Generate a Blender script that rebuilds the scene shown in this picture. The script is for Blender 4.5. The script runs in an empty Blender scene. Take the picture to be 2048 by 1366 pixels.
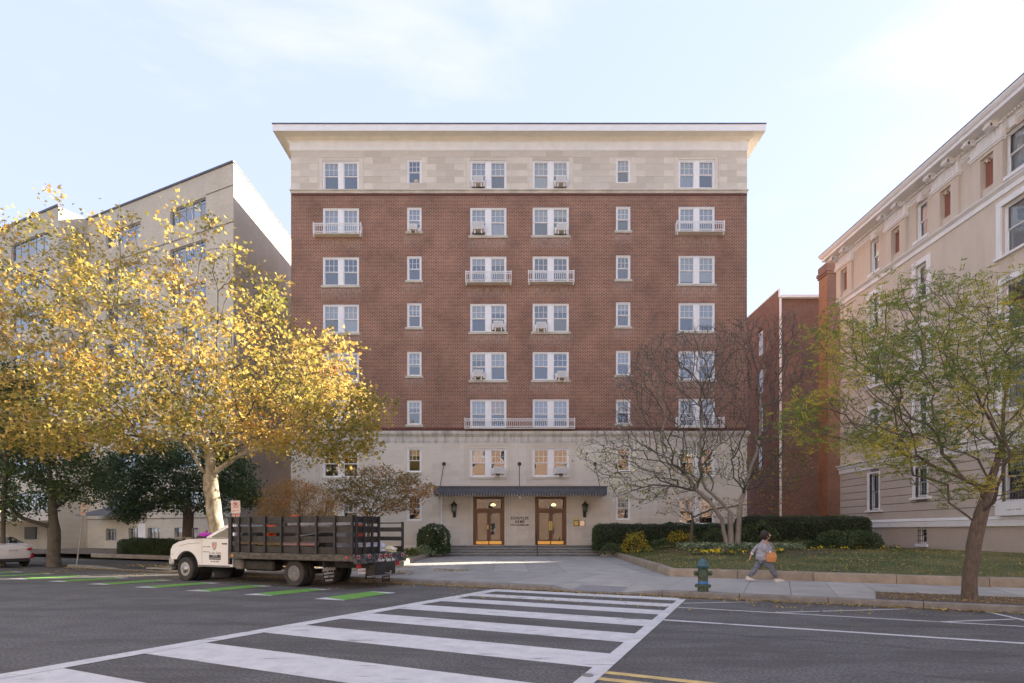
import bpy, bmesh, math, random
import numpy as np
from mathutils import Vector, Matrix
random.seed(7); RNG = np.random.default_rng(7)
sc = bpy.context.scene
COL = sc.collection
R = math.radians

# ---------------------------------------------------------------- camera
F = 1140.0; CX = 1024.0; HV = 1062.0; H = 1.7      # focal length in photo pixels, vanishing point, eye height
cam_d = bpy.data.cameras.new('camera'); cam = bpy.data.objects.new('camera', cam_d); COL.objects.link(cam)
cam.location = (0, 0, H); cam.rotation_euler = (R(90), 0, 0)
cam_d.sensor_width = 36; cam_d.lens = 36*F/2048; cam_d.shift_y = (HV-683)/2048; cam_d.clip_end = 3000
sc.camera = cam
# ---------------------------------------------------------------- world and sun
SUN = Vector((1.0, .475, .50)).normalized()
SUN_EL = math.asin(SUN.z); SUN_ROT = math.atan2(SUN.x, SUN.y)
SKY_STRENGTH = .15; SUN_STRENGTH = 4.0; EXPOSURE = 2.55
w = bpy.data.worlds.new('World'); sc.world = w; w.use_nodes = True
nt = w.node_tree; bg = nt.nodes['Background']
sky = nt.nodes.new('ShaderNodeTexSky'); sky.sky_type = 'NISHITA'; sky.sun_disc = False
sky.sun_elevation = SUN_EL; sky.sun_rotation = SUN_ROT; sky.dust_density = .5; sky.air_density = 1.0; sky.ozone_density = 1.3
tc = nt.nodes.new('ShaderNodeTexCoord')
mp = nt.nodes.new('ShaderNodeMapping'); mp.inputs['Scale'].default_value = (-1.1, 1.1, 2.6); mp.inputs['Rotation'].default_value = (.25, .5, .3)
mp.inputs['Location'].default_value = (.35, .1, .2)
nt.links.new(tc.outputs['Generated'], mp.inputs[0])
n1 = nt.nodes.new('ShaderNodeTexNoise'); n1.inputs['Scale'].default_value = 1.7; n1.inputs['Detail'].default_value = 9
n1.inputs['Roughness'].default_value = .56; n1.inputs['Distortion'].default_value = .5
nt.links.new(mp.outputs[0], n1.inputs['Vector'])
cr = nt.nodes.new('ShaderNodeValToRGB'); cr.color_ramp.elements[0].position = .46; cr.color_ramp.elements[1].position = .66
cr.color_ramp.elements[0].color = (.0, .0, .0, 1); cr.color_ramp.elements[1].color = (.85, .85, .85, 1)
nt.links.new(n1.outputs['Fac'], cr.inputs[0])
mx = nt.nodes.new('ShaderNodeMix'); mx.data_type = 'RGBA'
nt.links.new(cr.outputs[0], mx.inputs[0]); tn = nt.nodes.new('ShaderNodeMix'); tn.data_type = 'RGBA'; tn.blend_type = 'MULTIPLY'; tn.inputs[0].default_value = 1; tn.inputs[7].default_value = (1.03, .86, .84, 1)
nt.links.new(sky.outputs[0], tn.inputs[6])
vl = nt.nodes.new('ShaderNodeMix'); vl.data_type = 'RGBA'; vl.inputs[0].default_value = .90; vl.inputs[7].default_value = (.84, 0.955, 1.33, 1)   # thin even high haze
nt.links.new(tn.outputs[2], vl.inputs[6]); nt.links.new(vl.outputs[2], mx.inputs[6]); mx.inputs[7].default_value = (1.22, 1.24, 1.33, 1)
nt.links.new(mx.outputs[2], bg.inputs[0]); bg.inputs[1].default_value = SKY_STRENGTH
sun_d = bpy.data.lights.new('sun', 'SUN'); sun = bpy.data.objects.new('sun', sun_d); COL.objects.link(sun)
sun_d.energy = SUN_STRENGTH; sun_d.angle = R(.5); sun_d.color = (1, .88, .72)
sun.rotation_euler = SUN.to_track_quat('Z', 'Y').to_euler(); sun.location = (60, 30, 60)
sc.view_settings.view_transform = 'Standard'; sc.view_settings.look = 'None'; sc.view_settings.gamma = 1
sc.view_settings.exposure = EXPOSURE; sc.view_settings.use_curve_mapping = False

# ---------------------------------------------------------------- helpers
S_DIR = Vector((-.905, .4256, 0)).normalized()     # along the street, to the left and away
N_DIR = Vector((.4256, .905, 0)).normalized()      # across the street, away from the camera
ST_ROT = math.atan2(-S_DIR.y, -S_DIR.x)            # local x = street direction to the right
def at(u, v, Y): return Vector(((u-CX)/F*Y, Y, H+(HV-v)/F*Y))
def G(u, v, z=0.0):
    Y = F*(H-z)/(v-HV); return Vector(((u-CX)/F*Y, Y, z))
def SC(t, c, z=0.0):                               # street coordinates: t to the right along the street, c across it
    return Vector((-S_DIR.x*t+N_DIR.x*c, -S_DIR.y*t+N_DIR.y*c, z))
def to_sc(p): return (-(S_DIR.x*p.x+S_DIR.y*p.y), N_DIR.x*p.x+N_DIR.y*p.y)

class MB:
    def __init__(s): s.v = []; s.f = []
    def add(s, vs, fs):
        o = len(s.v); s.v += [tuple(p) for p in vs]; s.f += [tuple(i+o for i in f) for f in fs]; return s
    def box(s, x0, x1, y0, y1, z0, z1):
        return s.add([(x0,y0,z0),(x1,y0,z0),(x1,y1,z0),(x0,y1,z0),(x0,y0,z1),(x1,y0,z1),(x1,y1,z1),(x0,y1,z1)],
            [(0,3,2,1),(4,5,6,7),(0,1,5,4),(1,2,6,5),(2,3,7,6),(3,0,4,7)])
    def quad(s, a, b, c, d): return s.add([a,b,c,d], [(0,1,2,3)])
    def prism(s, poly, z0, z1):                    # poly in xy, extruded in z
        n = len(poly); a = [(p[0],p[1],z0) for p in poly]+[(p[0],p[1],z1) for p in poly]
        return s.add(a, [tuple(range(n))[::-1], tuple(range(n,2*n))]+[(i,(i+1)%n,n+(i+1)%n,n+i) for i in range(n)])
    def side(s, poly, y0, y1, in0=0, top=None):    # poly in xz, extruded in y
        n = len(poly); a = [(p[0],y0,p[1]) for p in poly]+[(p[0],y1,p[1]) for p in poly]
        return s.add(a, [tuple(range(n)), tuple(range(n,2*n))[::-1]]+[(i,n+i,n+(i+1)%n,(i+1)%n) for i in range(n)])
    def tube(s, pts, rad, k=8, cap=True):
        pts = [Vector(p) for p in pts]; n = len(pts)
        if not hasattr(rad, '__len__'): rad = [rad]*n
        vs = []; u = None
        for i, p in enumerate(pts):
            d = (pts[min(i+1,n-1)]-pts[max(i-1,0)]).normalized()
            if u is None: u = d.orthogonal().normalized()
            else:
                u = (u-d*u.dot(d)); u = u.normalized() if u.length > 1e-5 else d.orthogonal().normalized()
            b = d.cross(u)
            for j in range(k):
                a = 2*math.pi*j/k; vs.append(p+(u*math.cos(a)+b*math.sin(a))*rad[i])
        fs = [(i*k+j, i*k+(j+1)%k, (i+1)*k+(j+1)%k, (i+1)*k+j) for i in range(n-1) for j in range(k)]
        if cap: fs += [tuple(range(k))[::-1], tuple((n-1)*k+j for j in range(k))]
        return s.add(vs, fs)
    def lathe(s, prof, k=20, c=(0,0,0), axis='z'):
        vs = []
        for r, z in prof:
            for j in range(k):
                a = 2*math.pi*j/k; x, y = r*math.cos(a), r*math.sin(a)
                q = (x,y,z) if axis == 'z' else ((x,z,y) if axis == 'y' else (z,x,y))
                vs.append((q[0]+c[0], q[1]+c[1], q[2]+c[2]))
        n = len(prof)
        fs = [(i*k+j, i*k+(j+1)%k, (i+1)*k+(j+1)%k, (i+1)*k+j) for i in range(n-1) for j in range(k)]
        fs += [tuple(range(k)), tuple((n-1)*k+j for j in range(k))]
        return s.add(vs, fs)
    def mesh(s, name='m', smooth=False, fix=True, bevel=0):
        me = bpy.data.meshes.new(name); me.from_pydata(s.v, [], s.f); me.update()
        if fix or bevel:
            bm = bmesh.new(); bm.from_mesh(me)
            if bevel: bmesh.ops.bevel(bm, geom=list(bm.edges), offset=bevel, segments=1, affect='EDGES', clamp_overlap=True)
            bmesh.ops.recalc_face_normals(bm, faces=bm.faces); bm.to_mesh(me); bm.free()
        if smooth:
            me.polygons.foreach_set('use_smooth', [True]*len(me.polygons))
            if hasattr(me, 'set_sharp_from_angle'): me.set_sharp_from_angle(angle=R(42))
        return me
def np_mesh(name, V, k, tint=None):                # V: (n*k,3) loose k-gons
    me = bpy.data.meshes.new(name); nv = len(V); nf = nv//k
    me.vertices.add(nv); me.vertices.foreach_set('co', np.ascontiguousarray(V, dtype=np.float32).ravel())
    me.loops.add(nv); me.loops.foreach_set('vertex_index', np.arange(nv, dtype=np.int32))
    me.polygons.add(nf); me.polygons.foreach_set('loop_start', np.arange(0, nv, k, dtype=np.int32))
    me.polygons.foreach_set('loop_total', np.full(nf, k, dtype=np.int32)); me.update(calc_edges=True)
    if tint is not None:
        a = me.attributes.new('tint', 'FLOAT', 'POINT'); a.data.foreach_set('value', np.repeat(tint, k).astype(np.float32))
    return me
def obj(name, me, mat=None, parent=None, loc=None, label=None, stuff=False, rot=None, scale=None):
    if isinstance(me, MB): me = me.mesh(name)
    o = bpy.data.objects.new(name, me); COL.objects.link(o)
    if mat is not None and not me.materials: me.materials.append(mat)
    if parent is not None: o.parent = parent
    if loc is not None: o.location = loc
    if rot is not None: o.rotation_euler = rot
    if scale is not None: o.scale = scale
    if label: o['label'] = label
    if stuff: o['kind'] = 'stuff'
    return o
def tag(o, label, cat, group=None):
    o['label'] = label; o['category'] = cat
    if group: o['group'] = group
    return o
def thing(name, label, cat, loc=(0,0,0), rot=0, group=None):
    o = bpy.data.objects.new(name, None); COL.objects.link(o); o.location = loc; o.rotation_euler = (0,0,rot)
    o.empty_display_size = .1
    return tag(o, label, cat, group)
def struct(name, me=None, mat=None):
    if me is None: o = bpy.data.objects.new(name, None); COL.objects.link(o)
    else: o = obj(name, me, mat)
    o['kind'] = 'structure'; return o
def kids(o): return [c for c in bpy.data.objects if c.parent == o]
def copy_tree(o, kidmap, parent=None):
    c = o.copy(); COL.objects.link(c)
    if parent is not None: c.parent = parent
    for ch in kidmap.get(o.name, []): copy_tree(ch, kidmap, c)
    return c
def kid_map():
    m = {}
    for o in bpy.data.objects:
        if o.parent: m.setdefault(o.parent.name, []).append(o)
    return m
def text_mesh(s, size, extrude=.004, align='CENTER', sx=1.0, bold=0.0, spacing=1.0):
    cu = bpy.data.curves.new('t', 'FONT'); cu.body = s; cu.size = size; cu.extrude = extrude; cu.align_x = align
    cu.align_y = 'CENTER'; cu.offset = bold; cu.resolution_u = 2; cu.space_character = spacing
    o = bpy.data.objects.new('t', cu); COL.objects.link(o); bpy.context.view_layer.update()
    me = bpy.data.meshes.new_from_object(o.evaluated_get(bpy.context.evaluated_depsgraph_get()))
    bpy.data.objects.remove(o); bpy.data.curves.remove(cu)
    me.transform(Matrix.Scale(sx, 4, (1,0,0)) @ Matrix.Identity(4))
    me.transform(Matrix.Rotation(R(90), 4, 'X'))       # stands up, faces -y
    me.materials.clear(); return me

# ---------------------------------------------------------------- materials
def ramp(nt, els, interp='LINEAR'):
    r = nt.nodes.new('ShaderNodeValToRGB'); r.color_ramp.interpolation = interp; e = r.color_ramp.elements
    while len(e) < len(els): e.new(.5)
    for k, (p, c) in zip(e, els): k.position = p; k.color = (*c, 1)
    return r
def M(name, c1, c2=None, scale=3.0, rough=.8, bump=.0, bscale=None, metallic=0.0, spec=.5, detail=6, mapping=None, c3=None, fine=0.0, lo=.35, hi=.65):
    m = bpy.data.materials.new(name); m.use_nodes = True; nt = m.node_tree; b = nt.nodes['Principled BSDF']
    b.inputs['Roughness'].default_value = rough; b.inputs['Metallic'].default_value = metallic
    b.inputs['Specular IOR Level'].default_value = spec; b.inputs['Base Color'].default_value = (*c1, 1)
    tc = nt.nodes.new('ShaderNodeTexCoord'); src = tc.outputs['Object']
    if mapping:
        mp = nt.nodes.new('ShaderNodeMapping'); mp.inputs['Scale'].default_value = mapping; nt.links.new(src, mp.inputs[0]); src = mp.outputs[0]
    if c2 is not None:
        n = nt.nodes.new('ShaderNodeTexNoise'); n.inputs['Scale'].default_value = scale; n.inputs['Detail'].default_value = detail
        n.inputs['Roughness'].default_value = .62; nt.links.new(src, n.inputs['Vector'])
        r = ramp(nt, [(lo, c1), (hi, c2)] if c3 is None else [(lo, c1), ((lo+hi)/2, c2), (hi, c3)])
        nt.links.new(n.outputs['Fac'], r.inputs[0]); out = r.outputs[0]
        if fine:
            n3 = nt.nodes.new('ShaderNodeTexNoise'); n3.inputs['Scale'].default_value = scale*23; n3.inputs['Detail'].default_value = 3
            nt.links.new(src, n3.inputs['Vector'])
            r3 = ramp(nt, [(.3, (1-fine,)*3), (.7, (1+fine,)*3)]); nt.links.new(n3.outputs['Fac'], r3.inputs[0])
            x = nt.nodes.new('ShaderNodeMix'); x.data_type = 'RGBA'; x.blend_type = 'MULTIPLY'; x.inputs[0].default_value = 1
            nt.links.new(out, x.inputs[6]); nt.links.new(r3.outputs[0], x.inputs[7]); out = x.outputs[2]
        nt.links.new(out, b.inputs['Base Color'])
    if bump:
        n2 = nt.nodes.new('ShaderNodeTexNoise'); n2.inputs['Scale'].default_value = bscale or scale*6; n2.inputs['Detail'].default_value = 5
        nt.links.new(src, n2.inputs['Vector'])
        bp = nt.nodes.new('ShaderNodeBump'); bp.inputs['Strength'].default_value = bump; bp.inputs['Distance'].default_value = .02
        nt.links.new(n2.outputs['Fac'], bp.inputs['Height']); nt.links.new(bp.outputs[0], b.inputs['Normal'])
    return m
def brick_mat(name, c1, c2, mortar, w=.215, h=.072, ms=.010, stain=False, axis='x', dark=None, bumpd=.006, big=.25):
    m = bpy.data.materials.new(name); m.use_nodes = True; nt = m.node_tree; b = nt.nodes['Principled BSDF']; L = nt.links.new
    b.inputs['Roughness'].default_value = .88
    tc = nt.nodes.new('ShaderNodeTexCoord'); sp = nt.nodes.new('ShaderNodeSeparateXYZ'); L(tc.outputs['Object'], sp.inputs[0])
    cb = nt.nodes.new('ShaderNodeCombineXYZ'); L(sp.outputs['X' if axis == 'x' else 'Y'], cb.inputs[0]); L(sp.outputs['Z'], cb.inputs[1])
    br = nt.nodes.new('ShaderNodeTexBrick'); L(cb.outputs[0], br.inputs['Vector'])
    br.inputs['Scale'].default_value = 1; br.inputs['Brick Width'].default_value = w; br.inputs['Row Height'].default_value = h
    br.inputs['Mortar Size'].default_value = ms; br.inputs['Mortar Smooth'].default_value = .1
    br.inputs['Color1'].default_value = (*c1, 1); br.inputs['Color2'].default_value = (*c2, 1); br.inputs['Mortar'].default_value = (*mortar, 1)
    out = br.outputs['Color']
    n = nt.nodes.new('ShaderNodeTexNoise'); n.inputs['Scale'].default_value = .5; n.inputs['Detail'].default_value = 8; n.inputs['Roughness'].default_value = .65
    L(tc.outputs['Object'], n.inputs['Vector'])
    r = ramp(nt, [(.3, (1-big,)*3), (.7, (1+big*.7,)*3)]); L(n.outputs['Fac'], r.inputs[0])
    x = nt.nodes.new('ShaderNodeMix'); x.data_type = 'RGBA'; x.blend_type = 'MULTIPLY'; x.inputs[0].default_value = 1
    L(out, x.inputs[6]); L(r.outputs[0], x.inputs[7]); out = x.outputs[2]
    if stain:
        a = nt.nodes.new('ShaderNodeAttribute'); a.attribute_name = 'stain'
        n2 = nt.nodes.new('ShaderNodeTexNoise'); n2.inputs['Scale'].default_value = 4; n2.inputs['Detail'].default_value = 8; n2.inputs['Roughness'].default_value = .7
        mp = nt.nodes.new('ShaderNodeMapping'); mp.inputs['Scale'].default_value = (2.2, 1, .9); L(tc.outputs['Object'], mp.inputs[0]); L(mp.outputs[0], n2.inputs['Vector'])
        r2 = ramp(nt, [(.38, (0,)*3), (.72, (1,)*3)]); L(n2.outputs['Fac'], r2.inputs[0])
        mu = nt.nodes.new('ShaderNodeMath'); mu.operation = 'MULTIPLY'; L(a.outputs['Fac'], mu.inputs[0]); L(r2.outputs[0], mu.inputs[1])
        x2 = nt.nodes.new('ShaderNodeMix'); x2.data_type = 'RGBA'; L(mu.outputs[0], x2.inputs[0]); L(out, x2.inputs[6])
        x2.inputs[7].default_value = (.46, .40, .36, 1); out = x2.outputs[2]
    L(out, b.inputs['Base Color'])
    bp = nt.nodes.new('ShaderNodeBump'); bp.inputs['Strength'].default_value = .5; bp.inputs['Distance'].default_value = bumpd
    bp.invert = True; L(br.outputs['Fac'], bp.inputs['Height']); L(bp.outputs[0], b.inputs['Normal'])
    return m
def leaf_mat(name, els, trans=.35, rough=.5):
    m = bpy.data.materials.new(name); m.use_nodes = True; nt = m.node_tree; L = nt.links.new
    b = nt.nodes['Principled BSDF']; out = nt.nodes['Material Output']
    a = nt.nodes.new('ShaderNodeAttribute'); a.attribute_name = 'tint'
    r = ramp(nt, els); L(a.outputs['Fac'], r.inputs[0]); L(r.outputs[0], b.inputs['Base Color'])
    b.inputs['Roughness'].default_value = rough; b.inputs['Specular IOR Level'].default_value = .2
    t = nt.nodes.new('ShaderNodeBsdfTranslucent'); L(r.outputs[0], t.inputs['Color'])
    mx = nt.nodes.new('ShaderNodeMixShader'); mx.inputs[0].default_value = trans
    L(b.outputs[0], mx.inputs[1]); L(t.outputs[0], mx.inputs[2]); L(mx.outputs[0], out.inputs['Surface'])
    return m
def glass_mat(name, refl=.3, tint=(.75,.8,.82), gcol=(.9,.93,.97), rough=.0, wav=.004):
    m = bpy.data.materials.new(name); m.use_nodes = True; nt = m.node_tree; L = nt.links.new
    nt.nodes.remove(nt.nodes['Principled BSDF']); out = nt.nodes['Material Output']
    g = nt.nodes.new('ShaderNodeBsdfGlossy'); g.inputs['Color'].default_value = (*gcol, 1); g.inputs['Roughness'].default_value = rough
    t = nt.nodes.new('ShaderNodeBsdfTransparent'); t.inputs['Color'].default_value = (*tint, 1)
    lw = nt.nodes.new('ShaderNodeLayerWeight'); lw.inputs['Blend'].default_value = .25
    ma = nt.nodes.new('ShaderNodeMath'); ma.operation = 'MULTIPLY_ADD'; ma.inputs[1].default_value = 1-refl; ma.inputs[2].default_value = refl
    ma.use_clamp = True; L(lw.outputs['Fresnel'], ma.inputs[0])
    mx = nt.nodes.new('ShaderNodeMixShader'); L(ma.outputs[0], mx.inputs[0]); L(t.outputs[0], mx.inputs[1]); L(g.outputs[0], mx.inputs[2])
    L(mx.outputs[0], out.inputs['Surface'])
    tc = nt.nodes.new('ShaderNodeTexCoord'); n = nt.nodes.new('ShaderNodeTexNoise'); n.inputs['Scale'].default_value = 1.3
    L(tc.outputs['Object'], n.inputs['Vector'])
    bp = nt.nodes.new('ShaderNodeBump'); bp.inputs['Strength'].default_value = 1; bp.inputs['Distance'].default_value = wav
    L(n.outputs['Fac'], bp.inputs['Height']); L(bp.outputs[0], g.inputs['Normal'])
    return m
mt = {}
mt['brick'] = brick_mat('red brick', (.225,.070,.037), (.130,.040,.021), (.42,.32,.24), w=.225, h=.090, ms=.0125, stain=True, big=.36)
mt['brick_orange'] = brick_mat('orange brick', (.19,.075,.05), (.12,.045,.035), (.30,.23,.19), w=.225, h=.09, ms=.011)
mt['brick_lit_y'] = brick_mat('orange brick lit side', (.42,.19,.085), (.33,.14,.065), (.36,.27,.2), ms=.008, axis='y')  # brighter copy of the orange brick, warm light put into its colour
mt['buff'] = brick_mat('buff brick', (.60,.55,.46), (.53,.48,.395), (.40,.36,.29), w=.26, h=.08, ms=.009, big=.1)
mt['buff_y'] = brick_mat('buff brick side', (.66,.62,.54), (.58,.54,.47), (.5,.46,.39), w=.26, h=.08, ms=.009, axis='y', big=.08)  # side lighter than the front, albedo raised in place of bounce light
mt['painted'] = brick_mat('painted brick', (.50,.42,.35), (.47,.395,.33), (.44,.37,.31), ms=.008, big=.06)
mt['bricks_far'] = brick_mat('far brick', (.44,.27,.18), (.36,.22,.15), (.45,.36,.3), big=.15)
stones = [((.60,.55,.48),(.53,.485,.42)), ((.54,.49,.42),(.47,.425,.365)), ((.62,.58,.52),(.55,.51,.455)), ((.51,.465,.405),(.57,.525,.46))]
mt['stone'] = [M('limestone', tuple(.75*q+.25*w for q, w in zip(a,(.60,.56,.46))), tuple(.75*q+.25*w for q, w in zip(b,(.56,.52,.43))), scale=.9, rough=.9, bump=.15, bscale=30, fine=.05) for a, b in stones]
mt['nosing'] = M('pale step tread', (.26,.26,.245), (.36,.35,.33), scale=3, rough=.8)  # treads paler than the risers so each step shows
mt['stoneb'] = [M('pale limestone', tuple(.62*q*1.1+.38*w for q, w in zip(a,(.68,.635,.545))), tuple(.62*q*1.12+.38*w for q, w in zip(b,(.61,.57,.49))), scale=.9, rough=.9, bump=.15, bscale=30, fine=.05) for a, b in stones]
mt['joint'] = M('pale joint', (.74,.71,.66), rough=.95)
mt['trimstone'] = M('trim stone', (.60,.56,.47), (.42,.39,.33), scale=1.1, rough=.9, bump=.2, mapping=(1,1,2.5))
mt['stained'] = M('weathered stone', (.30,.28,.25), (.58,.55,.49), scale=1.3, rough=.9, bump=.2, mapping=(2.2,1,.5), lo=.33, hi=.55)
mt['white'] = M('white paint', (.80,.80,.80), (.74,.74,.745), scale=2, rough=.45)
mt['cream'] = M('cream paint', (.78,.74,.64), (.70,.66,.56), scale=1.5, rough=.6)
mt['tanpaint'] = M('tan paint', (.62,.545,.45), (.545,.47,.385), scale=.8, mapping=(1.6,1.6,.35), rough=.8, bump=.05, fine=.03)
mt['greige'] = M('greige paint', (.52,.455,.39), (.48,.42,.36), scale=.8, rough=.8, bump=.05, fine=.03)
mt['whitewash'] = M('white trim paint', (.80,.80,.79), (.72,.72,.72), scale=1.5, rough=.6)
mt['terra'] = M('terracotta panel', (.30,.12,.075), (.25,.10,.065), scale=3, rough=.85)
mt['glass'] = glass_mat('window glass', .20)
mt['glass_dark'] = glass_mat('dark window glass', .14)
mt['glass_blue'] = glass_mat('strip window glass', .3)
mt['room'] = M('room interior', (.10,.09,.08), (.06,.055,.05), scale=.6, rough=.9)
mt['blind'] = M('blind', (.50,.50,.49), (.42,.42,.41), scale=2, rough=.8, mapping=(1,1,14))
mt['curtain'] = M('curtain', (.55,.56,.57), (.42,.43,.45), scale=3, rough=.9, mapping=(8,1,.3))
mt['amber'] = M('amber window glow', (.75,.52,.25), (.7,.42,.18), scale=2, rough=.9)  # yellow glow of lit, reflecting windows, put into a cloth colour
mt['black'] = M('black iron', (.02,.02,.022), (.032,.032,.034), scale=6, rough=.55)
mt['darkmetal'] = M('dark roof metal', (.06,.06,.07), (.10,.10,.11), scale=2, rough=.5)
mt['canopy'] = M('canopy metal', (.035,.037,.045), (.06,.062,.07), scale=3, rough=.5)
mt['wood'] = M('varnished wood', (.16,.065,.022), (.09,.035,.013), scale=2.5, rough=.35, mapping=(9,9,.7))
mt['brass'] = M('brass', (.75,.50,.16), (.6,.38,.11), scale=4, rough=.3, metallic=.9)
mt['gold'] = M('gold label', (.72,.52,.12), rough=.5)
mt['acgrey'] = M('ac grille', (.45,.45,.45), (.55,.55,.54), scale=2, rough=.6, mapping=(1,1,30))
mt['acwhite'] = M('ac case', (.66,.65,.60), (.58,.57,.52), scale=2, rough=.5)
mt['asphalt'] = M('asphalt', (.082,.081,.082), (.124,.123,.124), scale=1.1, rough=.85, bump=.35, bscale=140, fine=.55, lo=.3, hi=.7)
def wear(m, col, scale, pos, amt=1.0):
    nt = m.node_tree; b = nt.nodes['Principled BSDF']; lk = b.inputs['Base Color'].links[0]; src = lk.from_socket
    tc = nt.nodes.new('ShaderNodeTexCoord'); n = nt.nodes.new('ShaderNodeTexNoise'); n.inputs['Scale'].default_value = scale; n.inputs['Detail'].default_value = 9; n.inputs['Roughness'].default_value = .7
    mp = nt.nodes.new('ShaderNodeMapping'); mp.inputs['Rotation'].default_value = (0,0,R(25.2)); mp.inputs['Scale'].default_value = (.35,1.6,1)
    nt.links.new(tc.outputs['Object'], mp.inputs[0]); nt.links.new(mp.outputs[0], n.inputs['Vector'])
    r = ramp(nt, [(pos, (0,)*3), (pos+.06, (amt,)*3)]); nt.links.new(n.outputs['Fac'], r.inputs[0])
    x = nt.nodes.new('ShaderNodeMix'); x.data_type = 'RGBA'; nt.links.new(r.outputs[0], x.inputs[0]); nt.links.new(src, x.inputs[6]); x.inputs[7].default_value = (*col, 1)
    nt.links.new(x.outputs[2], b.inputs['Base Color']); return m
wear(mt['asphalt'], (.062,.060,.058), .55, .50, .55); wear(mt['asphalt'], (.15,.145,.14), .9, .60, .5)
mt['paintline'] = M('road paint', (.62,.63,.64), (.50,.51,.53), scale=3, rough=.7, fine=.1, lo=.3, hi=.62)
wear(mt['paintline'], (.12,.12,.12), 2.6, .585, .75)
mt['yellowline'] = M('yellow road paint', (.62,.47,.19), (.45,.35,.16), scale=4, rough=.7, fine=.1)
mt['greenline'] = M('green road paint', (.14,.34,.06), (.11,.27,.05), scale=3, rough=.75, fine=.12)
mt['slab'] = [M('concrete slab', c, d, scale=1.2, rough=.9, bump=.12, bscale=60, fine=.07) for c, d in
    [((.36,.35,.33),(.28,.275,.26)), ((.33,.325,.31),(.26,.255,.24)), ((.40,.39,.365),(.31,.30,.285)), ((.31,.305,.29),(.36,.35,.33))]]
mt['granite'] = M('granite kerb', (.22,.22,.215), (.15,.15,.148), scale=4, rough=.85, bump=.3, fine=.15)
mt['oldstone'] = M('old concrete kerb', (.33,.28,.22), (.22,.19,.15), scale=2, rough=.92, bump=.4, fine=.12)
mt['bluestone'] = M('bluestone step', (.10,.10,.098), (.20,.20,.19), scale=2.4, rough=.8, bump=.3, lo=.3, hi=.7)
mt['soil'] = M('soil', (.085,.062,.045), (.16,.115,.08), scale=6, rough=.95, bump=.6, fine=.25)
mt['lawn'] = M('lawn ground', (.065,.085,.028), (.12,.115,.05), scale=2.2, rough=.95, bump=.6, fine=.25)
mt['dirtgap'] = M('joint dirt', (.07,.065,.055), rough=.95)
mt['bark_mag'] = M('magnolia bark', (.30,.265,.215), (.19,.165,.13), scale=3, rough=.9, bump=.4, mapping=(2,2,.8))
mt['bark_twig'] = M('grey twig bark', (.075,.064,.054), (.135,.115,.097), scale=4, rough=.9)
mt['bark_dark'] = M('dark bark', (.082,.066,.053), (.15,.122,.10), scale=8, rough=.95, bump=.8, mapping=(3,3,.8), bscale=22)
mt['bark_grey'] = M('grey bark', (.13,.115,.095), (.085,.075,.06), scale=5, rough=.95, bump=.5)
mt['bark_syc'] = M('sycamore bark', (.40,.37,.29), (.27,.235,.16), c3=(.14,.11,.075), scale=2.6, rough=.85, bump=.2, lo=.42, hi=.66, mapping=(1.5,1.5,.8))
YEL = [(0,(.19,.20,.05)),(.3,(.40,.33,.09)),(.58,(.58,.42,.12)),(.82,(.48,.27,.08)),(1,(.30,.15,.07))]
mt['leaf_syc'] = leaf_mat('sycamore leaves', YEL, .55)
mt['leaf_dark'] = leaf_mat('dark green leaves', [(0,(.045,.08,.035)),(.7,(.095,.14,.06)),(1,(.17,.20,.07))], .3)
mt['leaf_hedge'] = leaf_mat('hedge leaves', [(0,(.06,.095,.04)),(.7,(.11,.155,.07)),(1,(.17,.20,.09))], .25)
mt['leaf_locust'] = leaf_mat('locust leaves', [(0,(.11,.17,.05)),(.4,(.20,.26,.07)),(.7,(.45,.42,.08)),(1,(.62,.45,.07))], .45)
mt['leaf_orange'] = leaf_mat('orange maple leaves', [(0,(.34,.25,.10)),(.6,(.46,.27,.09)),(1,(.52,.22,.07))], .5)
mt['leaf_dog'] = leaf_mat('dogwood leaves', [(0,(.16,.18,.07)),(.4,(.28,.21,.10)),(.75,(.44,.27,.09)),(1,(.44,.18,.09))], .4)
mt['leaf_pale'] = leaf_mat('variegated leaves', [(0,(.10,.16,.07)),(.6,(.22,.28,.15)),(1,(.45,.48,.35))], .2)
mt['leaf_yel'] = leaf_mat('yellow shrub leaves', [(0,(.12,.14,.03)),(.5,(.45,.38,.05)),(1,(.6,.42,.04))], .35)
mt['grass'] = leaf_mat('grass blades', [(0,(.09,.13,.04)),(.6,(.165,.20,.07)),(1,(.33,.28,.13))], .35)
mt['fallen'] = leaf_mat('fallen leaves', [(0,(.16,.10,.04)),(.4,(.38,.26,.08)),(.8,(.6,.45,.09)),(1,(.34,.14,.05))], .1)
mt['petal'] = leaf_mat('flower petals', [(0,(.75,.55,.02)),(.8,(.85,.68,.04)),(1,(.7,.3,.03))], .2)
mt['petal_white'] = M('white petals', (.85,.84,.80), rough=.6)
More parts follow.
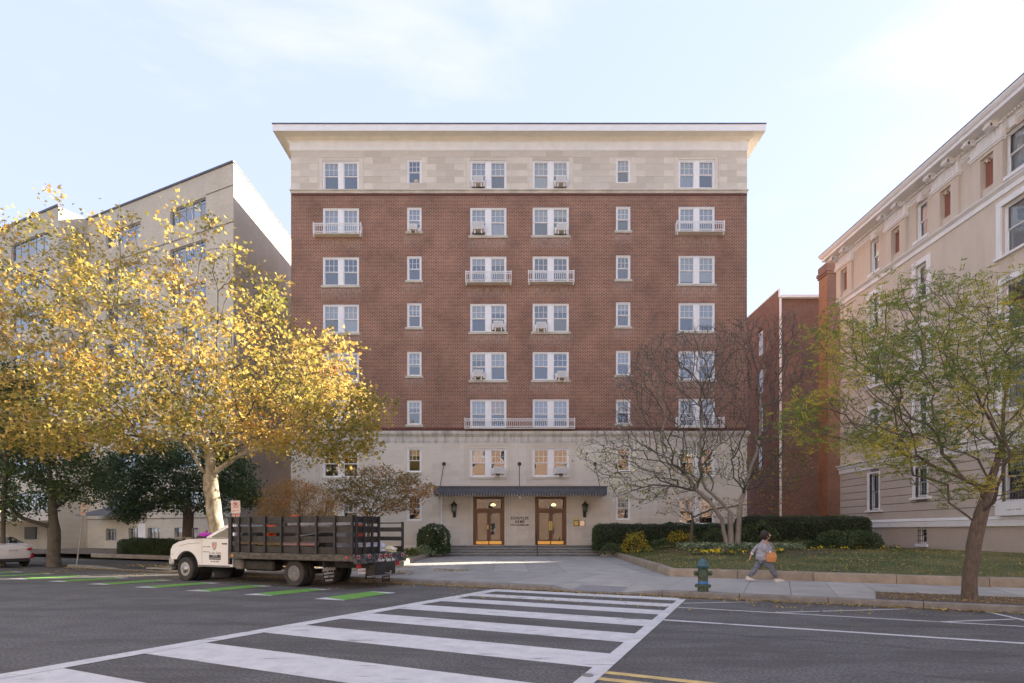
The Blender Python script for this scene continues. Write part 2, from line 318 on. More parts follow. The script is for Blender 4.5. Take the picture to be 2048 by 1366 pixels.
# ---------------------------------------------------------------- facade tools (local frame: x to the right, -y outwards)
def wall_mesh(x0, x1, z0, z1, holes, depth=.2, grid=None, y=0.0, stain=None):
    xs = {x0, x1}; zs = {z0, z1}
    for a, b, c, d in holes: xs |= {a, b}; zs |= {c, d}
    xs = sorted(v for v in xs if x0-1e-6 <= v <= x1+1e-6); zs = sorted(v for v in zs if z0-1e-6 <= v <= z1+1e-6)
    def fill(v):
        if not grid: return v
        o = []
        for a, b in zip(v, v[1:]):
            n = max(1, round((b-a)/grid)); o += [a+(b-a)*i/n for i in range(n)]
        return o+[v[-1]]
    xs, zs = fill(xs), fill(zs); idx = {}; V = []; Fs = []
    def vid(i, j):
        if (i, j) not in idx: idx[(i, j)] = len(V); V.append((xs[i], y, zs[j]))
        return idx[(i, j)]
    for i in range(len(xs)-1):
        for j in range(len(zs)-1):
            cx, cz = (xs[i]+xs[i+1])/2, (zs[j]+zs[j+1])/2
            if any(a < cx < b and c < cz < d for a, b, c, d in holes): continue
            Fs.append((vid(i,j), vid(i+1,j), vid(i+1,j+1), vid(i,j+1)))
    for a, b, c, d in holes:
        o = len(V); V += [(a,y,c),(b,y,c),(b,y,d),(a,y,d),(a,y+depth,c),(b,y+depth,c),(b,y+depth,d),(a,y+depth,d)]
        Fs += [(o,o+4,o+5,o+1),(o+1,o+5,o+6,o+2),(o+2,o+6,o+7,o+3),(o+3,o+7,o+4,o)]
    me = bpy.data.meshes.new('wall'); me.from_pydata(V, [], Fs); me.update()
    if stain:
        a = me.attributes.new('stain', 'FLOAT', 'POINT'); a.data.foreach_set('value', [stain(p[0], p[2]) for p in V])
    return me
WC = {}
def cached(key, fn):
    if key not in WC: WC[key] = fn()
    return WC[key]
def frame_ring(mb, x0, x1, z0, z1, t, y0, y1, tb=None):
    tb = t if tb is None else tb
    mb.box(x0, x0+t, y0, y1, z0, z1); mb.box(x1-t, x1, y0, y1, z0, z1)
    mb.box(x0+t, x1-t, y0, y1, z1-t, z1); mb.box(x0+t, x1-t, y0, y1, z0, z0+tb)
def sash_mesh(w, h, nx, nz, y):
    mb = MB(); frame_ring(mb, -w/2, w/2, 0, h, .042, y, y+.035)
    for i in range(1, nx): mb.box(-w/2+w*i/nx-.010, -w/2+w*i/nx+.010, y+.004, y+.031, .042, h-.042)
    for j in range(1, nz):
        z = h*j/nz
        for i in range(nx):
            a = -w/2+w*i/nx+(.010 if i else .042); b = -w/2+w*(i+1)/nx-(.010 if i < nx-1 else .042)
            mb.box(a, b, y+.005, y+.030, z-.010, z+.010)
    return mb.mesh('sash')
def plane_mesh(w, h, y):
    return MB().quad((-w/2,y,0),(w/2,y,0),(w/2,y,h),(-w/2,y,h)).mesh('pane', fix=False)
def room_mesh(w, h, d=1.4, y=.2):
    x0, x1, z0, z1 = -w/2-.02, w/2+.02, -.02, h+.02; mb = MB()
    mb.quad((x0,y+d,z0),(x1,y+d,z0),(x1,y+d,z1),(x0,y+d,z1)); mb.quad((x0,y,z0),(x0,y+d,z0),(x0,y+d,z1),(x0,y,z1))
    mb.quad((x1,y,z0),(x1,y+d,z0),(x1,y+d,z1),(x1,y,z1)); mb.quad((x0,y,z1),(x1,y,z1),(x1,y+d,z1),(x0,y+d,z1)); mb.quad((x0,y,z0),(x1,y,z0),(x1,y+d,z0),(x0,y+d,z0))
    return mb.mesh('room')
def curtain_mesh(w, h, y):
    n = 18; v = []
    for i in range(n+1): v += [(-w/2+w*i/n, y+.02*math.sin(i*2.4), 0), (-w/2+w*i/n, y+.02*math.sin(i*2.4+.3), h)]
    return MB().add(v, [(2*i,2*i+2,2*i+3,2*i+1) for i in range(n)]).mesh('curtain', fix=False, smooth=True)
def sash_window(parent, x, z, w, h, double=False, y=.05, covers=(), casing=.10, glass=None, nx=3, nz=2, mull=.34, sill=None, name='window', mat=None, bars=False):
    """One window unit set in its opening: casing, sashes, panes, blinds."""
    glass = glass or mt['glass']; mat = mat or mt['white']
    def case():
        mb = MB(); frame_ring(mb, -w/2+.003, w/2-.003, .003, h-.003, casing, y, y+.12, .06)
        mb.box(-w/2+.012, w/2-.012, y-.03, y, h-.05, h-.012)
        if double:
            mb.box(-mull/2, mull/2, y+.002, y+.10, .06, h-casing); mb.box(-.05, .05, y-.012, y+.002, .06, h-casing)
        return mb.mesh('window')
    wo = obj(name, cached(('case',w,h,double,casing,mull,mat.name,y), case), mat, parent, (x, 0, z))
    ws = (w-2*casing-mull)/2 if double else w-2*casing; hh = h-casing-.06; h1 = hh/2
    cs = [-(mull/2+ws/2), mull/2+ws/2] if double else [0]
    for k, c in enumerate(cs):
        obj('upper_sash', cached(('us',ws,h1,nx,nz,y,mat.name), lambda: sash_mesh(ws-.004, h1+.02, nx, nz, y+.04)), mat, wo, (c, 0, .06+h1-.02))
        obj('lower_sash', cached(('ls',ws,h1,y,mat.name), lambda: sash_mesh(ws-.004, h1, 1, 1, y+.08)), mat, wo, (c, 0, .062))
        obj('pane', cached(('pu',ws,h1,y,glass.name), lambda: plane_mesh(ws-.08, h1-.06, y+.058)), glass, wo, (c, 0, .06+h1+.02), rot=(R(random.gauss(0,.5)),0,R(random.gauss(0,.35))))
        obj('pane', cached(('pl',ws,h1,y,glass.name), lambda: plane_mesh(ws-.08, h1-.06, y+.098)), glass, wo, (c, 0, .06+.03), rot=(R(random.gauss(0,.5)),0,R(random.gauss(0,.35))))
        cv = covers[k] if k < len(covers) else None
        if cv:
            kind, fr = cv; ch = max(.1, fr*hh)
            if kind == 'blind': obj('blind', cached(('bl',ws,round(ch,2)), lambda: plane_mesh(ws, ch, y+.17)), mt['blind'], wo, (c, 0, .06+hh-ch))
            elif kind == 'amber': obj('curtain', cached(('am',ws,round(ch,2)), lambda: curtain_mesh(ws, ch, y+.19)), mt['amber'], wo, (c, 0, .06+hh-ch))  # added amber sheet, stands for the yellow glow in the window
            else: obj('curtain', cached(('cu',ws,round(ch,2)), lambda: curtain_mesh(ws, ch, y+.19)), mt['curtain'], wo, (c, 0, .06+hh-ch))
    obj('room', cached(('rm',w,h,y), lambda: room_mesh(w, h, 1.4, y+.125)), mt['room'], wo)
    if bars:
        mb = MB(); n = max(3, int((w-.1)/.13))
        for i in range(n): xx = -w/2+.07+(w-.14)*i/(n-1); mb.tube([(xx,-.05,.05),(xx,-.05,h-.04)], .011, 5)
        for j in range(3): zz = .16+(h-.32)*j/2; mb.box(-w/2+.0, w/2-.0, -.06, -.045, zz-.012, zz+.012)
        obj('security_bars', cached(('bars',w,h), lambda: mb.mesh('bars')), mt['black'], wo)
    return wo

# ---------------------------------------------------------------- the red brick apartment building
YB = 37.0; SB = YB/F; BX = .455
fx = lambda u: (u-CX)*SB-BX
fz = lambda v: H+(HV-v)*SB
main = thing('apartment_building', 'seven storey red brick apartment building with pale stone base and white projecting cornice', 'apartment building', (BX, YB, 0))
XL, XR = fx(582), fx(1494); Z_ENT = .79; Z_B0 = fz(862); Z_B1 = fz(386); Z_TOP = fz(302)
dcols = [681.5, 976.5, 1101.5, 1393.5]; scols = [828.5, 1246.5]
drows = [349, 443, 541, 635.5, 732, 827, 925, 1022]; srows = [341.5, 438, 535.5, 629.5, 726.5, 824, 919, 1016]
DW, DH, SW, SH = 2.36, 1.84, .95, 1.58
holes = []; wins = []
for r in range(8):
    for c, u in enumerate(dcols):
        if r == 7 and c in (1, 2): continue
        zc = fz(drows[r]-(u-1038)*.004); x = fx(u); holes.append((x-DW/2, x+DW/2, zc-DH/2, zc+DH/2)); wins.append((r, 'd', c, x, zc-DH/2))
    for c, u in enumerate(scols):
        zc = fz(srows[r]-(u-1038)*.004); x = fx(u); holes.append((x-SW/2, x+SW/2, zc-SH/2, zc+SH/2)); wins.append((r, 's', c, x, zc-SH/2))
for u in (977.5, 1101.5): holes.append((fx(u)-1.02, fx(u)+1.02, Z_ENT, Z_ENT+3.14))
def stain_f(x, z):
    s = .10
    for r, k, c, wx, wz in wins:
        if 1 <= r <= 5:
            hw = (DW if k == 'd' else SW)/2+.15
            if abs(x-wx) < hw and wz-1.15 < z < wz-.05: s = max(s, (1-(wz-z)/1.15)*(1.0 if k == 'd' else .8))
    return s
bz = lambda a, b: [h for h in holes if h[2] >= a-.01 and h[3] <= b+.01]
obj('brick_wall', wall_mesh(XL, XR, Z_B0, Z_B1, bz(Z_B0, Z_B1), .2, .3, stain=stain_f), mt['brick'], main)
obj('stone_wall', wall_mesh(XL, XR, .1, Z_B0, bz(0, Z_B0), .25), mt['joint'], main, label='pale mortar face behind the stone blocks')
obj('attic_wall', wall_mesh(XL, XR, Z_B1, Z_TOP+.4, bz(Z_B1, Z_TOP+.1), .2), mt['joint'], main)
mb = MB(); D = 24
mb.quad((XL,0,0),(XL,D,0),(XL,D,Z_TOP+.5),(XL,0,Z_TOP+.5)); mb.quad((XR,0,0),(XR,0,Z_TOP+.5),(XR,D,Z_TOP+.5),(XR,D,0)); mb.quad((XL,D,0),(XR,D,0),(XR,D,Z_TOP+.5),(XL,D,Z_TOP+.5))
obj('side_wall', mb, brick_mat('side brick', (.165,.052,.032), (.1,.03,.021), (.36,.27,.22), axis='y'), main)
mb = MB(); mb.box(XL-.6, XR+.6, -.6, D, Z_TOP+1.22, Z_TOP+1.26); obj('roof', mb, mt['darkmetal'], main)
# stone blocks: running bond cut round every opening, recessed joints between them
ub = []
for k in range(4):
    m_ = MB().box(-.5,.5,-.5,.5,-.5,.5); ub.append(m_.mesh('stone_block')); ub[-1].materials.append(mt['stone'][k])
ubb = []
for k in range(4):
    m_ = MB().box(-.5,.5,-.5,.5,-.5,.5); ubb.append(m_.mesh('stone_block')); ubb[-1].materials.append(mt['stoneb'][k])
def courses(x0, x1, z0, z1, n, L, hl, shift=0):
    out = []; ch = (z1-z0)/n
    for i in range(n):
        a, b = z0+i*ch, z0+(i+1)*ch; cuts = []
        for h in hl:
            if h[2] < b-.02 and h[3] > a+.02: cuts.append((h[0], h[1], h[2], h[3]))
        cuts.sort(); iv = []; cur = x0
        for cc in cuts: iv.append((cur, cc[0])); cur = cc[1]
        iv.append((cur, x1))
        part = [(cc[0], cc[1], 'over') for cc in cuts if cc[3] < b-.05] + [(cc[0], cc[1], 'under') for cc in cuts if cc[2] > a+.05]
        for p, q in iv:
            if q-p < .04: continue
            off = ((i+shift) % 2)*L/2; js = [p]; k = math.ceil((p-x0-off)/L); 
            while x0+off+k*L < q-.2:
                if x0+off+k*L > p+.2: js.append(x0+off+k*L)
                k += 1
            js.append(q); out += [(s, e, a, b) for s, e in zip(js, js[1:])]
        for p, q, w_ in part:
            h = [h for h in cuts if h[0] == p][0]
            out.append((p, q, h[3], b) if w_ == 'over' else (p, q, a, h[2]))
    return out
ent = [(fx(917), fx(1163), 0, 0)]
blocks = courses(XL, XR, Z_ENT, fz(886), 15, 1.22, holes) + courses(XL, XR, fz(379), Z_TOP, 6, 1.18, bz(Z_B1, Z_TOP+.1), 1)
blocks.sort(key=lambda b: -(b[1]-b[0])*(b[3]-b[2])); rest = [MB() for _ in range(1)]
for i, (a, b, c, d) in enumerate(blocks):
    g = .007; k = random.randrange(4); py = .018+random.uniform(-.003,.003)
    if i < 300: obj('stone_block', ub[k] if c > Z_B0 else ubb[k], None, main, ((a+b)/2, -py/2+.004, (c+d)/2), scale=(b-a-g, py+.008, d-c-g))
    else: rest[0].box(a+g/2, b-g/2, -py, .004, c+g/2, d-g/2)
obj('small_stone_blocks', rest[0], mt['stoneb'][0], main, stuff=True)
# bands
def sweep(prof, x0, x1, depth_side, mat, name, parent, label=None):
    """profile (out, z) swept along the front and both sides with mitred corners"""
    mb = MB(); n = len(prof); V = []
    for p, z in prof: V += [(x0-p, depth_side, z), (x0-p, -p, z), (x1+p, -p, z), (x1+p, depth_side, z)]
    fs = []
    for i in range(n-1):
        for s in range(3): a = i*4+s; fs.append((a, a+1, a+5, a+4))
    mb.add(V, fs); return obj(name, mb.mesh(name), mat, parent, label=label)
sweep([(.0,Z_B1-.02),(.03,Z_B1),(.03,Z_B1+.12),(.09,Z_B1+.15),(.09,Z_B1+.20),(.03,Z_B1+.25),(0.0,Z_B1+.26)], XL, XR, D, mt['trimstone'], 'string_course', main)
sweep([(.0,fz(887)),(.03,fz(886)),(.03,fz(884)),(.05,fz(881)),(.02,fz(880)),(.02,fz(874)),(.16,fz(868)),(.17,fz(863)),(.0,fz(861.5))], XL, XR, D, mt['stained'], 'string_course', main, label='weathered moulded stone band below the brickwork')
sweep([(.03,Z_TOP-.02),(.05,Z_TOP),(.09,Z_TOP+.05),(.06,Z_TOP+.10),(.06,Z_TOP+.15),(.075,Z_TOP+.17),(.06,Z_TOP+.2),(.06,Z_TOP+.53),(.10,Z_TOP+.57)], XL, XR, D, mt['whitewash'], 'frieze', main)
sweep([(.10,Z_TOP+.57),(.13,Z_TOP+.60),(.13,Z_TOP+.64),(.20,Z_TOP+.66),(.26,Z_TOP+.70),(.30,Z_TOP+.735),(.33,Z_TOP+.74),(.80,Z_TOP+.75)], XL, XR, D, mt['cream'], 'soffit', main)
sweep([(.80,Z_TOP+.75),(.80,Z_TOP+.73),(.84,Z_TOP+.73),(.84,Z_TOP+1.12),(.86,Z_TOP+1.13)], XL, XR, D, mt['white'], 'cornice_fascia', main)
sweep([(.86,Z_TOP+1.13),(.88,Z_TOP+1.14),(.88,Z_TOP+1.21),(.5,Z_TOP+1.24)], XL, XR, D, mt['darkmetal'], 'roof_edge', main)
# soldier course of bricks under the attic band
sol = MB(); x = XL+.04
while x < XR-.05: sol.box(x, x+.064, -.006, .01, Z_B1-.225, Z_B1-.025); x += .0745
obj('soldier_course', sol, M('soldier brick', (.13,.042,.028), (.08,.028,.02), scale=9), main, stuff=True)
sol = MB(); x = XL+.04
while x < XR-.05: sol.box(x, x+.064, -.008, .01, Z_B0+.02, Z_B0+.20); x += .0745
obj('soldier_course', sol, bpy.data.materials['soldier brick'], main, stuff=True)
# windows with their blinds
cover = {
 (0,'d',0):('b.4','b.4'), (0,'d',1):('c1','b.5'), (0,'d',2):('c1','b.5'), (0,'d',3):('c1','c.5'), (0,'s',1):('b.5',),
 (1,'d',0):('c1','c1'), (1,'d',1):('c1','c1'), (1,'d',2):('b.5','b.3'), (1,'s',0):('b.65',), (1,'s',1):('b.45',), (1,'d',3):('b.5','b.5'),
 (2,'d',0):('',''), (2,'d',1):('b.25','b.2'), (2,'d',2):('',''), (2,'d',3):('b.9','b.9'), (2,'s',1):('',), 
 (3,'d',0):('b.45','b1'), (3,'d',1):('b.5','b.3'), (3,'d',2):('','b.2'), (3,'d',3):('b.5','b.8'), (3,'s',0):('b.4',), (3,'s',1):('b.3',),
 (4,'d',0):('b.5','b.5'), (4,'d',1):('b.2','b.5'), (4,'d',2):('b.45',''), (4,'d',3):('b.9','b.5'), (4,'s',0):('b.6',), (4,'s',1):('b.55',),
 (5,'d',0):('','b.5'), (5,'d',1):('b.5','a.5'), (5,'d',2):('b.55','b.5'), (5,'d',3):('b.6','b.5'), (5,'s',0):('b.3',), (5,'s',1):('b.55',),
 (6,'d',1):('c.5',''), (6,'d',3):('a.5',''), (6,'s',0):('a.3',), (7,'d',0):('c1','c.5'), (7,'d',3):('b.5','b.5'), (7,'s',1):('b.5',) }
def cv(code):
    if not code: return None
    return ({'b':'blind','c':'curtain','a':'amber'}[code[0]], float(code[1:]))
for r, k, c, x, z in wins:
    cs = tuple(cv(q) for q in cover.get((r,k,c), ('','')))
    sash_window(main, x, z, DW if k == 'd' else SW, DH if k == 'd' else SH, double=(k == 'd'), covers=cs,
                glass=mt['glass'] if r < 6 else mt['glass_dark'])
    hw = (DW if k == 'd' else SW)/2
    if 1 <= r <= 5 and not (k == 'd' and ((r == 1 and c in (0,3)) or (r == 2 and c in (1,2)) or (r == 5 and c in (0,1,2,3)))):
        obj('window_sill', cached(('sill',hw), lambda: MB().box(-hw-.1, hw+.1, -.07, .05, -.16, -.002).mesh('sill', bevel=.01)), mt['trimstone'], main, (x, 0, z))
    if r == 6:
        obj('window_sill', cached(('sill6',hw), lambda: MB().box(-hw-.04, hw+.04, -.05, .05, -.17, -.002).mesh('sill', bevel=.01)), mt['stone'][1], main, (x, 0, z))
    if r in (0, 6) and k == 'd':
        ht = DH
        def sur():
            mb = MB()
            for t, g in ((.06,.16),(.03,.34)):
                mb.box(-hw-g-t, -hw-g, -.045, -.012, -.25, ht+g); mb.box(hw+g, hw+g+t, -.045, -.012, -.25, ht+g); mb.box(-hw-g-t, hw+g+t, -.045, -.012, ht+g, ht+g+t)
            return mb.mesh('surround')
        if r == 6: obj('window_surround', cached(('sur',r), sur), mt['stone'][0], main, (x, 0, z))
        else: obj('window_surround', cached(('sur0',), lambda: MB().box(-hw-.3, -hw-.24, -.04, -.012, -.2, ht+.22).box(hw+.24, hw+.3, -.04, -.012, -.2, ht+.22).box(-hw-.3, -.35, -.04, -.012, ht+.22, ht+.27).box(.35, hw+.3, -.04, -.012, ht+.22, ht+.27).mesh('surround')), mt['stone'][2], main, (x, 0, z))
# iron balconies
def balcony(x0, x1, ztop, zbot, proj=.5, brackets=True):
    w = x1-x0; h = ztop-zbot
    mb = MB().box(0, w, -proj, -proj+.035, h-.04, h).box(0, w, -proj+.003, -proj+.03, .10, .13).box(0, w, -proj+.004, -proj+.03, h-.16, h-.135)
    for sx in (0, w-.035): mb.box(sx+.002, sx+.033, -proj+.035, 0, h-.038, h-.002); mb.box(sx+.002, sx+.033, -proj+.035, 0, .10, .128); mb.box(sx, sx+.035, -proj-.004, -proj+.04, -.02, h+.06)
    b = obj('balcony', mb, mt['white'], main, (x0, 0, zbot), label='white iron balcony railing')
    bl = MB(); n = int(w/.13)
    for i in range(1, n): xx = w*i/n; bl.box(xx-.011, xx+.011, -proj+.008, -proj+.026, .13, h-.16)
    for i in range(int(w/.09)): xx = w*(i+.5)/int(w/.09); bl.box(xx-.011, xx+.011, -proj+.008, -proj+.026, h-.135, h-.04); bl.box(xx-.011, xx+.011, -proj+.008, -proj+.026, .0, .10)
    for sx in (.018, w-.018):
        for j in range(1, 4): bl.box(sx-.008, sx+.008, -proj*j/4-.01, -proj*j/4+.01, .13, h-.04)
    obj('balusters', bl, mt['white'], b, stuff=True)
    obj('balcony_floor', MB().box(0, w, -proj, -.02, -.03, .0), mt['cream'], b)
    if brackets:
        br = MB()
        for sx in (.03, w-.07):
          br = MB(); br.side([(0,0),(0,0)] and [(sx,-.03),(sx+.04,-.03),(sx+.04,-.22),(sx,-.22)], -proj+.02, -proj+.06); br.tube([(sx+.02,-proj+.03,-.2),(sx+.02,-.02,-.05)], .015, 5)
          obj('bracket', br, mt['white'], b)
balcony(fx(631), fx(726), fz(454), fz(474)); balcony(fx(1349), fx(1444), fz(450), fz(470))
balcony(fx(932), fx(1023), fz(549), fz(570)); balcony(fx(1056), fx(1147), fz(548), fz(569))
balcony(fx(930), fx(1149), fz(839), fz(858), .35, False); balcony(fx(1350), fx(1445), fz(837), fz(856), .35, False); balcony(fx(632), fx(727), fz(840), fz(859), .35, False)
# entrance: doors, transom, canopy
mt['glass_door'] = glass_mat('door glass', .07, tint=(.6,.6,.6))
for di, u in enumerate((977.5, 1101.5)):
    x = fx(u)
    d = obj('door_frame', MB().box(-1.0,-.86,.03,.2,0,3.12).box(.86,1.0,.03,.2,0,3.12).box(-.86,.86,.03,.2,2.98,3.12).box(-.86,.86,.04,.19,2.20,2.38).box(-.86,.86,.0,.2,0.0,.03), mt['wood'], main, (x, 0, Z_ENT))
    obj('pane', MB().quad((-.8,.12,2.38),(.8,.12,2.38),(.8,.12,2.98),(-.8,.12,2.98)), mt['glass_door'], d)
    lamp_pos = (.25,.9,2.62)
    lp = MB().lathe([(.02,.14),(.16,.06),(.17,.0),(.12,-.05),(.0,-.06)], 14, lamp_pos)
    em = M('lobby lamp glass', (.9,.7,.4)); em.node_tree.nodes['Principled BSDF'].inputs['Emission Color'].default_value = (1,.62,.25,1); em.node_tree.nodes['Principled BSDF'].inputs['Emission Strength'].default_value = .8
    obj('lobby_lamp', lp, em, d)
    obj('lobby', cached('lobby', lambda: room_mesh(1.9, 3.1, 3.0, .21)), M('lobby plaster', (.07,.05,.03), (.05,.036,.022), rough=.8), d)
    for k, s in enumerate((-1, 1)):
        cx = s*.432
        lf = MB(); frame_ring(lf, -.42, .42, .03, 2.19, .12, .07, .13, .28)
        leaf = obj('door', lf, mt['wood'], main, (x+cx, 0, Z_ENT))
        obj('door_glass', MB().quad((-.31,.1,.30),(.31,.1,.30),(.31,.1,2.08),(-.31,.1,2.08)), mt['glass_door'], leaf)
        obj('kick_plate', MB().box(-.40,.40,.06,.072,.05,.25), mt['brass'], leaf)
        if k == (0 if di == 0 else 1) or di == 1:
            hx = -s*.37 if True else 0
            obj('handle_plate', MB().box(hx-.05, hx+.05, .05, .07, .95 if di else 1.02, 1.55 if di else 1.3), mt['gold'], leaf)
            obj('door_handle', MB().tube([(hx,.05,1.25),(hx,-.01,1.25),(hx,-.01,1.05),(hx,.05,1.05)], .012, 6), mt['brass'], leaf)
    tri = MB().tube([(-.55,.5,2.42),(-.3,.5,2.78),(-.05,.5,2.42),(-.55,.5,2.42)], .012, 5)
    obj('lobby_chandelier', tri, mt['brass'], d)
obj('fluting', (lambda mb: [mb.box(fx(u)-.015, fx(u)+.015, -.035, -.012, Z_ENT+.1, Z_ENT+3.3) for u in (937,941,1013,1017,1021,1058,1062,1066,1138,1142)] and mb)(MB()), mt['stone'][1], main, stuff=True)
YC = 35.2; cz0, cz1 = H+(HV-992)*YC/F, H+(HV-972)*YC/F
cxa, cxb = (867-CX)*YC/F-BX, (1214-CX)*YC/F-BX
can = obj('canopy', MB().box(cxa, cxb, YC-YB, -.02, cz1-.16, cz1), mt['canopy'], main, label='dark flat metal canopy over the two entrance doors')
sc_ = MB(); n = 62; yy = YC-YB
for i in range(n):
    a = cxa+(cxb-cxa)*i/n; b = cxa+(cxb-cxa)*(i+1)/n; m_ = (a+b)/2
    sc_.side([(a,cz1-.16),(b,cz1-.16),(b,cz0+.16),(m_+.05,cz0+.07),(m_,cz0+.02),(m_-.05,cz0+.07),(a,cz0+.16)], yy-.02, yy)
    if i % 2: sc_.box(m_-.03, m_+.03, yy-.035, yy-.02, cz0+.16, cz0+.26)
ns = 10
for sx in (cxa, cxb):
    for i in range(ns):
        a = yy+(0-yy)*i/ns; b = yy+(0-yy)*(i+1)/ns; m_ = (a+b)/2
        sc_.add([(sx,a,cz1-.16),(sx,b,cz1-.16),(sx,b,cz0+.16),(sx,m_,cz0+.02),(sx,a,cz0+.16)], [(0,1,2,3,4)])
obj('canopy_scallops', sc_, M('cast iron valance', (.09,.10,.125), (.05,.055,.07), scale=8, rough=.6, bump=.5), can)
obj('canopy_soffit', MB().box(cxa+.25, cxb-.25, yy+.15, -.03, cz0+.12, cz1-.163), mt['cream'], can)
rod = MB(); ros = MB()
for (ua, va, ub_, vb) in ((888,928,880,972),(1039,928,1039,972),(1190,928,1200,972)):
    rod = MB(); ros = MB(); rod.tube([(fx(ua),-.03,fz(va)), ((ub_-CX)*YC/F-BX, yy+.1, cz1)], .022, 6); ros.lathe([(.0,-.05),(.09,-.05),(.13,-.02),(.13,0)], 14, (fx(ua),0,fz(va)), 'y')
    obj('tie_rod', rod, mt['black'], can); obj('rosette', ros, mt['black'], can)
pl = thing('pendant_light', 'small pendant light hanging under the middle of the entrance canopy', 'light', (BX+fx(1039)+.0, YC+.25, cz0-.02))
obj('lamp_stem', MB().tube([(0,0,.0),(0,0,.14)], .02, 6), mt['black'], pl); obj('lamp_shade', MB().lathe([(.03,.02),(.08,-.03),(.09,-.1),(.0,-.12)], 12), mt['white'], pl)
obj('downspout', MB().tube([(fx(883.5),-.12,fz(993)),(fx(883.5),-.12,fz(1055))], .055, 8), mt['white'], main)
def lantern(u, v, lab):
    t = thing('wall_lantern', lab, 'lantern', (BX+fx(u), YB-.03, fz(v)), 0, 'iron lanterns beside the entrance doors')
    obj('back_plate', MB().box(-.10,.10,-.04,.0,-.55,-.05), mt['black'], t)
    obj('lantern_arm', MB().tube([(0,-.03,-.3),(0,-.2,-.38),(0,-.27,-.2)], .03, 6), mt['black'], t)
    cage = MB()
    for k in range(6):
        a = k*math.pi/3; cage.tube([(.13*math.cos(a),-.27+.13*math.sin(a),-.18),(.19*math.cos(a),-.27+.19*math.sin(a),.25)], .013, 4)
    cage.lathe([(.04,-.3),(.07,-.24),(.15,-.2),(.15,-.17),(.1,-.16)], 6, (0,-.27,0))
    obj('lantern_cage', cage, mt['black'], t)
    obj('lantern_glass', MB().lathe([(.11,-.17),(.165,.24)], 6, (0,-.27,0)), glass_mat('lantern glass', .2, tint=(.5,.48,.4)), t)
    obj('lantern_roof', MB().lathe([(.24,.24),(.22,.27),(.12,.36),(.05,.42),(.03,.47),(.045,.5),(.0,.56)], 12, (0,-.27,0)), mt['black'], t)
lantern(909, 1018, 'black iron wall lantern left of the doors, beside the white downspout')
lantern(1169, 1018, 'black iron wall lantern right of the doors, above the brass plaques')
tx = M('bronze lettering', (.05,.04,.03), rough=.5)
for s, sz, v, sx in (('SCHUYLER', .25, 1036.5, .88), ('ARMS', .25, 1043.6, .95), ('1954 COLUMBIA RD.', .145, 1050, .84)):
    obj('lettering', text_mesh(s, sz, .012, sx=sx, bold=.004, spacing=1.12), tx, main, (fx(1039.5), -.035, fz(v)))
pq = thing('plaque', 'small brass strip plaque above the two square plaques', 'plaque', (BX+fx(1152), YB-.03, fz(1036.5)))
obj('plate', MB().box(-.16,.16,-.02,0,-.06,.06), mt['gold'], pq)
pq = thing('plaque', 'square brass plaque with a dark frame, right of the right door', 'plaque', (BX+fx(1152.3), YB-.03, fz(1046.5)))
obj('plate', MB().box(-.13,.13,-.03,-.022,-.15,.15), mt['gold'], pq); obj('frame', MB().box(-.17,.17,-.022,0,-.19,.19), mt['black'], pq)
pq = thing('plaque', 'glossy silver square plaque at the right end of the plaques', 'plaque', (BX+fx(1164.5), YB-.03, fz(1046.5)))
obj('plate', MB().box(-.16,.14,-.04,-.022,-.16,.16), M('silver plate', (.6,.55,.48), rough=.25, metallic=.8), pq); obj('frame', MB().box(-.19,.18,-.022,0,-.18,.18), mt['black'], pq)
# air conditioners
def aircon(u, v, lab, small=False, big=False):
    s = .8 if small else (1.06 if big else .94)
    t = thing('air_conditioner', lab, 'air conditioner', (BX+fx(u), YB, fz(v)), 0, 'window air conditioners on the brick building')
    obj('case', cached(('acc',s), lambda: MB().box(-.33*s,.33*s,-.42,.12,-.22*s,.24*s).mesh('case', bevel=.015)), mt['acwhite'], t)
    obj('grille', cached(('acg',s), lambda: MB().box(-.27*s,.27*s,-.43,-.415,-.16*s,.19*s).mesh('grille')), mt['acgrey'], t)
    for k in (-1, 1): obj('side_panel', cached(('acs',s,k), lambda: MB().box(k*.385*s-.05,k*.385*s+.05,.03,.05,-.22*s,.2*s).mesh('panel')), mt['white'], t)
    obj('support_bracket', cached(('acb',s), lambda: MB().box(-.24*s,-.17*s,-.36,-.0,-.30*s,-.225*s).box(.17*s,.24*s,-.36,-.0,-.30*s,-.225*s).box(-.24*s,-.17*s,-.36,-.3,-.45*s,-.3*s).box(.17*s,.24*s,-.36,-.3,-.45*s,-.3*s).mesh('bracket')), mt['cream'], t)
for a in ((957,366,'window air conditioner in the top floor pair left of the centre line'),(1121,366,'window air conditioner in the top floor pair right of the centre line'),
    (957,457,'large grey faced air conditioner, second floor from the top, left of centre',False,True),(1122,460,'window air conditioner, second floor from the top, right of centre'),
    (828,460,'small air conditioner in the narrow left window, second floor from the top',True),(997,653,'window air conditioner in the left centre pair, fourth floor from the top'),
    (1082,655,'window air conditioner in the right centre pair, fourth floor from the top'),(957,750,'window air conditioner in the left centre pair, fifth floor from the top'),
    (1123,752,'window air conditioner in the right centre pair, fifth floor from the top'),(996,942,'window air conditioner above the left entrance door'),
    (1121,942,'window air conditioner above the right entrance door')): aircon(*a)
tl = thing('table_lamp', 'round yellow lamp shade in the narrow top floor window at left', 'lamp', (BX+fx(831), YB+.32, fz(362)))
obj('lamp_shade', MB().lathe([(.15,.0),(.2,.08),(.17,.2),(.10,.26)], 14), M('yellow shade', (.85,.6,.12)), tl); obj('lamp_base', MB().lathe([(.06,-.1),(.02,0)], 8), mt['brass'], tl)

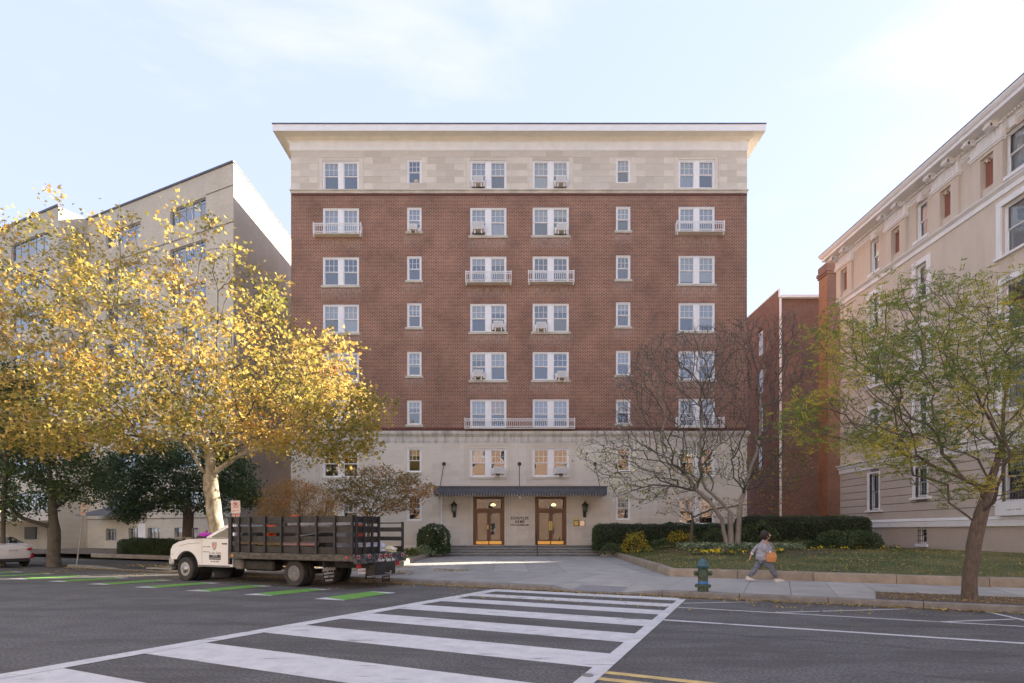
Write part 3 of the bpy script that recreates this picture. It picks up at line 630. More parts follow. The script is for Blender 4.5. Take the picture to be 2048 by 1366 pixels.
# ---------------------------------------------------------------- the left building, buff brick
LC = Vector((-.4886*40.3, 40.3, 0)); ZL = H+737/F*40.3
left = thing('apartment_building', 'long buff brick apartment block with horizontal strip windows behind the yellow tree', 'apartment building', LC, ST_ROT)
lw_holes = []; strip = []
for (a, b) in ((-6.9,-2.9), (-15.0,-10.5)):
    for k in range(8):
        zb = 24.75-3.05*k
        lw_holes.append((a, b, zb, zb+1.32)); strip.append((left, a, b, zb, 1.32, 0))
lo_holes = [(-6.4,-3.6,.95,1.95), (-9.6,-8.1,.95,1.95), (-12.0,-10.8,.95,1.95), (-2.4,-.6,.95,1.95), (-15.0,-13.6,.9,1.9)]
lw_holes = [h for h in lw_holes if h[2] > 2.6]+lo_holes
obj('wall', wall_mesh(-17.6, 0, 0, ZL, lw_holes, .3), mt['buff'], left)
ex, ey = 30*math.sin(ST_ROT), 30*math.cos(ST_ROT)
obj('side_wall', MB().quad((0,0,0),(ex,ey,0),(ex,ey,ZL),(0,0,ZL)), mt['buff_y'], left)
pass
obj('roof', MB().add([(-17.6,0,ZL),(0,0,ZL),(ex,ey,ZL),(-17.6+ex,ey,ZL)], [(0,1,2,3)]), mt['darkmetal'], left)
obj('parapet_coping', MB().box(-17.6,.04,-.08,.15,ZL,ZL+.14).add([(-.1,0,ZL),(.05,0,ZL),(ex+.05,ey,ZL),(ex-.1,ey,ZL),(-.1,0,ZL+.12),(.05,0,ZL+.12),(ex+.05,ey,ZL+.12),(ex-.1,ey,ZL+.12)], [(0,3,2,1),(4,5,6,7),(0,1,5,4),(1,2,6,5),(2,3,7,6),(3,0,4,7)]), mt['darkmetal'], left)
# wing that stands forward on the left
WY = -2.1; wh = []
for k in range(8):
    zb = 24.75-3.05*k; wh.append((-24.8,-18.4+.0,zb,zb+1.5)); strip.append((left, -24.8, -18.9, zb, 1.5, WY))
    wh[-1] = (-24.8,-18.9,zb,zb+1.5)
wh = [h for h in wh if h[2] > 2.6]
for a, b in ((-32.5,-27.5),(-41,-36)):
    for k in range(8):
        zb = 24.75-3.05*k
        if zb > 2.6: wh.append((a,b,zb,zb+1.4)); strip.append((left, a, b, zb, 1.4, WY))
obj('wall', wall_mesh(-46, -17.6, 2.55, ZL+.1, wh, .3, y=WY), mt['buff'], left)
obj('wall', MB().quad((-17.6,WY,0),(-17.6,0,0),(-17.6,0,ZL+.1),(-17.6,WY,ZL+.1)).quad((-46,WY,2.55),(-17.6,WY,2.55),(-17.6,WY+2.5,2.55),(-46,WY+2.5,2.55)).quad((-46,2.2,0),(-17.6,2.2,0),(-17.6,2.2,2.6),(-46,2.2,2.6)).quad((-46,WY,0),(-46,20,0),(-46,20,ZL),(-46,WY,ZL)).quad((-17.9,WY,0),(-17.9,2.2,0),(-17.9,2.2,2.6),(-17.9,WY,2.6)), mt['buff'], left)
obj('parapet_coping', MB().box(-46,-17.55,WY-.08,WY+.15,ZL+.1,ZL+.26), mt['darkmetal'], left)
obj('roof', MB().quad((-46,WY,ZL+.08),(-17.6,WY,ZL+.08),(-17.6,20,ZL+.08),(-46,20,ZL+.08)), mt['darkmetal'], left)
obj('carport_window', MB().box(-27,-24.5,2.1,2.19,.9,2.1), mt['black'], left); obj('carport_window', MB().box(-32,-30,2.1,2.19,.9,2.1), mt['black'], left)
M('painted joint shade', (.2,.17,.13))
for q_ in ((-17.6,23.55,23.62),(-2.9,26.15,26.2),(-17.6,2.62,2.7)): obj('string_course', MB().box(q_[0],0,-.03,0,q_[1],q_[2]), bpy.data.materials['painted joint shade'], left)  # thin recessed lines, their shade drawn as dark strips
def strip_window(par, a, b, z, h, y, n):
    w = b-a
    def fm():
        mb = MB(); frame_ring(mb, -w/2+.003, w/2-.003, .003, h-.003, .06, .14, .22)
        for i in range(1, n): mb.box(-w/2+w*i/n-.03, -w/2+w*i/n+.03, .142, .218, .06, h-.06)
        mb.box(-w/2+.06, w/2-.06, .15, .21, h*.75, h*.75+.04); return mb.mesh('window')
    wo = obj('window', cached(('sw',w,h,n), fm), M_ALU, par, (a+w/2, y, z))
    for i in range(n): obj('pane', cached(('swp',w,h,n), lambda: plane_mesh(w/n-.06, h-.12, .18)), mt['glass_blue'], wo, (-w/2+w*(i+.5)/n, 0, .06))
    if random.random() < .6:
        ww = w*random.choice((.2,.4)); obj('curtain', cached(('swc',round(ww,2),h), lambda: curtain_mesh(ww, h-.1, .27)), mt['blind'], wo, (random.uniform(-w/2+ww/2,w/2-ww/2),0,.05))
    obj('room', cached(('swr',w,h), lambda: room_mesh(w, h, 1.4, .31)), mt['room'], wo)
M_ALU = M('aluminium frame', (.42,.44,.45), rough=.4, metallic=.3)
for par, a, b, zb, h, y in strip:
    if zb > 2.6: strip_window(par, a, b, zb, h, y, 5)
for a, b, c, d in lo_holes: strip_window(left, a, b, c, d-c, 0, 3)
obj('entrance_roof', MB().add([(-15.4,-.0,3.3),(-10.4,-.0,3.3),(-10.1,-1.9,2.95),(-15.7,-1.9,2.95),(-13,-.4,3.75),(-15.4,0,3.2),(-10.4,0,3.2),(-10.1,-1.9,2.86),(-15.7,-1.9,2.86)], [(0,4,3),(1,2,4),(3,4,2),(0,1,4),(5,8,7,6),(2,3,8,7)]), mt['darkmetal'], left)
obj('door', MB().box(-10.75,-9.85,-.03,.05,.4,2.3), mt['white'], left)
fl = thing('wall_lamp', 'lit wall lamp glowing yellow on the buff building at far left', 'lamp', left.matrix_world @ Vector((0,0,0)))
fl.location = LC+Matrix.Rotation(ST_ROT, 3, 'Z') @ Vector((-26.0, WY-.25, 3.5))
obj('lamp_shade', MB().lathe([(.06,.16),(.28,.02),(.3,-.02)], 12), mt['black'], fl)
em = M('lamp bulb', (1,.7,.3)); em.node_tree.nodes['Principled BSDF'].inputs['Emission Color'].default_value = (1,.6,.15,1); em.node_tree.nodes['Principled BSDF'].inputs['Emission Strength'].default_value = 3
obj('bulb', MB().lathe([(.03,0),(.13,-.06),(.10,-.17),(0,-.2)], 12), em, fl)

# ---------------------------------------------------------------- the right building, tan with white trim; its flank faces -x
RX = 22.0; RF = 38.2
right = thing('apartment_building', 'tan painted building with white classical cornice and banded ground floor at right', 'apartment building', (RX, RF, 0), -math.pi/2)
rx = lambda u: RF-RX*F/(u-CX)                # photo column on the flank -> local x
ry = lambda u: RX*F/(u-CX)
rz = lambda u, v: H+(HV-v)*ry(u)/F
LR = 18.3; rholes = []; rw = []
colA, colB, colC = rx(1749), rx(1843), rx(2030)
for cx_ in (colA, colB): rw += [(cx_, 17.45, .85, 1.95, 0), (cx_, 14.05, .85, 2.0, 1), (cx_, 10.55, .85, 2.0, 1), (cx_, 7.1, .85, 2.0, 1)]
for cx_ in (colC, rx(2230)): rw += [(cx_, 17.45, 1.1, 1.95, 0), (cx_, 14.05, 1.3, 2.2, 1), (cx_, 10.55, 1.3, 2.2, 1), (cx_, 7.1, 1.3, 2.2, 1)]
rw += [(colA, 3.0, .85, 2.2, 2), (colB, 3.55, .85, 1.6, 2), (colC, 3.0, 1.3, 2.3, 2), (rx(1842)+.1, 1.02, .62, .86, 3)]
for cx_, z, w_, h_, k in rw: rholes.append((cx_-w_/2, cx_+w_/2, z, z+h_))
def hz(a, b): return [h for h in rholes if h[2] >= a-.01 and h[3] <= b+.01]
slots = [(rx(u)-.35, rx(u)+.35, 17.6, 19.0) for u in (1691.5, 1795, 1895.5, 1979)]
obj('basement_wall', wall_mesh(0, LR, -.2, 1.92, hz(-1, 1.92), .25), mt['painted'], right)
obj('upper_wall', wall_mesh(0, LR, 6.0, 20.2, hz(6, 20)+slots, .28), mt['tanpaint'], right)
obj('band_backing', wall_mesh(0, LR, 1.92, 6.0, hz(1.93, 6), .25, y=.05), M('dark groove', (.20,.17,.145)), right)
for i in range(7):
    a, b = 2.36+i*.45, 2.36+(i+1)*.45
    hl = [h for h in rholes if h[2] < b-.01 and h[3] > a+.01 and h[3] < 6]; hl.sort(); cur = 0; pcs = []
    for h in hl: pcs.append((cur, h[0])); cur = h[1]
    pcs.append((cur, LR)); mb = MB()
    for p, q in pcs: mb.box(p, q, -.0, .06, a+.018, b-.018)
    obj('stone_course', mb.mesh('course'), mt['greige'], right)
def rsweep(prof, nm, mat):
    mb = MB(); V = []
    for p, z in prof: V += [(0, p*-1+0, z)]
    V = []
    for p, z in prof: V += [(-p, 1.5, z), (-p, -p, z), (LR+p, -p, z), (LR+p, 1.5, z)]
    fs = [(i*4+s, i*4+s+1, i*4+s+5, i*4+s+4) for i in range(len(prof)-1) for s in range(3)]
    return obj(nm, MB().add(V, fs).mesh(nm), mat, right)
rsweep([(0,1.90),(.10,1.92),(.10,2.2),(.13,2.24),(.10,2.28),(.10,2.33),(.03,2.37),(0,2.37)], 'water_table', mt['whitewash'])
rsweep([(0,5.45),(.06,5.5),(.06,5.75),(.12,5.8),(.12,5.92),(.22,5.98),(.22,6.03),(0,6.06)], 'belt_course', mt['whitewash'])
rsweep([(0,16.72),(.07,16.74),(.07,16.86),(.04,16.88),(.04,16.98),(.15,17.06),(.2,17.1),(.2,17.14),(0,17.17)], 'belt_course', mt['whitewash'])
rsweep([(0,19.62),(.05,19.66),(.05,19.74),(.1,19.78),(.1,19.9),(.2,19.98),(.22,20.02),(.28,20.04),(.82,20.08),(.82,20.2),(.80,20.24),(.88,20.3),(.95,20.42),(.95,20.5),(.9,20.55),(0,20.6)], 'cornice', mt['whitewash'])
rsweep([(.95,20.5),(.97,20.5),(.97,20.54),(.9,20.56)], 'roof_edge', mt['darkmetal'])
den = MB(); x = .1
while x < LR: den.box(x, x+.09, -.27, -.18, 19.9, 20.0); x += .17
obj('dentils', den, mt['whitewash'], right, stuff=True)
for u in (1691.5, 1795, 1895.5, 1979, 2120):
    x = rx(u)
    p = obj('pilaster', MB().box(-.85,-.36,-.14,.0,17.17,19.0).box(.36,.85,-.14,.0,17.17,19.0).box(-.85,.85,-.14,.0,19.0,19.15), mt['tanpaint'], right, (x, 0, 0))
    obj('terracotta_panel', MB().box(-.345,.345,.12,.16,17.6,19.0), mt['terra'], p)
    orn = MB()
    for k in range(5): orn.box(-.35+k*.14, -.21+k*.14-.01, -.0, .12, 18.98-.1*[1,2,.6,2,1][k], 19.0)
    obj('ornament', orn, mt['tanpaint'], p)
    obj('capital', MB().box(-.9,.9,-.2,0,19.15,19.24).box(-.95,.95,-.25,0,19.24,19.32).box(-.87,.87,-.2,0,19.32,19.86).box(-.95,.95,-.28,0,19.86,19.95), mt['whitewash'], p)
    fl_ = MB()
    for k in range(11): fl_.box(-.8+k*.155, -.72+k*.155, -.225, -.2, 19.38, 19.82)
    obj('fluting', fl_, mt['whitewash'], p, stuff=True)
    for s in (-.62, .62):
        obj('console_bracket', MB().side([(-.17,0),(-.17,.32),(.17,.32),(.17,0)], -.62, -.28).lathe([(.09,-.17),(.09,.17)], 10, (0,-.62,.1), 'x').mesh('bracket'), mt['whitewash'], p, (s, 0, 19.78))
for cx_, z, w_, h_, k in rw:
    cvr = random.choice([None, ('blind',.5), ('blind',.3), ('curtain',1)])
    wo = sash_window(right, cx_, z, w_, h_, y=.12, casing=.07, glass=mt['glass_dark'] if k >= 2 else mt['glass'], nx=1, nz=1, covers=(cvr,), mat=mt['whitewash'], bars=(k >= 2))
    f = .26 if k in (1, 2) else .1
    y0 = -.07 if k != 2 else -.03
    if k in (0, 3): obj('window_surround', MB().box(-w_/2-.12, w_/2+.12, -.1, .0, -.16, -.01), mt['whitewash'], right, (cx_, 0, z))
    if k == 0: obj('keystone', MB().side([(-.13,0),(.13,0),(.2,.42),(-.2,.42)], -.14, 0), mt['whitewash'], right, (cx_, 0, z+h_))
    if k in (1, 2):
        mb = MB().box(-w_/2-f, -w_/2, y0, .0, -.04, h_+f).box(w_/2, w_/2+f, y0, .0, -.04, h_+f).box(-w_/2, w_/2, y0, 0, h_, h_+f)
        if k == 2: mb = MB().box(-w_/2-f, -w_/2, y0, .06, -.04, h_+.1).box(w_/2, w_/2+f*.3, y0, .06, -.04, h_+.1).box(-w_/2, w_/2, y0, .06, h_, h_+.1)
        obj('window_surround', mb, mt['whitewash'], right, (cx_, 0, z))
        obj('window_sill', MB().box(-w_/2-f-.06, w_/2+f+.06, -.14, .0, -.15, -.04), mt['whitewash'], right, (cx_, 0, z))
obj('porch_wall', MB().box(rx(2002), LR+.0, -.28, -.002, 2.38, 3.0), mt['whitewash'], right)
# rest of the volume
mb = MB().quad((0,0,-.2),(0,25,-.2),(0,25,20.5),(0,0,20.5)).quad((0,25,0),(32,25,0),(32,25,20.5),(0,25,20.5)).quad((0,.0,20.45),(LR,0,20.45),(32,25,20.45),(0,25,20.45))
obj('rear_wall', mb, mt['tanpaint'], right)
fa = math.atan2(25, 32-LR)
obj('street_front', MB().quad((LR,0,-.2),(32,25,-.2),(32,25,20.45),(LR,0,20.45)), mt['tanpaint'], right)

# ---------------------------------------------------------------- red brick building seen in the gap
gap = thing('brick_building', 'orange red brick building in the gap with a long white downspout', 'building', (0, 50, 0))
X0 = (1557-CX)/F*50; X1 = (1700-CX)/F*50; ZG = H+467/F*50; s50 = 50/F
obj('front_wall', MB().quad((X0,0,0),(X1+40,0,0),(X1+40,0,ZG),(X0,0,ZG)), mt['brick_orange'], gap)  # right end lengthened out of view to block sun from the forecourt
ZS = H+(HV-580)*s50
obj('side_wall', wall_mesh(-14, 0, 0, ZS, [(-4.2,-3.1,ZS-4.6,ZS-2.2),(-4.2,-3.1,ZS-8.2,ZS-6.0),(-4.2,-3.1,ZS-11.8,ZS-9.6),(-4.2,-3.1,ZS-15.4,ZS-13.2)], .2), mt['brick_orange'], gap, (X0, 0, 0), rot=(0,0,-math.pi/2))
for k in range(4):
    f_ = obj('window', MB().box(-4.17,-3.13,.08,.14,0,2.2), mt['white'], gap, (X0, 0, ZS-4.6-3.6*k), rot=(0,0,-math.pi/2)); obj('pane', MB().quad((-4.05,.075,.1),(-3.25,.075,.1),(-3.25,.075,2.1),(-4.05,.075,2.1)), mt['glass_dark'], f_)
obj('parapet', MB().box(X0-.05, X0+.14, -.1, 14, ZS, ZS+.1).box(X0-.02,X0+.13,-.1,0,ZG,ZS), mt['white'], gap)
obj('gutter', MB().box(X0+.14, (1652-CX)*s50, -.35, 0, ZG-.12, ZG+.12), mt['white'], gap)
obj('roof', MB().quad((X0,0,ZG+.1),(X1+40,0,ZG+.1),(X1+40,14,ZG+.1),(X0,14,ZG+.1)), mt['darkmetal'], gap)  # covers the added unseen length as well
obj('downspout', MB().tube([(X0+.12,-.1,.3),(X0+.12,-.1,ZG-.1)], .10, 8), mt['white'], gap)
ch = MB(); cX0, cX1 = (1645-CX)/F*46, (1700-CX)/F*46; cz = H+(HV-530)/F*46
cX0 = (1655-CX)/F*46; ch.box(cX0, cX1, -4, -2.7, 0, cz)
obj('chimney_lit_side', MB().quad((cX0-.004,-4,0),(cX0-.004,-2.7,0),(cX0-.004,-2.7,cz-.7),(cX0-.004,-4,cz-.7)), mt['brick_lit_y'], gap)  # sheet over the left face, its lit look painted in brighter brick
c_ = obj('chimney', ch, mt['brick_orange'], gap, label='tall corbelled brick chimney')
obj('chimney_cap', MB().box(cX0-.08, cX1, -4.08, -2.62, cz-.7, cz-.5).box(cX0-.14, cX1, -4.14, -2.56, cz-.5, cz-.25).box(cX0-.05, cX1, -4.05, -2.65, cz-.25, cz+.25).box(cX0+.3,cX1,-3.9,-2.8,cz+.25,cz+.45), M('chimney brick', (.16,.09,.07), (.28,.15,.1), scale=6, mapping=(3,3,12)), c_)
obj('doorway', MB().box((1508-CX)*s50, (1516-CX)*s50, 3, 3.1, .6, 3.6).box((1504-CX)*s50, (1521-CX)*s50, 3.1, 3.2, .6, 3.9), mt['black'], gap)

# ---------------------------------------------------------------- rows across the street, seen in the window reflections
for k, (t0, t1, hgt, mat_, lab) in enumerate(((-60,-20,15.5,'tanpaint','pale row of flats behind the camera'),(-19,6,14.5,'bricks_far','red brick row building behind the camera, across the street'),(7,46,16,'bricks_far','brick block behind the camera to the right'))):
    p = SC(t1, -9, 0); b_ = thing('row_building', lab, 'building', p, ST_ROT+math.pi)
    L_ = t1-t0; hl = [(x+.9, x+2.1, z, z+1.8) for x in np.arange(.6, L_-2.5, 3.0) for z in np.arange(1.2, hgt-2.4, 3.1)]
    obj('front_wall', wall_mesh(0, L_, 0, hgt, hl, .2), mt[mat_], b_)
    for h in hl: w__ = obj('window', cached('rowwin', lambda: (lambda m: (frame_ring(m,-.6,.6,0,1.8,.08,.05,.12), m.box(-.52,.52,.06,.11,.88,.93))[1])(MB()).mesh('window')), mt['white'], b_, ((h[0]+h[1])/2,0,h[2])); obj('pane', cached('rowpane', lambda: plane_mesh(1.1,1.7,.13)), M_PANE if 'M_PANE' in globals() else globals().setdefault('M_PANE', M('far pane', (.04,.05,.06), rough=.1)), w__, (0,0,.05))
    obj('body', MB().box(0, L_, .21, 11, 0, hgt), mt['room'], b_); obj('cornice', MB().box(-.1, L_+.1, -.35, .2, hgt, hgt+.35), mt['cream'], b_)
# ---------------------------------------------------------------- ground, road, pavements
SZ = .14                                            # pavement height above the road
def poly_mesh(pts, thick=0.0):
    n = len(pts); me = MB()
    if thick: me.add([tuple(p) for p in pts]+[(p[0],p[1],p[2]-thick) for p in pts], [tuple(range(n)), tuple(range(n,2*n))[::-1]]+[(i,n+i,n+(i+1)%n,(i+1)%n) for i in range(n)])
    else: me.add([tuple(p) for p in pts], [tuple(range(n))])
    return me
ground = struct('ground', poly_mesh([(-600,-600,-.06),(600,-600,-.06),(600,900,-.06),(-600,900,-.06)]), mt['soil'])
KC = 15.18                                          # kerb line across the street
road = struct('road', poly_mesh([SC(-200,-4.5,0),SC(120,-4.5,0),SC(120,KC,0),SC(-200,KC,0)]), mt['asphalt'])
struct('far_pavement', poly_mesh([SC(-200,-9,.12),SC(120,-9,.12),SC(120,-4.5,.12),SC(-200,-4.5,.12)], .15), mt['slab'][0])
tr0, tr1 = to_sc(G(1062,1188))[0], to_sc(G(1312,1192))[0]
KC0 = KC
jd = Vector((376/F, 1, 0)); jd.normalize()           # direction of the joints on the left, across the pavement
C0, C1 = KC+.2, 20.05
def joint(t0, left):                                # t at near and far edges
    n0 = N_DIR.dot(jd); s0 = -(S_DIR.dot(jd)); k = s0/n0 if left else .0
    k = .0 if not left else k
    return t0, t0+(C1-C0)*k*.5
ts = [to_sc(G(u,v,SZ))[0] for u, v in ((1314,1186),(1486,1187),(1583,1190),(1676,1194),(1778,1200))]
tl_ = []; x = ts[0]-1.55
while x > -26: tl_.append(x); x -= 1.55
tr_ = []; x = ts[-1]+1.5
while x < 13: tr_.append(x); x += 1.5
joints = sorted(tl_+ts+tr_)
pit_t = to_sc(G(1752,1200,SZ))[0]
pave = struct('pavement', poly_mesh([SC(-60,KC+.1,.02),SC(30,KC+.1,.02),SC(30,20.1,.02),SC(-60,20.1,.02)]), mt['dirtgap'])
def slab(ta, tb, ca, cb, ta2=None, tb2=None, par=pave, z=SZ, g=.006):
    ta2 = ta if ta2 is None else ta2; tb2 = tb if tb2 is None else tb2; dz = random.uniform(-.003,.003)
    p = [SC(ta+g,ca,z+dz),SC(tb-g,ca,z+dz),SC(tb2-g,cb,z+dz),SC(ta2+g,cb,z+dz)]
    obj('slab', poly_mesh(p, .05), random.choice(mt['slab']), par)
e0 = min(a for a, b in zip(joints, joints[1:]) if tr0 < (a+b)/2 < tr1+.2); e1 = max(b for a, b in zip(joints, joints[1:]) if tr0 < (a+b)/2 < tr1+.2)
# kerb stones (dropped at the crossing)
kerb = struct('kerb'); t = -30.0
tr0, tr1 = to_sc(G(1062,1188))[0], to_sc(G(1312,1192))[0]
alley = (to_sc(G(225,1138))[0], to_sc(G(345,1143))[0])
kt = []
rt0, rt1 = to_sc(G(1137,1180,.05))[0], to_sc(G(1240,1184,.05))[0]; cut = [t]
while t < 14: t += 2.1+random.uniform(-.3,.3); cut.append(t)
cut = sorted([c for c in cut if min(abs(c-q) for q in (e0,rt0,rt1,e1)) > .5]+[e0,rt0,rt1,e1]); kt = list(zip(cut, cut[1:]))
def kh(t):
    if e0 <= t <= e1: return (SZ+(.02-SZ)*(t-e0)/(rt0-e0)) if t < rt0 else (.02 if t <= rt1 else .02+(SZ-.02)*(t-rt1)/(e1-rt1))
    if alley[0] < t < alley[1]: return .03
    for e, s in ((alley[0],-1),(alley[1],1)):
        d = (t-e)*s
        if 0 <= d < .7: return .03+(SZ-.03)*d/.7
    return SZ
for a, b in kt:
    ka, kb = kh(a), kh(b); V = []; g = .008
    prof = lambda h: [(KC,-.02),(KC+.01,h-.02),(KC+.03,h+.004),(KC+.19,h+.006),(KC+.19,-.02)]
    for tt, h in ((a+g, ka), (b-g, kb)):
        V += [tuple(SC(tt, c, z)) for c, z in prof(h)]
    fs = [(0,1,2,3,4),(9,8,7,6,5)]+[(i,5+i,5+(i+1)%5,(i+1)%5) for i in range(5)]
    obj('kerbstone', MB().add(V, fs), mt['granite'], kerb)
# pavement slabs: joints follow the photo, real gaps between slabs
kx = lambda t: t-(C1-C0)*(.10 if t < ts[0]-.1 else .07)
e0 = min(a for a, b in zip(joints, joints[1:]) if tr0 < (a+b)/2 < tr1+.2); e1 = max(b for a, b in zip(joints, joints[1:]) if tr0 < (a+b)/2 < tr1+.2)
for a, b in zip(joints, joints[1:]):
    if a >= ts[-1]-.01:                            # tree pit: slabs only behind it
        slab(a+(.35 if False else 0), b, 17.15, C1)
        if a < pit_t: slab(a, min(b, pit_t), C0, 17.14)
        continue
    if alley[0]-.2 < (a+b)/2 < alley[1]+.3: slab(a, b, C0, 16.6); slab(a, b, 16.61, C1, a, b); continue
    if tr0 < (a+b)/2 < tr1+.2:
        slab(a, b, 17.0, C1, a, b); continue
    slab(a, b, C0, C1, a, b)
# kerb ramp: sloping pad with tactile studs and two flares
rt0, rt1 = to_sc(G(1137,1180,.05))[0], to_sc(G(1240,1184,.05))[0]

ramp_ = struct('kerb_ramp', poly_mesh([SC(rt0,KC+.2,.028),SC(rt1,KC+.2,.028),SC(rt1,16.97,SZ),SC(rt0,16.97,SZ)]), mt['slab'][2])
obj('flare', poly_mesh([SC(e0,KC+.2,SZ),SC(rt0-.01,KC+.2,.028),SC(rt0-.01,16.97,SZ)]), mt['slab'][0], ramp_)
obj('flare', poly_mesh([SC(rt1+.01,KC+.2,.028),SC(e1,KC+.2,SZ),SC(rt1+.01,16.97,SZ)]), mt['slab'][2], ramp_)
obj('flare', poly_mesh([SC(e0,KC+.205,SZ),SC(rt0-.01,16.975,SZ),SC(e0,16.975,SZ)]), mt['slab'][1], ramp_)
obj('flare', poly_mesh([SC(rt1+.01,16.975,SZ),SC(e1,KC+.205,SZ),SC(e1,16.975,SZ)]), mt['slab'][3], ramp_)
st = MB(); 
for i in range(14):
    for j in range(7):
        tt = rt0+.12+(rt1-rt0-.24)*i/13; cc = KC+.34+.7*j/6; zz = .028+(cc-KC-.2)/(16.97-KC-.2)*(SZ-.028)
        p = SC(tt, cc, zz+.004); st.box(p.x-.022, p.x+.022, p.y-.022, p.y+.022, p.z-.004, p.z+.008)
z1_ = .028+(.88)/(16.97-KC-.2)*(SZ-.028)+.004
obj('tactile_pad', poly_mesh([SC(rt0+.04,KC+.24,.034),SC(rt1-.04,KC+.24,.034),SC(rt1-.04,KC+1.08,z1_),SC(rt0+.04,KC+1.08,z1_)]), M('tactile grey', (.22,.23,.25), rough=.8), ramp_)
obj('tactile_studs', st, M('tactile stud', (.27,.28,.30), rough=.8), ramp_, stuff=True)
# forecourt of the building, slabs square to its front
PX0, PX1 = -5.2, 6.35; PY1 = 35.25
def c20_y(x): return (20.06-N_DIR.x*x)/N_DIR.y
Aw = (G(1339,1153,SZ)); Bw = Vector((6.2, 34.9, SZ)); Al = G(798,1134,SZ); Bl = Vector((-5.0, 34.9, SZ))
fore = struct('forecourt', poly_mesh([(Al.x-1.5,c20_y(Al.x-1.5),SZ-.034),(Aw.x+.3,c20_y(Aw.x+.3),SZ-.034),(Bw.x+.4,PY1+.5,SZ-.034),(Bl.x-.4,PY1+.5,SZ-.034)]), mt['dirtgap'])
def xl(y): return Bl.x+(Al.x-Bl.x)*(Bl.y-y)/(Bl.y-Al.y) if y < Bl.y else Bl.x
def xr(y): return Bw.x+(Aw.x-Bw.x)*(Bw.y-y)/(Bw.y-Aw.y) if y < Bw.y else Bw.x
edges = [-6.4+1.41*i for i in range(10)]
for a, b in zip(edges, edges[1:]):
    ys = [None, 27.2, 31.2, PY1] if True else []
    for j in range(3):
        y0a = c20_y(a) if j == 0 else ys[j]; y0b = c20_y(b) if j == 0 else ys[j]; y1_ = ys[j+1]
        g = .007; lo = lambda x, y: min(max(x, xl(y)), xr(y))
        if lo(b,y1_)-lo(a,y1_) < .05 and lo(b,y0b)-lo(a,y0a) < .05: continue
        p = [(lo(a,y0a)+g,y0a+g,SZ),(lo(b,y0b)-g,y0b+g,SZ),(lo(b,y1_)-g,y1_-g,SZ),(lo(a,y1_)+g,y1_-g,SZ)]
        obj('slab', poly_mesh(p, .05), random.choice(mt['slab']), fore)
# steps and their end blocks
steps = thing('entrance_steps', 'dark bluestone steps running the full width of the entrance', 'steps', (0,0,0))
sx0, sx1 = (862-CX)/F*35.3, (1228-CX)/F*35.3
for i in range(4):
    z0 = SZ+.1625*i; y0 = 35.25+.33*i; ins = .16*i
    obj('step', MB().box(sx0+ins, sx1-ins, y0, 36.98, z0+(.0 if i == 0 else .002), z0+.1615).mesh('step', bevel=.012), mt['bluestone'], steps)
    obj('tread_nosing', MB().box(sx0+ins-.01, sx1-ins+.01, y0-.025, y0+.3, z0+.1625-.045, z0+.1625+.006).mesh('nosing', bevel=.01), mt['nosing'], steps)
for (u0, u1, lab) in ((855,882,'low stone block with a cap at the left end of the steps'),(1201,1229,'low stone block with a cap at the right end of the steps')):
    a, b = (u0-CX)/F*35.2, (u1-CX)/F*35.2
    t = thing('stone_pier', lab, 'stone block', ((a+b)/2, 36.0, SZ), 0, 'stone blocks at the ends of the steps'); w_ = (b-a)/2
    obj('base', MB().box(-w_, w_, -.85, .95, -.02, .56).mesh('base', bevel=.015), mt['trimstone'], t); obj('cap', MB().box(-w_-.05, w_+.05, -.9, .95, .562, .66).mesh('cap', bevel=.015), mt['stained'], t)
hr = thing('handrail', 'thin black iron handrail standing on the steps in front of the right door', 'handrail', ((1074.5-CX)/F*35.2, 35.15, SZ))
obj('post', MB().tube([(0,0,0),(0,0,.95)], .022, 8), mt['black'], hr); obj('post', MB().tube([(0,1.3,.5),(0,1.3,1.6)], .022, 8), mt['black'], hr)
obj('rail', MB().tube([(0,-.12,.82),(0,-.06,.94),(0,1.3,1.6),(0,1.42,1.6)], .025, 8), mt['black'], hr)
# lawn edging stones
def edging(name, pts, h, w, label, L=2.1, z=SZ):
    t = thing(name, label, 'kerb', (0,0,0))
    for a, b in zip(pts, pts[1:]):
        a, b = Vector(a), Vector(b); d = (b-a); n = max(1, round(d.length/L)); d.normalize(); nn = Vector((-d.y, d.x, 0))
        for i in range(n):
            p = a+(b-a)*i/n+d*.008; q = a+(b-a)*(i+1)/n-d*.008; hh = h+random.uniform(-.012,.012); V = []
            for e in (p, q):
                for o_, z_ in ((0,-.03),(.012,hh-.05),(.05,hh),(w-.03,hh+.005),(w,hh-.03),(w,-.03)): V.append((e.x+nn.x*o_, e.y+nn.y*o_, z+z_))
            obj('edging_stone', MB().add(V, [(0,1,2,3,4,5),(11,10,9,8,7,6)]+[(k,6+k,6+(k+1)%6,(k+1)%6) for k in range(6)]).mesh('edging', smooth=True), mt['oldstone'], t)
    return t
A3 = Vector((Aw.x, Aw.y, 0)); B3 = Vector((Bw.x, Bw.y, 0)); E3 = SC(14, 20.1, 0)
edging('lawn_kerb', [B3, A3, E3], .27, .3, 'rounded old concrete kerb round the front lawn at right')
Al3 = Vector((Al.x, Al.y, 0)); Bl3 = Vector((Bl.x, Bl.y, 0))
edging('bed_kerb', [SC(to_sc(G(370,1120,SZ))[0], 20.2, 0), SC(to_sc(Al3)[0]-.3, 20.35, 0), Al3, Bl3], .24, .28, 'pale concrete kerb round the planting bed left of the forecourt')
kx0, kx1 = to_sc(G(165,1120,SZ))[0], to_sc(G(345,1120,SZ))[0]
edging('bed_kerb', [SC(to_sc(G(60,1118,SZ))[0], 20.4, 0), SC(kx1+.4, 20.4, 0)], .2, .25, 'brown kerb in front of the clipped hedges at far left')
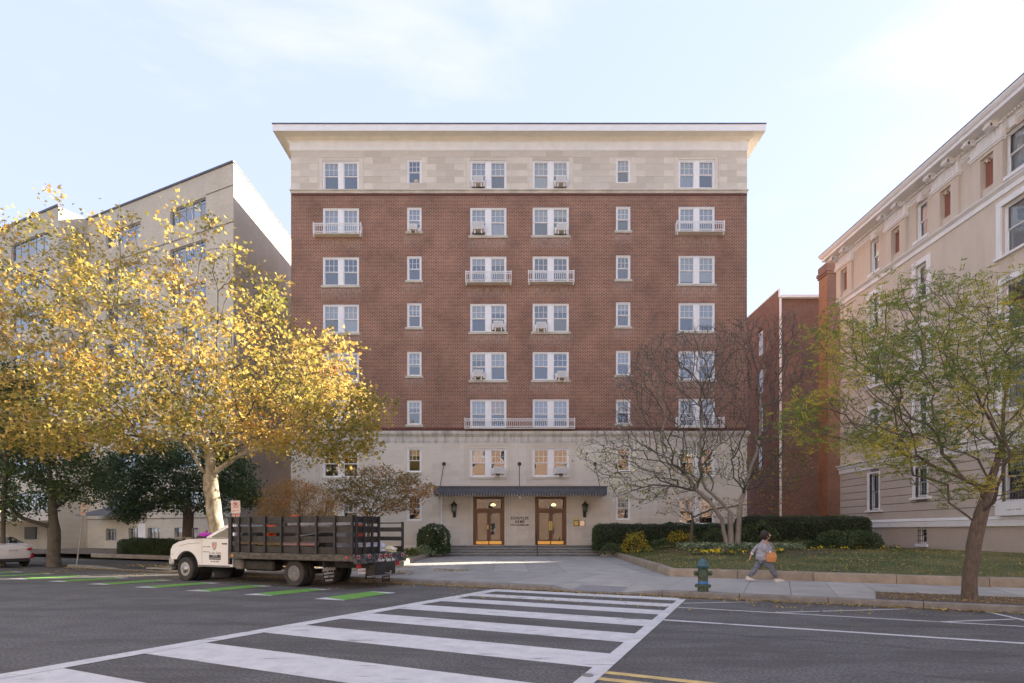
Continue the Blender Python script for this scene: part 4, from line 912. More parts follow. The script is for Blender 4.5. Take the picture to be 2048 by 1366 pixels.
lt = text_mesh('PCA', .16, .002, sx=1.3); lm = MB()
fgr = obj('painted_letters', lt, mt['black'], bpy.data.objects['bed_kerb'], (Al3.x+.1, Al3.y+.2, SZ+.19), rot=(0,0,math.atan2((Bl3-Al3).y,(Bl3-Al3).x)-math.pi*1.0))
fgr.rotation_euler = (R(-35),0,R(-20)); fgr.location = (Al3.x-.02, Al3.y+.55, SZ+.262)
f2 = obj('painted_letters', text_mesh('RX 178', .16, .002, sx=1.2), mt['black'], bpy.data.objects['bed_kerb'], (Al3.x-.02, Al3.y+.28, SZ+.258)); f2.rotation_euler = (R(-60),0,R(-12)); fgr.rotation_euler = (R(-60),0,R(-12))
# lawn: gently rising sheet behind the edging
def sheet(poly, zf, mat, name, res=.7):
    bm = bmesh.new(); vs = [bm.verts.new((p[0],p[1],0)) for p in poly]; bm.faces.new(vs)
    xs = [p[0] for p in poly]; ys = [p[1] for p in poly]
    for k in np.arange(min(xs)+res, max(xs), res): bmesh.ops.bisect_plane(bm, geom=bm.verts[:]+bm.edges[:]+bm.faces[:], plane_co=(k,0,0), plane_no=(1,0,0))
    for k in np.arange(min(ys)+res, max(ys), res): bmesh.ops.bisect_plane(bm, geom=bm.verts[:]+bm.edges[:]+bm.faces[:], plane_co=(0,k,0), plane_no=(0,1,0))
    for v in bm.verts: v.co.z = zf(v.co.x, v.co.y)
    bmesh.ops.recalc_face_normals(bm, faces=bm.faces)
    me = bpy.data.meshes.new(name); bm.to_mesh(me); bm.free(); me.polygons.foreach_set('use_smooth', [True]*len(me.polygons))
    o = struct(name, me, mat); return o
def lawn_z(x, y):
    c = N_DIR.x*x+N_DIR.y*y; return SZ+.2+min(.42, max(0, c-20.2)*.045, max(0, x-xr(y)-.2)*.16)+.015*math.sin(x*1.7)*math.sin(y*2.1)
lawn_poly = [(Aw.x+.22, Aw.y+.12), tuple(SC(9.6,20.35))[:2], (21.9,20.4), (21.9,38), (29,58), (15.2,58), (15.2,37.0), (Bw.x+.15,37.0), (Bw.x+.15,Bw.y)]
sheet(lawn_poly, lawn_z, mt['lawn'], 'lawn')
lb = [tuple(SC(to_sc(G(372,1120,SZ))[0],20.4))[:2], tuple(SC(to_sc(Al3)[0]-.3,20.5))[:2], (Al.x-.2,Al.y+.1), (Bl.x-.12,Bl.y), (Bl.x-.12,37.0), (-14.3,37.0), (-16.5,37)]
sheet([p for p in lb], lambda x,y: SZ+.18+.1*min(1,max(0,(N_DIR.x*x+N_DIR.y*y-20.5)*.2)), mt['lawn'], 'planting_bed')
sheet([tuple(SC(-52,20.6))[:2], tuple(SC(kx1+.4,20.6))[:2], tuple(SC(kx1+.4,28.2))[:2], tuple(SC(-52,28.2))[:2]], lambda x,y: .28, mt['soil'], 'hedge_bed', 3)
struct('driveway', poly_mesh([SC(kx1+.45,20.1,SZ-.01),SC(to_sc(G(372,1120,SZ))[0]-.05,20.1,SZ-.01),SC(to_sc(G(372,1120,SZ))[0]-.05,40,SZ-.01),SC(kx1+.45,40,SZ-.01)]), mt['slab'][1])
struct('alley', poly_mesh([(-19.8,37,.12),(-14.38,37,.12),(-14.38,64,.12),(-19.8,64,.12)]), mt['slab'][1])
# tree pit at right
struct('tree_pit', poly_mesh([SC(pit_t+.02,KC+.2,SZ+.012),SC(14,KC+.2,SZ+.012),SC(14,17.13,SZ+.012),SC(pit_t+.25,17.13,SZ+.012)]), mt['soil'])
# painted markings
mk = lambda name, pts, m_, z=.004, par=None: None
def flat(name, pts, mat, z=.004):
    o = struct(name, poly_mesh([(p[0],p[1],z) for p in pts]), mat); return o
def line_sc(name, u, v, u2, v2, w_, mat=None, z=.004):
    a, b = G(u,v), G(u2,v2); d = (b-a).normalized(); n = Vector((-d.y,d.x,0))*w_/2
    return flat(name, [a-n, b-n, b+n, a+n], mat or mt['paintline'], z)
La0, La1 = G(60,1342), G(986,1179); Lb0, Lb1 = G(222,1320), G(1010,1180)
Ra0, Ra1 = G(1147,1366), G(1356,1199); Rb0, Rb1 = G(1189,1366), G(1372,1199)
def ext(a, b, k): return a+(a-b)*k
flat('crosswalk_line', [ext(Lb0,Lb1,.25)-(Lb0-La0)*0, Lb1, La1+Vector((0,.0,0)), ext(G(222,1311),La1,.25)], mt['paintline'], .008)
flat('crosswalk_line', [ext(Ra0,Ra1,.45), ext(Rb0,Rb1,.45), Rb1, Ra1], mt['paintline'], .008)
def hit(a, b, c):                                   # point on line a-b at street offset c
    ca, cb = to_sc(a)[1], to_sc(b)[1]; k = (c-ca)/(cb-ca); return a+(b-a)*k
cw = struct('crosswalk')
for c0, c1 in ((14.86,14.30),(13.62,13.02),(12.42,11.76),(10.98,10.22),(9.40,8.60),(7.72,6.86),(5.86,4.98),(4.02,3.2),(2.1,1.3)):
    a, b, c_, d = hit(G(222,1316),La1,c1), hit(Ra0,Ra1,c1), hit(Ra0,Ra1,c0), hit(G(222,1316),La1,c0)
    obj('stripe', poly_mesh([(p.x,p.y,.004) for p in (a,b,c_,d)]), mt['paintline'], cw)
bars = [[(487,1189.5),(541,1191.5),(663,1178.8),(619,1177)], [(628,1198),(687,1201),(792,1185.5),(744,1183)]]
b0 = [G(*p) for p in bars[0]]; b1 = [G(*p) for p in bars[1]]; dv = SC(2.36,0)
gb = struct('cycle_lane_marking')
for k in range(-9, 2):
    q = [p+dv*k for p in b0] if k != 1 else b1
    obj('white_bar_end', poly_mesh([(p.x,p.y,.004) for p in q]), mt['paintline'], gb)
    A, B, C_, D_ = q; L1 = lambda a, b, k_: a+(b-a)*k_
    obj('green_bar', poly_mesh([(p.x,p.y,.008) for p in (L1(A,D_,.17)+ (B-A)*.0, L1(B,C_,.03)+(B-A)*0, L1(B,C_,.86), L1(A,D_,.97))]), mt['greenline'], gb)
def lane(u, c, w_, t1, name, mat=None):
    t0 = to_sc(G(*u))[0]; flat(name, [SC(t0,c-w_/2),SC(t1,c-w_/2),SC(t1,c+w_/2),SC(t0,c+w_/2)], mat or mt['paintline'], .0045)
lane((1325,1240), 11.08, .13, 60, 'lane_line'); lane((1356,1215), 13.04, .09, 60, 'lane_line')
line_sc('bay_line', 1366,1207, 1521,1204, .08, z=.0085); line_sc('bay_line', 1540,1226, 1813,1218.5, .08, z=.0085)
line_sc('bay_line', 1879,1244.5, 2029,1239, .08, z=.0085); line_sc('bay_line', 1974,1224, 2070,1246, .10, z=.0085)
lane((1206,1346), 6.67, .13, 60, 'centre_line', mt['yellowline']); lane((1196,1359), 6.36, .13, 60, 'centre_line', mt['yellowline'])
tarm = M('crack sealer', (.035,.034,.034), rough=.55)
def seam(t0, t1, c, amp, w_, sd):
    rg_ = random.Random(sd); n = int(abs(t1-t0)/.35); V = []; o_ = 0
    for i in range(n+1):
        o_ = o_*.8+rg_.uniform(-1,1)*amp; p = SC(t0+(t1-t0)*i/n, c+o_, .0022); q_ = SC(t0+(t1-t0)*i/n, c+o_+w_*rg_.uniform(.5,1.3), .0022); V += [tuple(p), tuple(q_)]
    s_ = struct('sealed_crack', MB().add(V, [(2*i,2*i+2,2*i+3,2*i+1) for i in range(n)]), tarm)
seam(-16, 9, 9.95, .02, .022, 1); seam(-3, 14, 12.4, .05, .018, 2); seam(-22, -5, 12.0, .04, .02, 3); seam(1, 9, 8.2, .09, .016, 4); seam(-12,-3,7.4,.07,.018,5)
cap_ = G(1175,1352,.0); cap_ = struct('survey_cap', MB().lathe([(.075,.009),(.07,.013),(.055,.013),(.05,.010),(.0,.010)], 24, (cap_.x,cap_.y,0)), mt['granite'])
# low coping wall along the flank of the right building, sloping down to the pavement
cp = thing('coping_wall', 'low pale coping wall running down beside the tan building', 'wall', (0,0,0))
pts = [G(1780,1107,.55), G(1985,1118,.62), G(2062,1160,.28)]
pts = [Vector((21.3, 33.0, .62)), Vector((20.9, 24.6, .52)), Vector((19.6, 21.6, .26)), Vector((18.6, 20.0, .16))]
def along(pts, w_, h0):
    V = []
    for i, p in enumerate(pts):
        V += [(p.x-w_/2,p.y,-.05),(p.x+w_/2,p.y,-.05),(p.x+w_/2,p.y,p.z+h0),(p.x-w_/2,p.y,p.z+h0)]
    n = len(pts); fs = [(0,1,2,3),tuple(4*(n-1)+k for k in (3,2,1,0))]
    for i in range(n-1):
        for k in range(4): fs.append((4*i+k,4*i+4+k,4*i+4+(k+1)%4,4*i+(k+1)%4))
    return V, fs
obj('wall', MB().add(*along(pts, .3, .0)), mt['oldstone'], cp)
V, fs = along(pts, .5, .09); V = [(x,y,(z if z > -.04 else 0)) for x,y,z in V]
V2 = []
for i, p in enumerate(pts): V2 += [(p.x-.24,p.y,p.z+.003),(p.x+.24,p.y,p.z+.003),(p.x+.24,p.y,p.z+.09),(p.x-.24,p.y,p.z+.09)]
obj('coping', MB().add(V2, fs), M('pale coping', (.58,.56,.50), (.48,.46,.41), scale=2, rough=.85), cp)
for i in range(4): obj('step', MB().box(19.9+.0, 21.9, 20.2+.5*i, 22.9, .1+.12*i-.1, .1+.12*i+.06), mt['granite'], cp)
# ---------------------------------------------------------------- trees and plants
PK = .42
def grow(seeds, att, seg=.4, wob=.12, rng=RNG, curve=.25):
    """seeds: list of polylines (first = trunk, others may start anywhere); attractors get joined to the nearest wood"""
    P = []; par = []; seedmask = []
    for s in seeds:
        s = [np.array(p, float) for p in s]; prev = -1
        if P:
            d = np.linalg.norm(np.array(P)-s[0], axis=1); prev = int(d.argmin())
            if d[prev] < .02: s = s[1:]; last = P[prev]
            else: last = P[prev]
        else: P.append(s[0]); par.append(-1); seedmask.append(True); prev = 0; last = s[0]; s = s[1:]
        for q in s:
            L = np.linalg.norm(q-last); n = max(1, int(round(L/seg)))
            for i in range(1, n+1):
                p = last+(q-last)*i/n+(rng.normal(0, wob*.25, 3)*seg if i < n else 0); P.append(p); par.append(prev); seedmask.append(True); prev = len(P)-1
            last = q
    base = len(P); N = len(att); P = [np.array(p) for p in P]
    Parr = np.zeros((base+N*40, 3)); Parr[:base] = P; cnt = base
    dmin = np.full(N, 1e9); near = np.zeros(N, int); plen = np.zeros(base+N*40)
    for i in range(1, base):
        if par[i] >= 0: plen[i] = plen[par[i]]+np.linalg.norm(Parr[i]-Parr[par[i]])
    root = Parr[0]
    for i in range(base):
        if i < len(seeds[0]) and False: continue
        d = np.linalg.norm(att-Parr[i], axis=1)+PK*plen[i]; m = d < dmin; dmin[m] = d[m]; near[m] = i
    done = np.zeros(N, bool); tips = []
    for _ in range(N):
        d = np.where(done, 1e9, dmin); j = int(d.argmin()); done[j] = True
        a = Parr[near[j]].copy(); b = att[j]; L = np.linalg.norm(b-a)
        if L < .05: tips.append(near[j]); continue
        n = max(1, int(round(L/seg))); pr = near[j]
        dirp = Parr[pr]-Parr[par[pr]] if par[pr] >= 0 else np.array([0,0,1.]); ln = np.linalg.norm(dirp)
        dirp = dirp/ln if ln > 1e-6 else np.array([0,0,1.])
        c = a+dirp*L*curve*1.2; new = []
        for i in range(1, n+1):
            t = i/n; p = (1-t)**2*a+2*t*(1-t)*((a+b)/2*(1-curve)+c*curve)+t*t*b
            if i < n: p = p+rng.normal(0, wob*seg*.6, 3)
            if cnt >= len(Parr): break
            Parr[cnt] = p; plen[cnt] = plen[pr]+np.linalg.norm(p-Parr[pr]); par.append(pr); pr = cnt; new.append(cnt); cnt += 1
        if new:
            D = np.linalg.norm(att[:,None,:]-Parr[new][None,:,:], axis=2)+PK*plen[new][None,:]; k = D.argmin(1); dd = D[np.arange(N), k]; m = dd < dmin
            dmin[m] = dd[m]; near[m] = np.array(new)[k[m]]; tips.append(new[-1])
    return Parr[:cnt], np.array(par), base, tips
def tree_meshes(P, par, base, r_tip=.008, power=.42, r_base=None, minr=None, thick=.05, taper_base=True):
    n = len(P); cntc = np.zeros(n); ch = [[] for _ in range(n)]
    for i in range(n-1, 0, -1):
        if par[i] >= 0: ch[par[i]].append(i)
    order = []; st = [0]
    while st:
        i = st.pop(); order.append(i); st += ch[i]
    w = np.zeros(n)
    for i in reversed(order): w[i] = max(1.0, sum(w[c] for c in ch[i]))
    r = r_tip*w**power
    if r_base: r *= 1; k = r_base/r[0]; r = np.where(r > 0, r*(1+(k-1)*(np.clip(w/w[0],0,1))**.7), r)
    trunk, limb = MB(), MB(); heads = [(0, -1)]
    while heads:
        h, p = heads.pop(); chain = ([p] if p >= 0 else [])+[h]; cur = h
        while ch[cur]:
            cs = sorted(ch[cur], key=lambda c: -w[c]); 
            for c in cs[1:]: heads.append((c, cur))
            cur = cs[0]; chain.append(cur)
        rr = [r[i] for i in chain]
        if p >= 0: rr[0] = rr[1]
        rm = max(rr)
        k = 10 if rm > .12 else (6 if rm > .04 else (4 if rm > .015 else 3))
        pts = [Vector(P[i]) for i in chain]
        if len(pts) < 2: continue
        if p < 0 and taper_base:
            pts = [pts[0]-Vector((0,0,.1)), pts[0]+Vector((0,0,.06))]+pts[1:]; rr = [rr[0]*1.32, rr[0]*1.15]+rr[1:]
            if len(rr) > 3: rr[2] *= 1.05
        tgt = trunk if rm > thick else limb
        tgt.tube(pts, rr, k, cap=False)
    return trunk, limb, r
LOBE = []
for a, rad in ((-90,.12),(-62,.5),(-35,.36),(5,.62),(35,.40),(90,.75),(145,.40),(175,.62),(215,.36),(242,.5)): LOBE.append((math.cos(R(a))*rad, math.sin(R(a))*rad))
SHAPES = {'lobed': (LOBE, 10), 'oval': ([(0,-.5),(.26,-.12),(.2,.28),(0,.55),(-.2,.28),(-.26,-.12)], 6), 'dia': ([(0,-.5),(.28,0),(0,.5),(-.28,0)], 4), 'slim': ([(0,-.5),(.14,0),(0,.5),(-.14,0)], 4)}
def leaves(name, C, size, shape='dia', mat=None, parent=None, flat=.5, tint=None, rng=RNG, svar=.35, stuff=True, droop=.0, label=None):
    C = np.asarray(C, float); n = len(C); sh, k = SHAPES[shape]; sh = np.array(sh)
    nrm = rng.normal(0, 1, (n,3))*np.array([1,1,1.0]); nrm[:,2] += flat*2.2*np.sign(rng.random(n)-.1); nrm[:,1] -= droop
    nrm /= np.linalg.norm(nrm, axis=1)[:,None]
    a = rng.normal(0, 1, (n,3)); a[:,2] -= droop; a -= nrm*(a*nrm).sum(1)[:,None]; a /= np.linalg.norm(a, axis=1)[:,None]; b = np.cross(nrm, a)
    s = size*(1+rng.uniform(-svar, svar, n))
    V = C[:,None,:]+(a[:,None,:]*sh[None,:,1,None]+b[:,None,:]*sh[None,:,0,None])*s[:,None,None]
    fold = np.abs(sh[:,0])*.35
    V = V+nrm[:,None,:]*(fold[None,:,None]*s[:,None,None])
    if tint is None: tint = rng.random(n)
    me = np_mesh(name, V.reshape(-1,3), k, np.clip(tint,0,1)); o = obj(name, me, mat, parent, stuff=stuff, label=label)
    return o
def in_poly(poly, pts):
    x, y = pts[:,0], pts[:,1]; ins = np.zeros(len(pts), bool); n = len(poly)
    for i in range(n):
        x1, y1 = poly[i]; x2, y2 = poly[(i+1)%n]
        c = ((y1 > y) != (y2 > y)) & (x < (x2-x1)*(y-y1)/(y2-y1+1e-9)+x1); ins ^= c
    return ins
def crown_pts(poly, n, Yc, rY, rng=RNG, dens=None, cy=None):
    """points inside a crown: outline in the photo's plane at distance Yc, depth an ellipse about Yc"""
    poly = [( (u-CX)/F*Yc, H+(HV-v)/F*Yc) for u, v in poly]; xs = [p[0] for p in poly]; zs = [p[1] for p in poly]
    out = []; x0, x1, z0, z1 = min(xs), max(xs), min(zs), max(zs); cx, cz = (x0+x1)/2, (z0+z1)/2
    while len(out) < n:
        q = np.column_stack([rng.uniform(x0,x1,n*3), rng.uniform(z0,z1,n*3)]); q = q[in_poly(poly, q)]
        if dens is not None: q = q[rng.random(len(q)) < dens(q[:,0], q[:,1])]
        e = np.sqrt(np.clip(1-((q[:,0]-cx)/((x1-x0)*.55))**2*.75-((q[:,1]-cz)/((z1-z0)*.55))**2*.6, .06, 1))
        y = Yc+rng.uniform(-1,1,len(q))*e*rY
        out += [(a*(yy/Yc), yy, H+(b-H)*(yy/Yc)) for a, b, yy in zip(q[:,0], q[:,1], y)]
    return np.array(out[:n])
def px(path, Y):                                    # photo path -> points; Y constant or list
    Ys = Y if hasattr(Y, '__len__') else [Y]*len(path)
    return [tuple(at(u, v, y)) for (u, v), y in zip(path, Ys)]
def spread(C, per, sig, rng=RNG):
    C = np.repeat(np.asarray(C), per, axis=0); return C+rng.normal(0, 1, C.shape)*np.asarray(sig)
def make_tree(name, label, cat, seeds, att, leafspec, bark, twig=None, seg=.4, r_tip=.008, r_base=.2, power=.42, thick=.05, group=None, wob=.12, curve=.25):
    base0 = Vector(seeds[0][0]); t = thing(name, label, cat, base0, 0, group)
    P, par, b, tips = grow(seeds, att, seg, wob, curve=curve); tr, li, r = tree_meshes(P, par, b, r_tip, power, r_base, thick=thick)
    off = tuple(-base0)
    for mb, nm, m_ in ((tr,'trunk',bark),(li,'branches',twig or bark)):
        if mb.v:
            mb.v = [(x+off[0], y+off[1], z+off[2]) for x,y,z in mb.v]; o = obj(nm, mb.mesh(nm, smooth=(nm == 'trunk'), fix=False), m_, t, stuff=(nm == 'branches'))
    for sp in leafspec:
        C = sp['C'](P, par, tips, r) if callable(sp['C']) else sp['C']
        leaves('foliage', C+np.array(off), sp['size'], sp.get('shape','dia'), sp['mat'], t, sp.get('flat',.5), sp['tint'](C) if 'tint' in sp else None, svar=sp.get('svar',.35), droop=sp.get('droop',0))
    return t
from mathutils import noise as mnoise
def nz(C, s=.5, off=0): return np.array([mnoise.noise(Vector((p[0]*s+off, p[1]*s, p[2]*s))) for p in C])
# --- the yellow sycamore
YS = 23.5
syc_poly = [(-70,470),(0,430),(60,420),(110,380),(170,400),(230,370),(285,385),(330,420),(360,395),(430,425),(470,480),(520,520),(560,570),(575,640),(640,660),(700,690),(690,760),(780,800),(765,850),(740,860),(745,905),(700,930),(660,905),(600,930),(540,900),(500,905),(430,910),(360,890),(300,905),(250,900),(190,890),(120,905),(60,920),(0,890),(-70,900)]
def sdens(x, z): return np.clip(1.05-(z-6.0)/9*.95, .10, 1)
att = crown_pts(syc_poly, 1250, YS, 5.2, dens=sdens)
att = att[att[:,2] > 3.8]
seeds = [px([(437,1128),(434,1060),(422,980),(420,910),(405,850),(375,808),(293,738),(225,670),(167,613),(67,554),(-10,520)], [YS,YS,YS,YS,YS-.2,YS-.5,YS-1,YS-1.4,YS-1.8,YS-2.2,YS-2.4]),
 px([(420,910),(425,860),(433,760),(433,680),(436,583),(425,545),(433,496)], [YS,YS,YS+.4,YS+.8,YS+1,YS+1.2,YS+1.3]),
 px([(423,950),(405,942),(381,899),(363,881),(300,860),(210,845),(90,840),(-20,850)], [YS,YS-.3,YS-.6,YS-.9,YS-1.6,YS-2.4,YS-3,YS-3.5]),
 px([(375,808),(330,700),(234,610),(250,560),(322,501),(350,440)], [YS-.5,YS+.5,YS+1.4,YS+1.6,YS+2,YS+2.2]), px([(234,610),(243,540),(235,450),(240,400)], [YS+1.4,YS+1.4,YS+1.2,YS+1.2]),
 px([(422,870),(480,830),(560,790),(640,800),(720,830)], [YS,YS-.8,YS-1.5,YS-2,YS-2.2]), px([(430,780),(500,720),(560,680),(620,690)], [YS,YS+1,YS+2,YS+2.4])]
RG = np.random.default_rng(3)
def syc_leaf(P, par, tips, r):
    C = spread(att, 26, (.30,.30,.19), RG); return C[C[:,2] > 3.6]
def syc_tint(C): return .40+nz(C,.45)*.55+RG.normal(0,.17,len(C))-(C[:,2]<7)*.04
make_tree('sycamore_tree', 'big sycamore with yellow autumn leaves and pale mottled trunk behind the stake truck', 'tree', seeds, att,
    [dict(C=syc_leaf, size=.122, shape='lobed', mat=mt['leaf_syc'], flat=.45, tint=syc_tint)], mt['bark_syc'], mt['bark_grey'], seg=.5, r_tip=.009, r_base=.30, power=.40, thick=.075)
# --- dark green street tree at far left and the dark tree by the buff building
def crown_tree(name, label, poly, trunk, Y, rY, natt, per, size, matl, bark, shape='oval', r_base=.2, sig=(.3,.3,.2), seed=5, tint=None, **k):
    rg = np.random.default_rng(seed); att = crown_pts(poly, natt, Y, rY, rng=rg)
    return make_tree(name, label, 'tree', [px(trunk, Y)], att, [dict(C=lambda P,par,tips,r: spread(att, per, sig, rg), size=size, shape=shape, mat=matl, tint=(tint or (lambda C: .35+nz(C,.8)*.6+rg.normal(0,.2,len(C)))))], bark, seg=.45, r_base=r_base, **k)
crown_tree('street_tree', 'dark green tree on the left pavement beside the leaning parking sign', [(-90,700),(0,720),(60,760),(90,850),(190,900),(235,960),(200,1010),(150,1000),(100,1015),(40,1040),(0,1025),(-90,1040)],
    [(108,1129),(108,1060),(104,1000),(98,930),(80,860)], 27.2, 3.2, 460, 44, .15, mt['leaf_dark'], mt['bark_grey'], r_base=.26, seed=11)
crown_tree('evergreen_tree', 'dark green spreading tree by the buff building, behind the sycamore trunk', [(190,960),(230,900),(300,880),(380,890),(470,900),(520,970),(510,1010),(440,1030),(380,1020),(310,1030),(250,1040),(220,1010)],
    [(375,1112),(376,1050),(378,1000),(372,950),(365,920)], 34.0, 3.5, 460, 44, .17, mt['leaf_dark'], mt['bark_dark'], r_base=.30, seed=12)
rg = np.random.default_rng(21); bare = crown_pts([(-30,690),(10,660),(45,700),(55,780),(40,900),(-30,900)], 160, 26, 1.2, rng=rg)
make_tree('bare_tree', 'thin bare twigs of a small tree at the left edge', 'tree', [px([(5,1128),(8,1000),(14,900),(12,800)], 26.5)], bare, [dict(C=lambda P,par,tips,r: spread(bare[:60], 3, .2, rg), size=.09, shape='oval', mat=mt['leaf_dog'])], mt['bark_twig'], seg=.3, r_base=.09, r_tip=.006)
# --- orange japanese maple and the dogwood by the entrance
crown_tree('japanese_maple', 'low orange japanese maple behind the truck bed', [(515,1000),(545,965),(590,955),(640,975),(680,990),(690,1015),(665,1035),(560,1040),(520,1030)], [(605,1112),(603,1075),(598,1050),(600,1010)], 30.0, 1.8, 420, 26, .11, mt['leaf_orange'], mt['bark_twig'], shape='slim', r_base=.09, sig=(.2,.2,.09), seed=13, tint=lambda C: .5+nz(C,1.2)*.7, r_tip=.006)
rg14 = np.random.default_rng(14); dg = crown_pts([(660,965),(700,945),(760,930),(815,945),(870,968),(868,985),(840,1000),(820,1020),(770,1025),(735,1030),(700,1010),(665,1000)], 420, 31.0, 2.0, rng=rg14)
make_tree('dogwood_tree', 'small layered dogwood turning rust and green, left of the entrance canopy', 'tree', [px([(736,1112),(737,1040),(728,1010),(712,985)], 31), px([(737,1040),(746,1010),(762,985),(800,965)], [31,30.6,30.2,30]), px([(737,1045),(760,1022),(790,1010)], [31,31.4,31.8])], dg,
    [dict(C=lambda P,par,tips,r: spread(dg, 14, (.24,.24,.07), rg14), size=.135, shape='oval', mat=mt['leaf_dog'], flat=.8, tint=lambda C: .35+nz(C,.9)*.6+(C[:,0]+8)*.06+rg14.normal(0,.15,len(C)))], mt['bark_dark'], seg=.3, r_base=.10, r_tip=.006, thick=.03)
# --- the many-stemmed bare magnolia
q = lambda pts: [(1100+x*.366, 600+y*.366) for x, y in pts]
YM = 29.5
mag_poly = q([(120,850),(200,740),(340,640),(330,430),(420,380),(500,200),(620,170),(800,130),(1000,100),(1180,80),(1350,50),(1420,200),(1460,400),(1440,600),(1400,800),(1450,950),(1300,1080),(1050,1040),(900,1000),(700,1060),(500,1120),(330,1080),(260,960)])
rgm = np.random.default_rng(31); ma = crown_pts(mag_poly, 3900, YM, 3.6, rng=rgm, dens=lambda x, z: np.where(z > 9, 1.0, .55))
mseeds = [px(q([(965,1345),(940,1200),(870,1100),(800,1040),(770,980),(700,910),(600,880),(440,860),(300,830),(170,840)]), [YM,YM,YM,YM-.1,YM-.3,YM-.5,YM-.8,YM-1.2,YM-1.5,YM-1.7]),
 px(q([(988,1342),(985,1160),(930,1100),(850,1030),(825,960),(820,800),(830,660),(830,590),(760,530),(640,450),(540,440),(400,440)]), [YM+.1]*6+[YM+.3,YM+.5,YM+.6,YM+.8,YM+1,YM+1.2]),
 px(q([(830,590),(870,570),(1010,480),(1030,370),(1100,300),(1160,200)]), [YM+.5,YM+.4,YM+.1,YM-.2,YM-.4,YM-.6]),
 px(q([(1020,1342),(1040,1120),(1080,970),(1120,860),(1150,740),(1150,580),(1140,440),(1130,380),(1090,250)]), [YM+.2,YM+.2,YM+.4,YM+.6,YM+.8,YM+1,YM+1.2,YM+1.3,YM+1.4]),
 px(q([(1150,580),(1260,550),(1350,500)]), [YM+1,YM+1.4,YM+1.8]), px(q([(1100,950),(1240,900),(1380,880)]), [YM+.4,YM+.2,YM]), px(q([(830,660),(700,720),(640,640),(560,560)]), [YM+.3,YM,YM-.4,YM-.8]),
 px(q([(820,800),(720,780),(680,720),(660,600)]), [YM,YM-.6,YM-1,YM-1.3]), px(q([(780,1040),(700,1020),(560,1010),(450,1040)]), [YM-.2,YM-.5,YM-.9,YM-1.2])]
P_, par_, b_, tips_ = grow(mseeds[:0]+mseeds, ma, .32, .16, curve=.35)
def mag_low(P, par, tips, r):
    m = ma[(ma[:,2] < 6.2)]; return spread(m, 2, (.2,.2,.15), rgm)
def mag_buds(P, par, tips, r): return spread(ma[ma[:,2] > 6], 5, (.13,.13,.12), rgm)
mat_bud = leaf_mat('magnolia buds', [(0,(.16,.13,.10)),(1,(.36,.33,.28))], .1)
make_tree('magnolia_tree', 'spreading many stemmed magnolia, nearly bare, on the lawn in front of the brick building', 'tree', mseeds, ma,
    [dict(C=mag_low, size=.12, shape='oval', mat=mt['leaf_locust'], tint=lambda C: .2+nz(C,.6)*.6+rgm.normal(0,.25,len(C))), dict(C=mag_buds, size=.055, shape='slim', mat=mat_bud)],
    mt['bark_mag'], mt['bark_twig'], seg=.32, r_tip=.0105, r_base=.15, power=.34, thick=.07, wob=.12, curve=.2)
# extra roots of the second and third stems reach the ground
mg = bpy.data.objects['magnolia_tree']; off = -mg.location
for pth, rr in ((q([(988,1350),(986,1250),(985,1160)]), [.17,.145,.13]), (q([(1022,1350),(1030,1240),(1040,1120)]), [.17,.14,.12])):
    pts = [Vector(p)+off for p in px(pth, YM+.1)]; obj('stem', MB().tube(pts, rr, 10, cap=False).mesh('stem', smooth=True), mt['bark_mag'], mg)
# --- small tree with few orange leaves in front of the hedge
rgs = np.random.default_rng(41); sa = crown_pts([(1290,1010),(1340,985),(1400,975),(1470,1000),(1520,985),(1600,1000),(1590,1020),(1500,1030),(1440,1050),(1380,1040),(1310,1030)], 150, 31, 1.5, rng=rgs)
make_tree('ornamental_tree', 'slim young tree with sparse orange leaves, left of the magnolia stems', 'tree', [px([(1382,1098),(1384,1050),(1390,1010),(1385,985)], 31), px([(1384,1035),(1420,1020),(1480,1010),(1560,1008)], [31,31.2,31.4,31.6]), px([(1386,1030),(1350,1010),(1310,1000)], [31,30.8,30.5])], sa,
    [dict(C=lambda P,par,tips,r: spread(sa, 7, (.25,.25,.05), rgs), size=.10, shape='oval', mat=mt['leaf_dog'], flat=.8, tint=lambda C: .75+rgs.normal(0,.2,len(C)))], mt['bark_grey'], seg=.3, r_base=.09, r_tip=.006, thick=.03)
# --- honey locust at right, close to the camera
YL = 12.9; rgl = np.random.default_rng(51)
w_ = lambda pts: [(1400+x*.4393, 560+y*.4393) for x, y in pts]
loc_poly = w_([(480,520),(560,470),(500,250),(600,170),(640,100),(760,160),(850,40),(960,-20),(1150,-40),(1300,-30),(1475,-60),(1700,-100),(1800,300),(1750,700),(1650,900),(1480,960),(1420,860),(1400,820),(1290,780),(1150,800),(1000,820),(940,800),(820,790),(650,760),(560,720),(480,740),(330,660),(400,600)])
la = crown_pts(loc_poly, 1300, YL, 2.6, rng=rgl)
la2 = crown_pts([(1690,900),(1720,860),(1790,880),(1860,930),(1930,960),(1990,960),(2040,980),(2048,1005),(2010,1000),(1960,985),(1900,1010),(1880,985),(1800,960),(1740,930)], 70, YL-.4, .8, rng=rgl)
c5 = lambda pts: [(1740+x*.2928, 840+y*.2928) for x, y in pts]
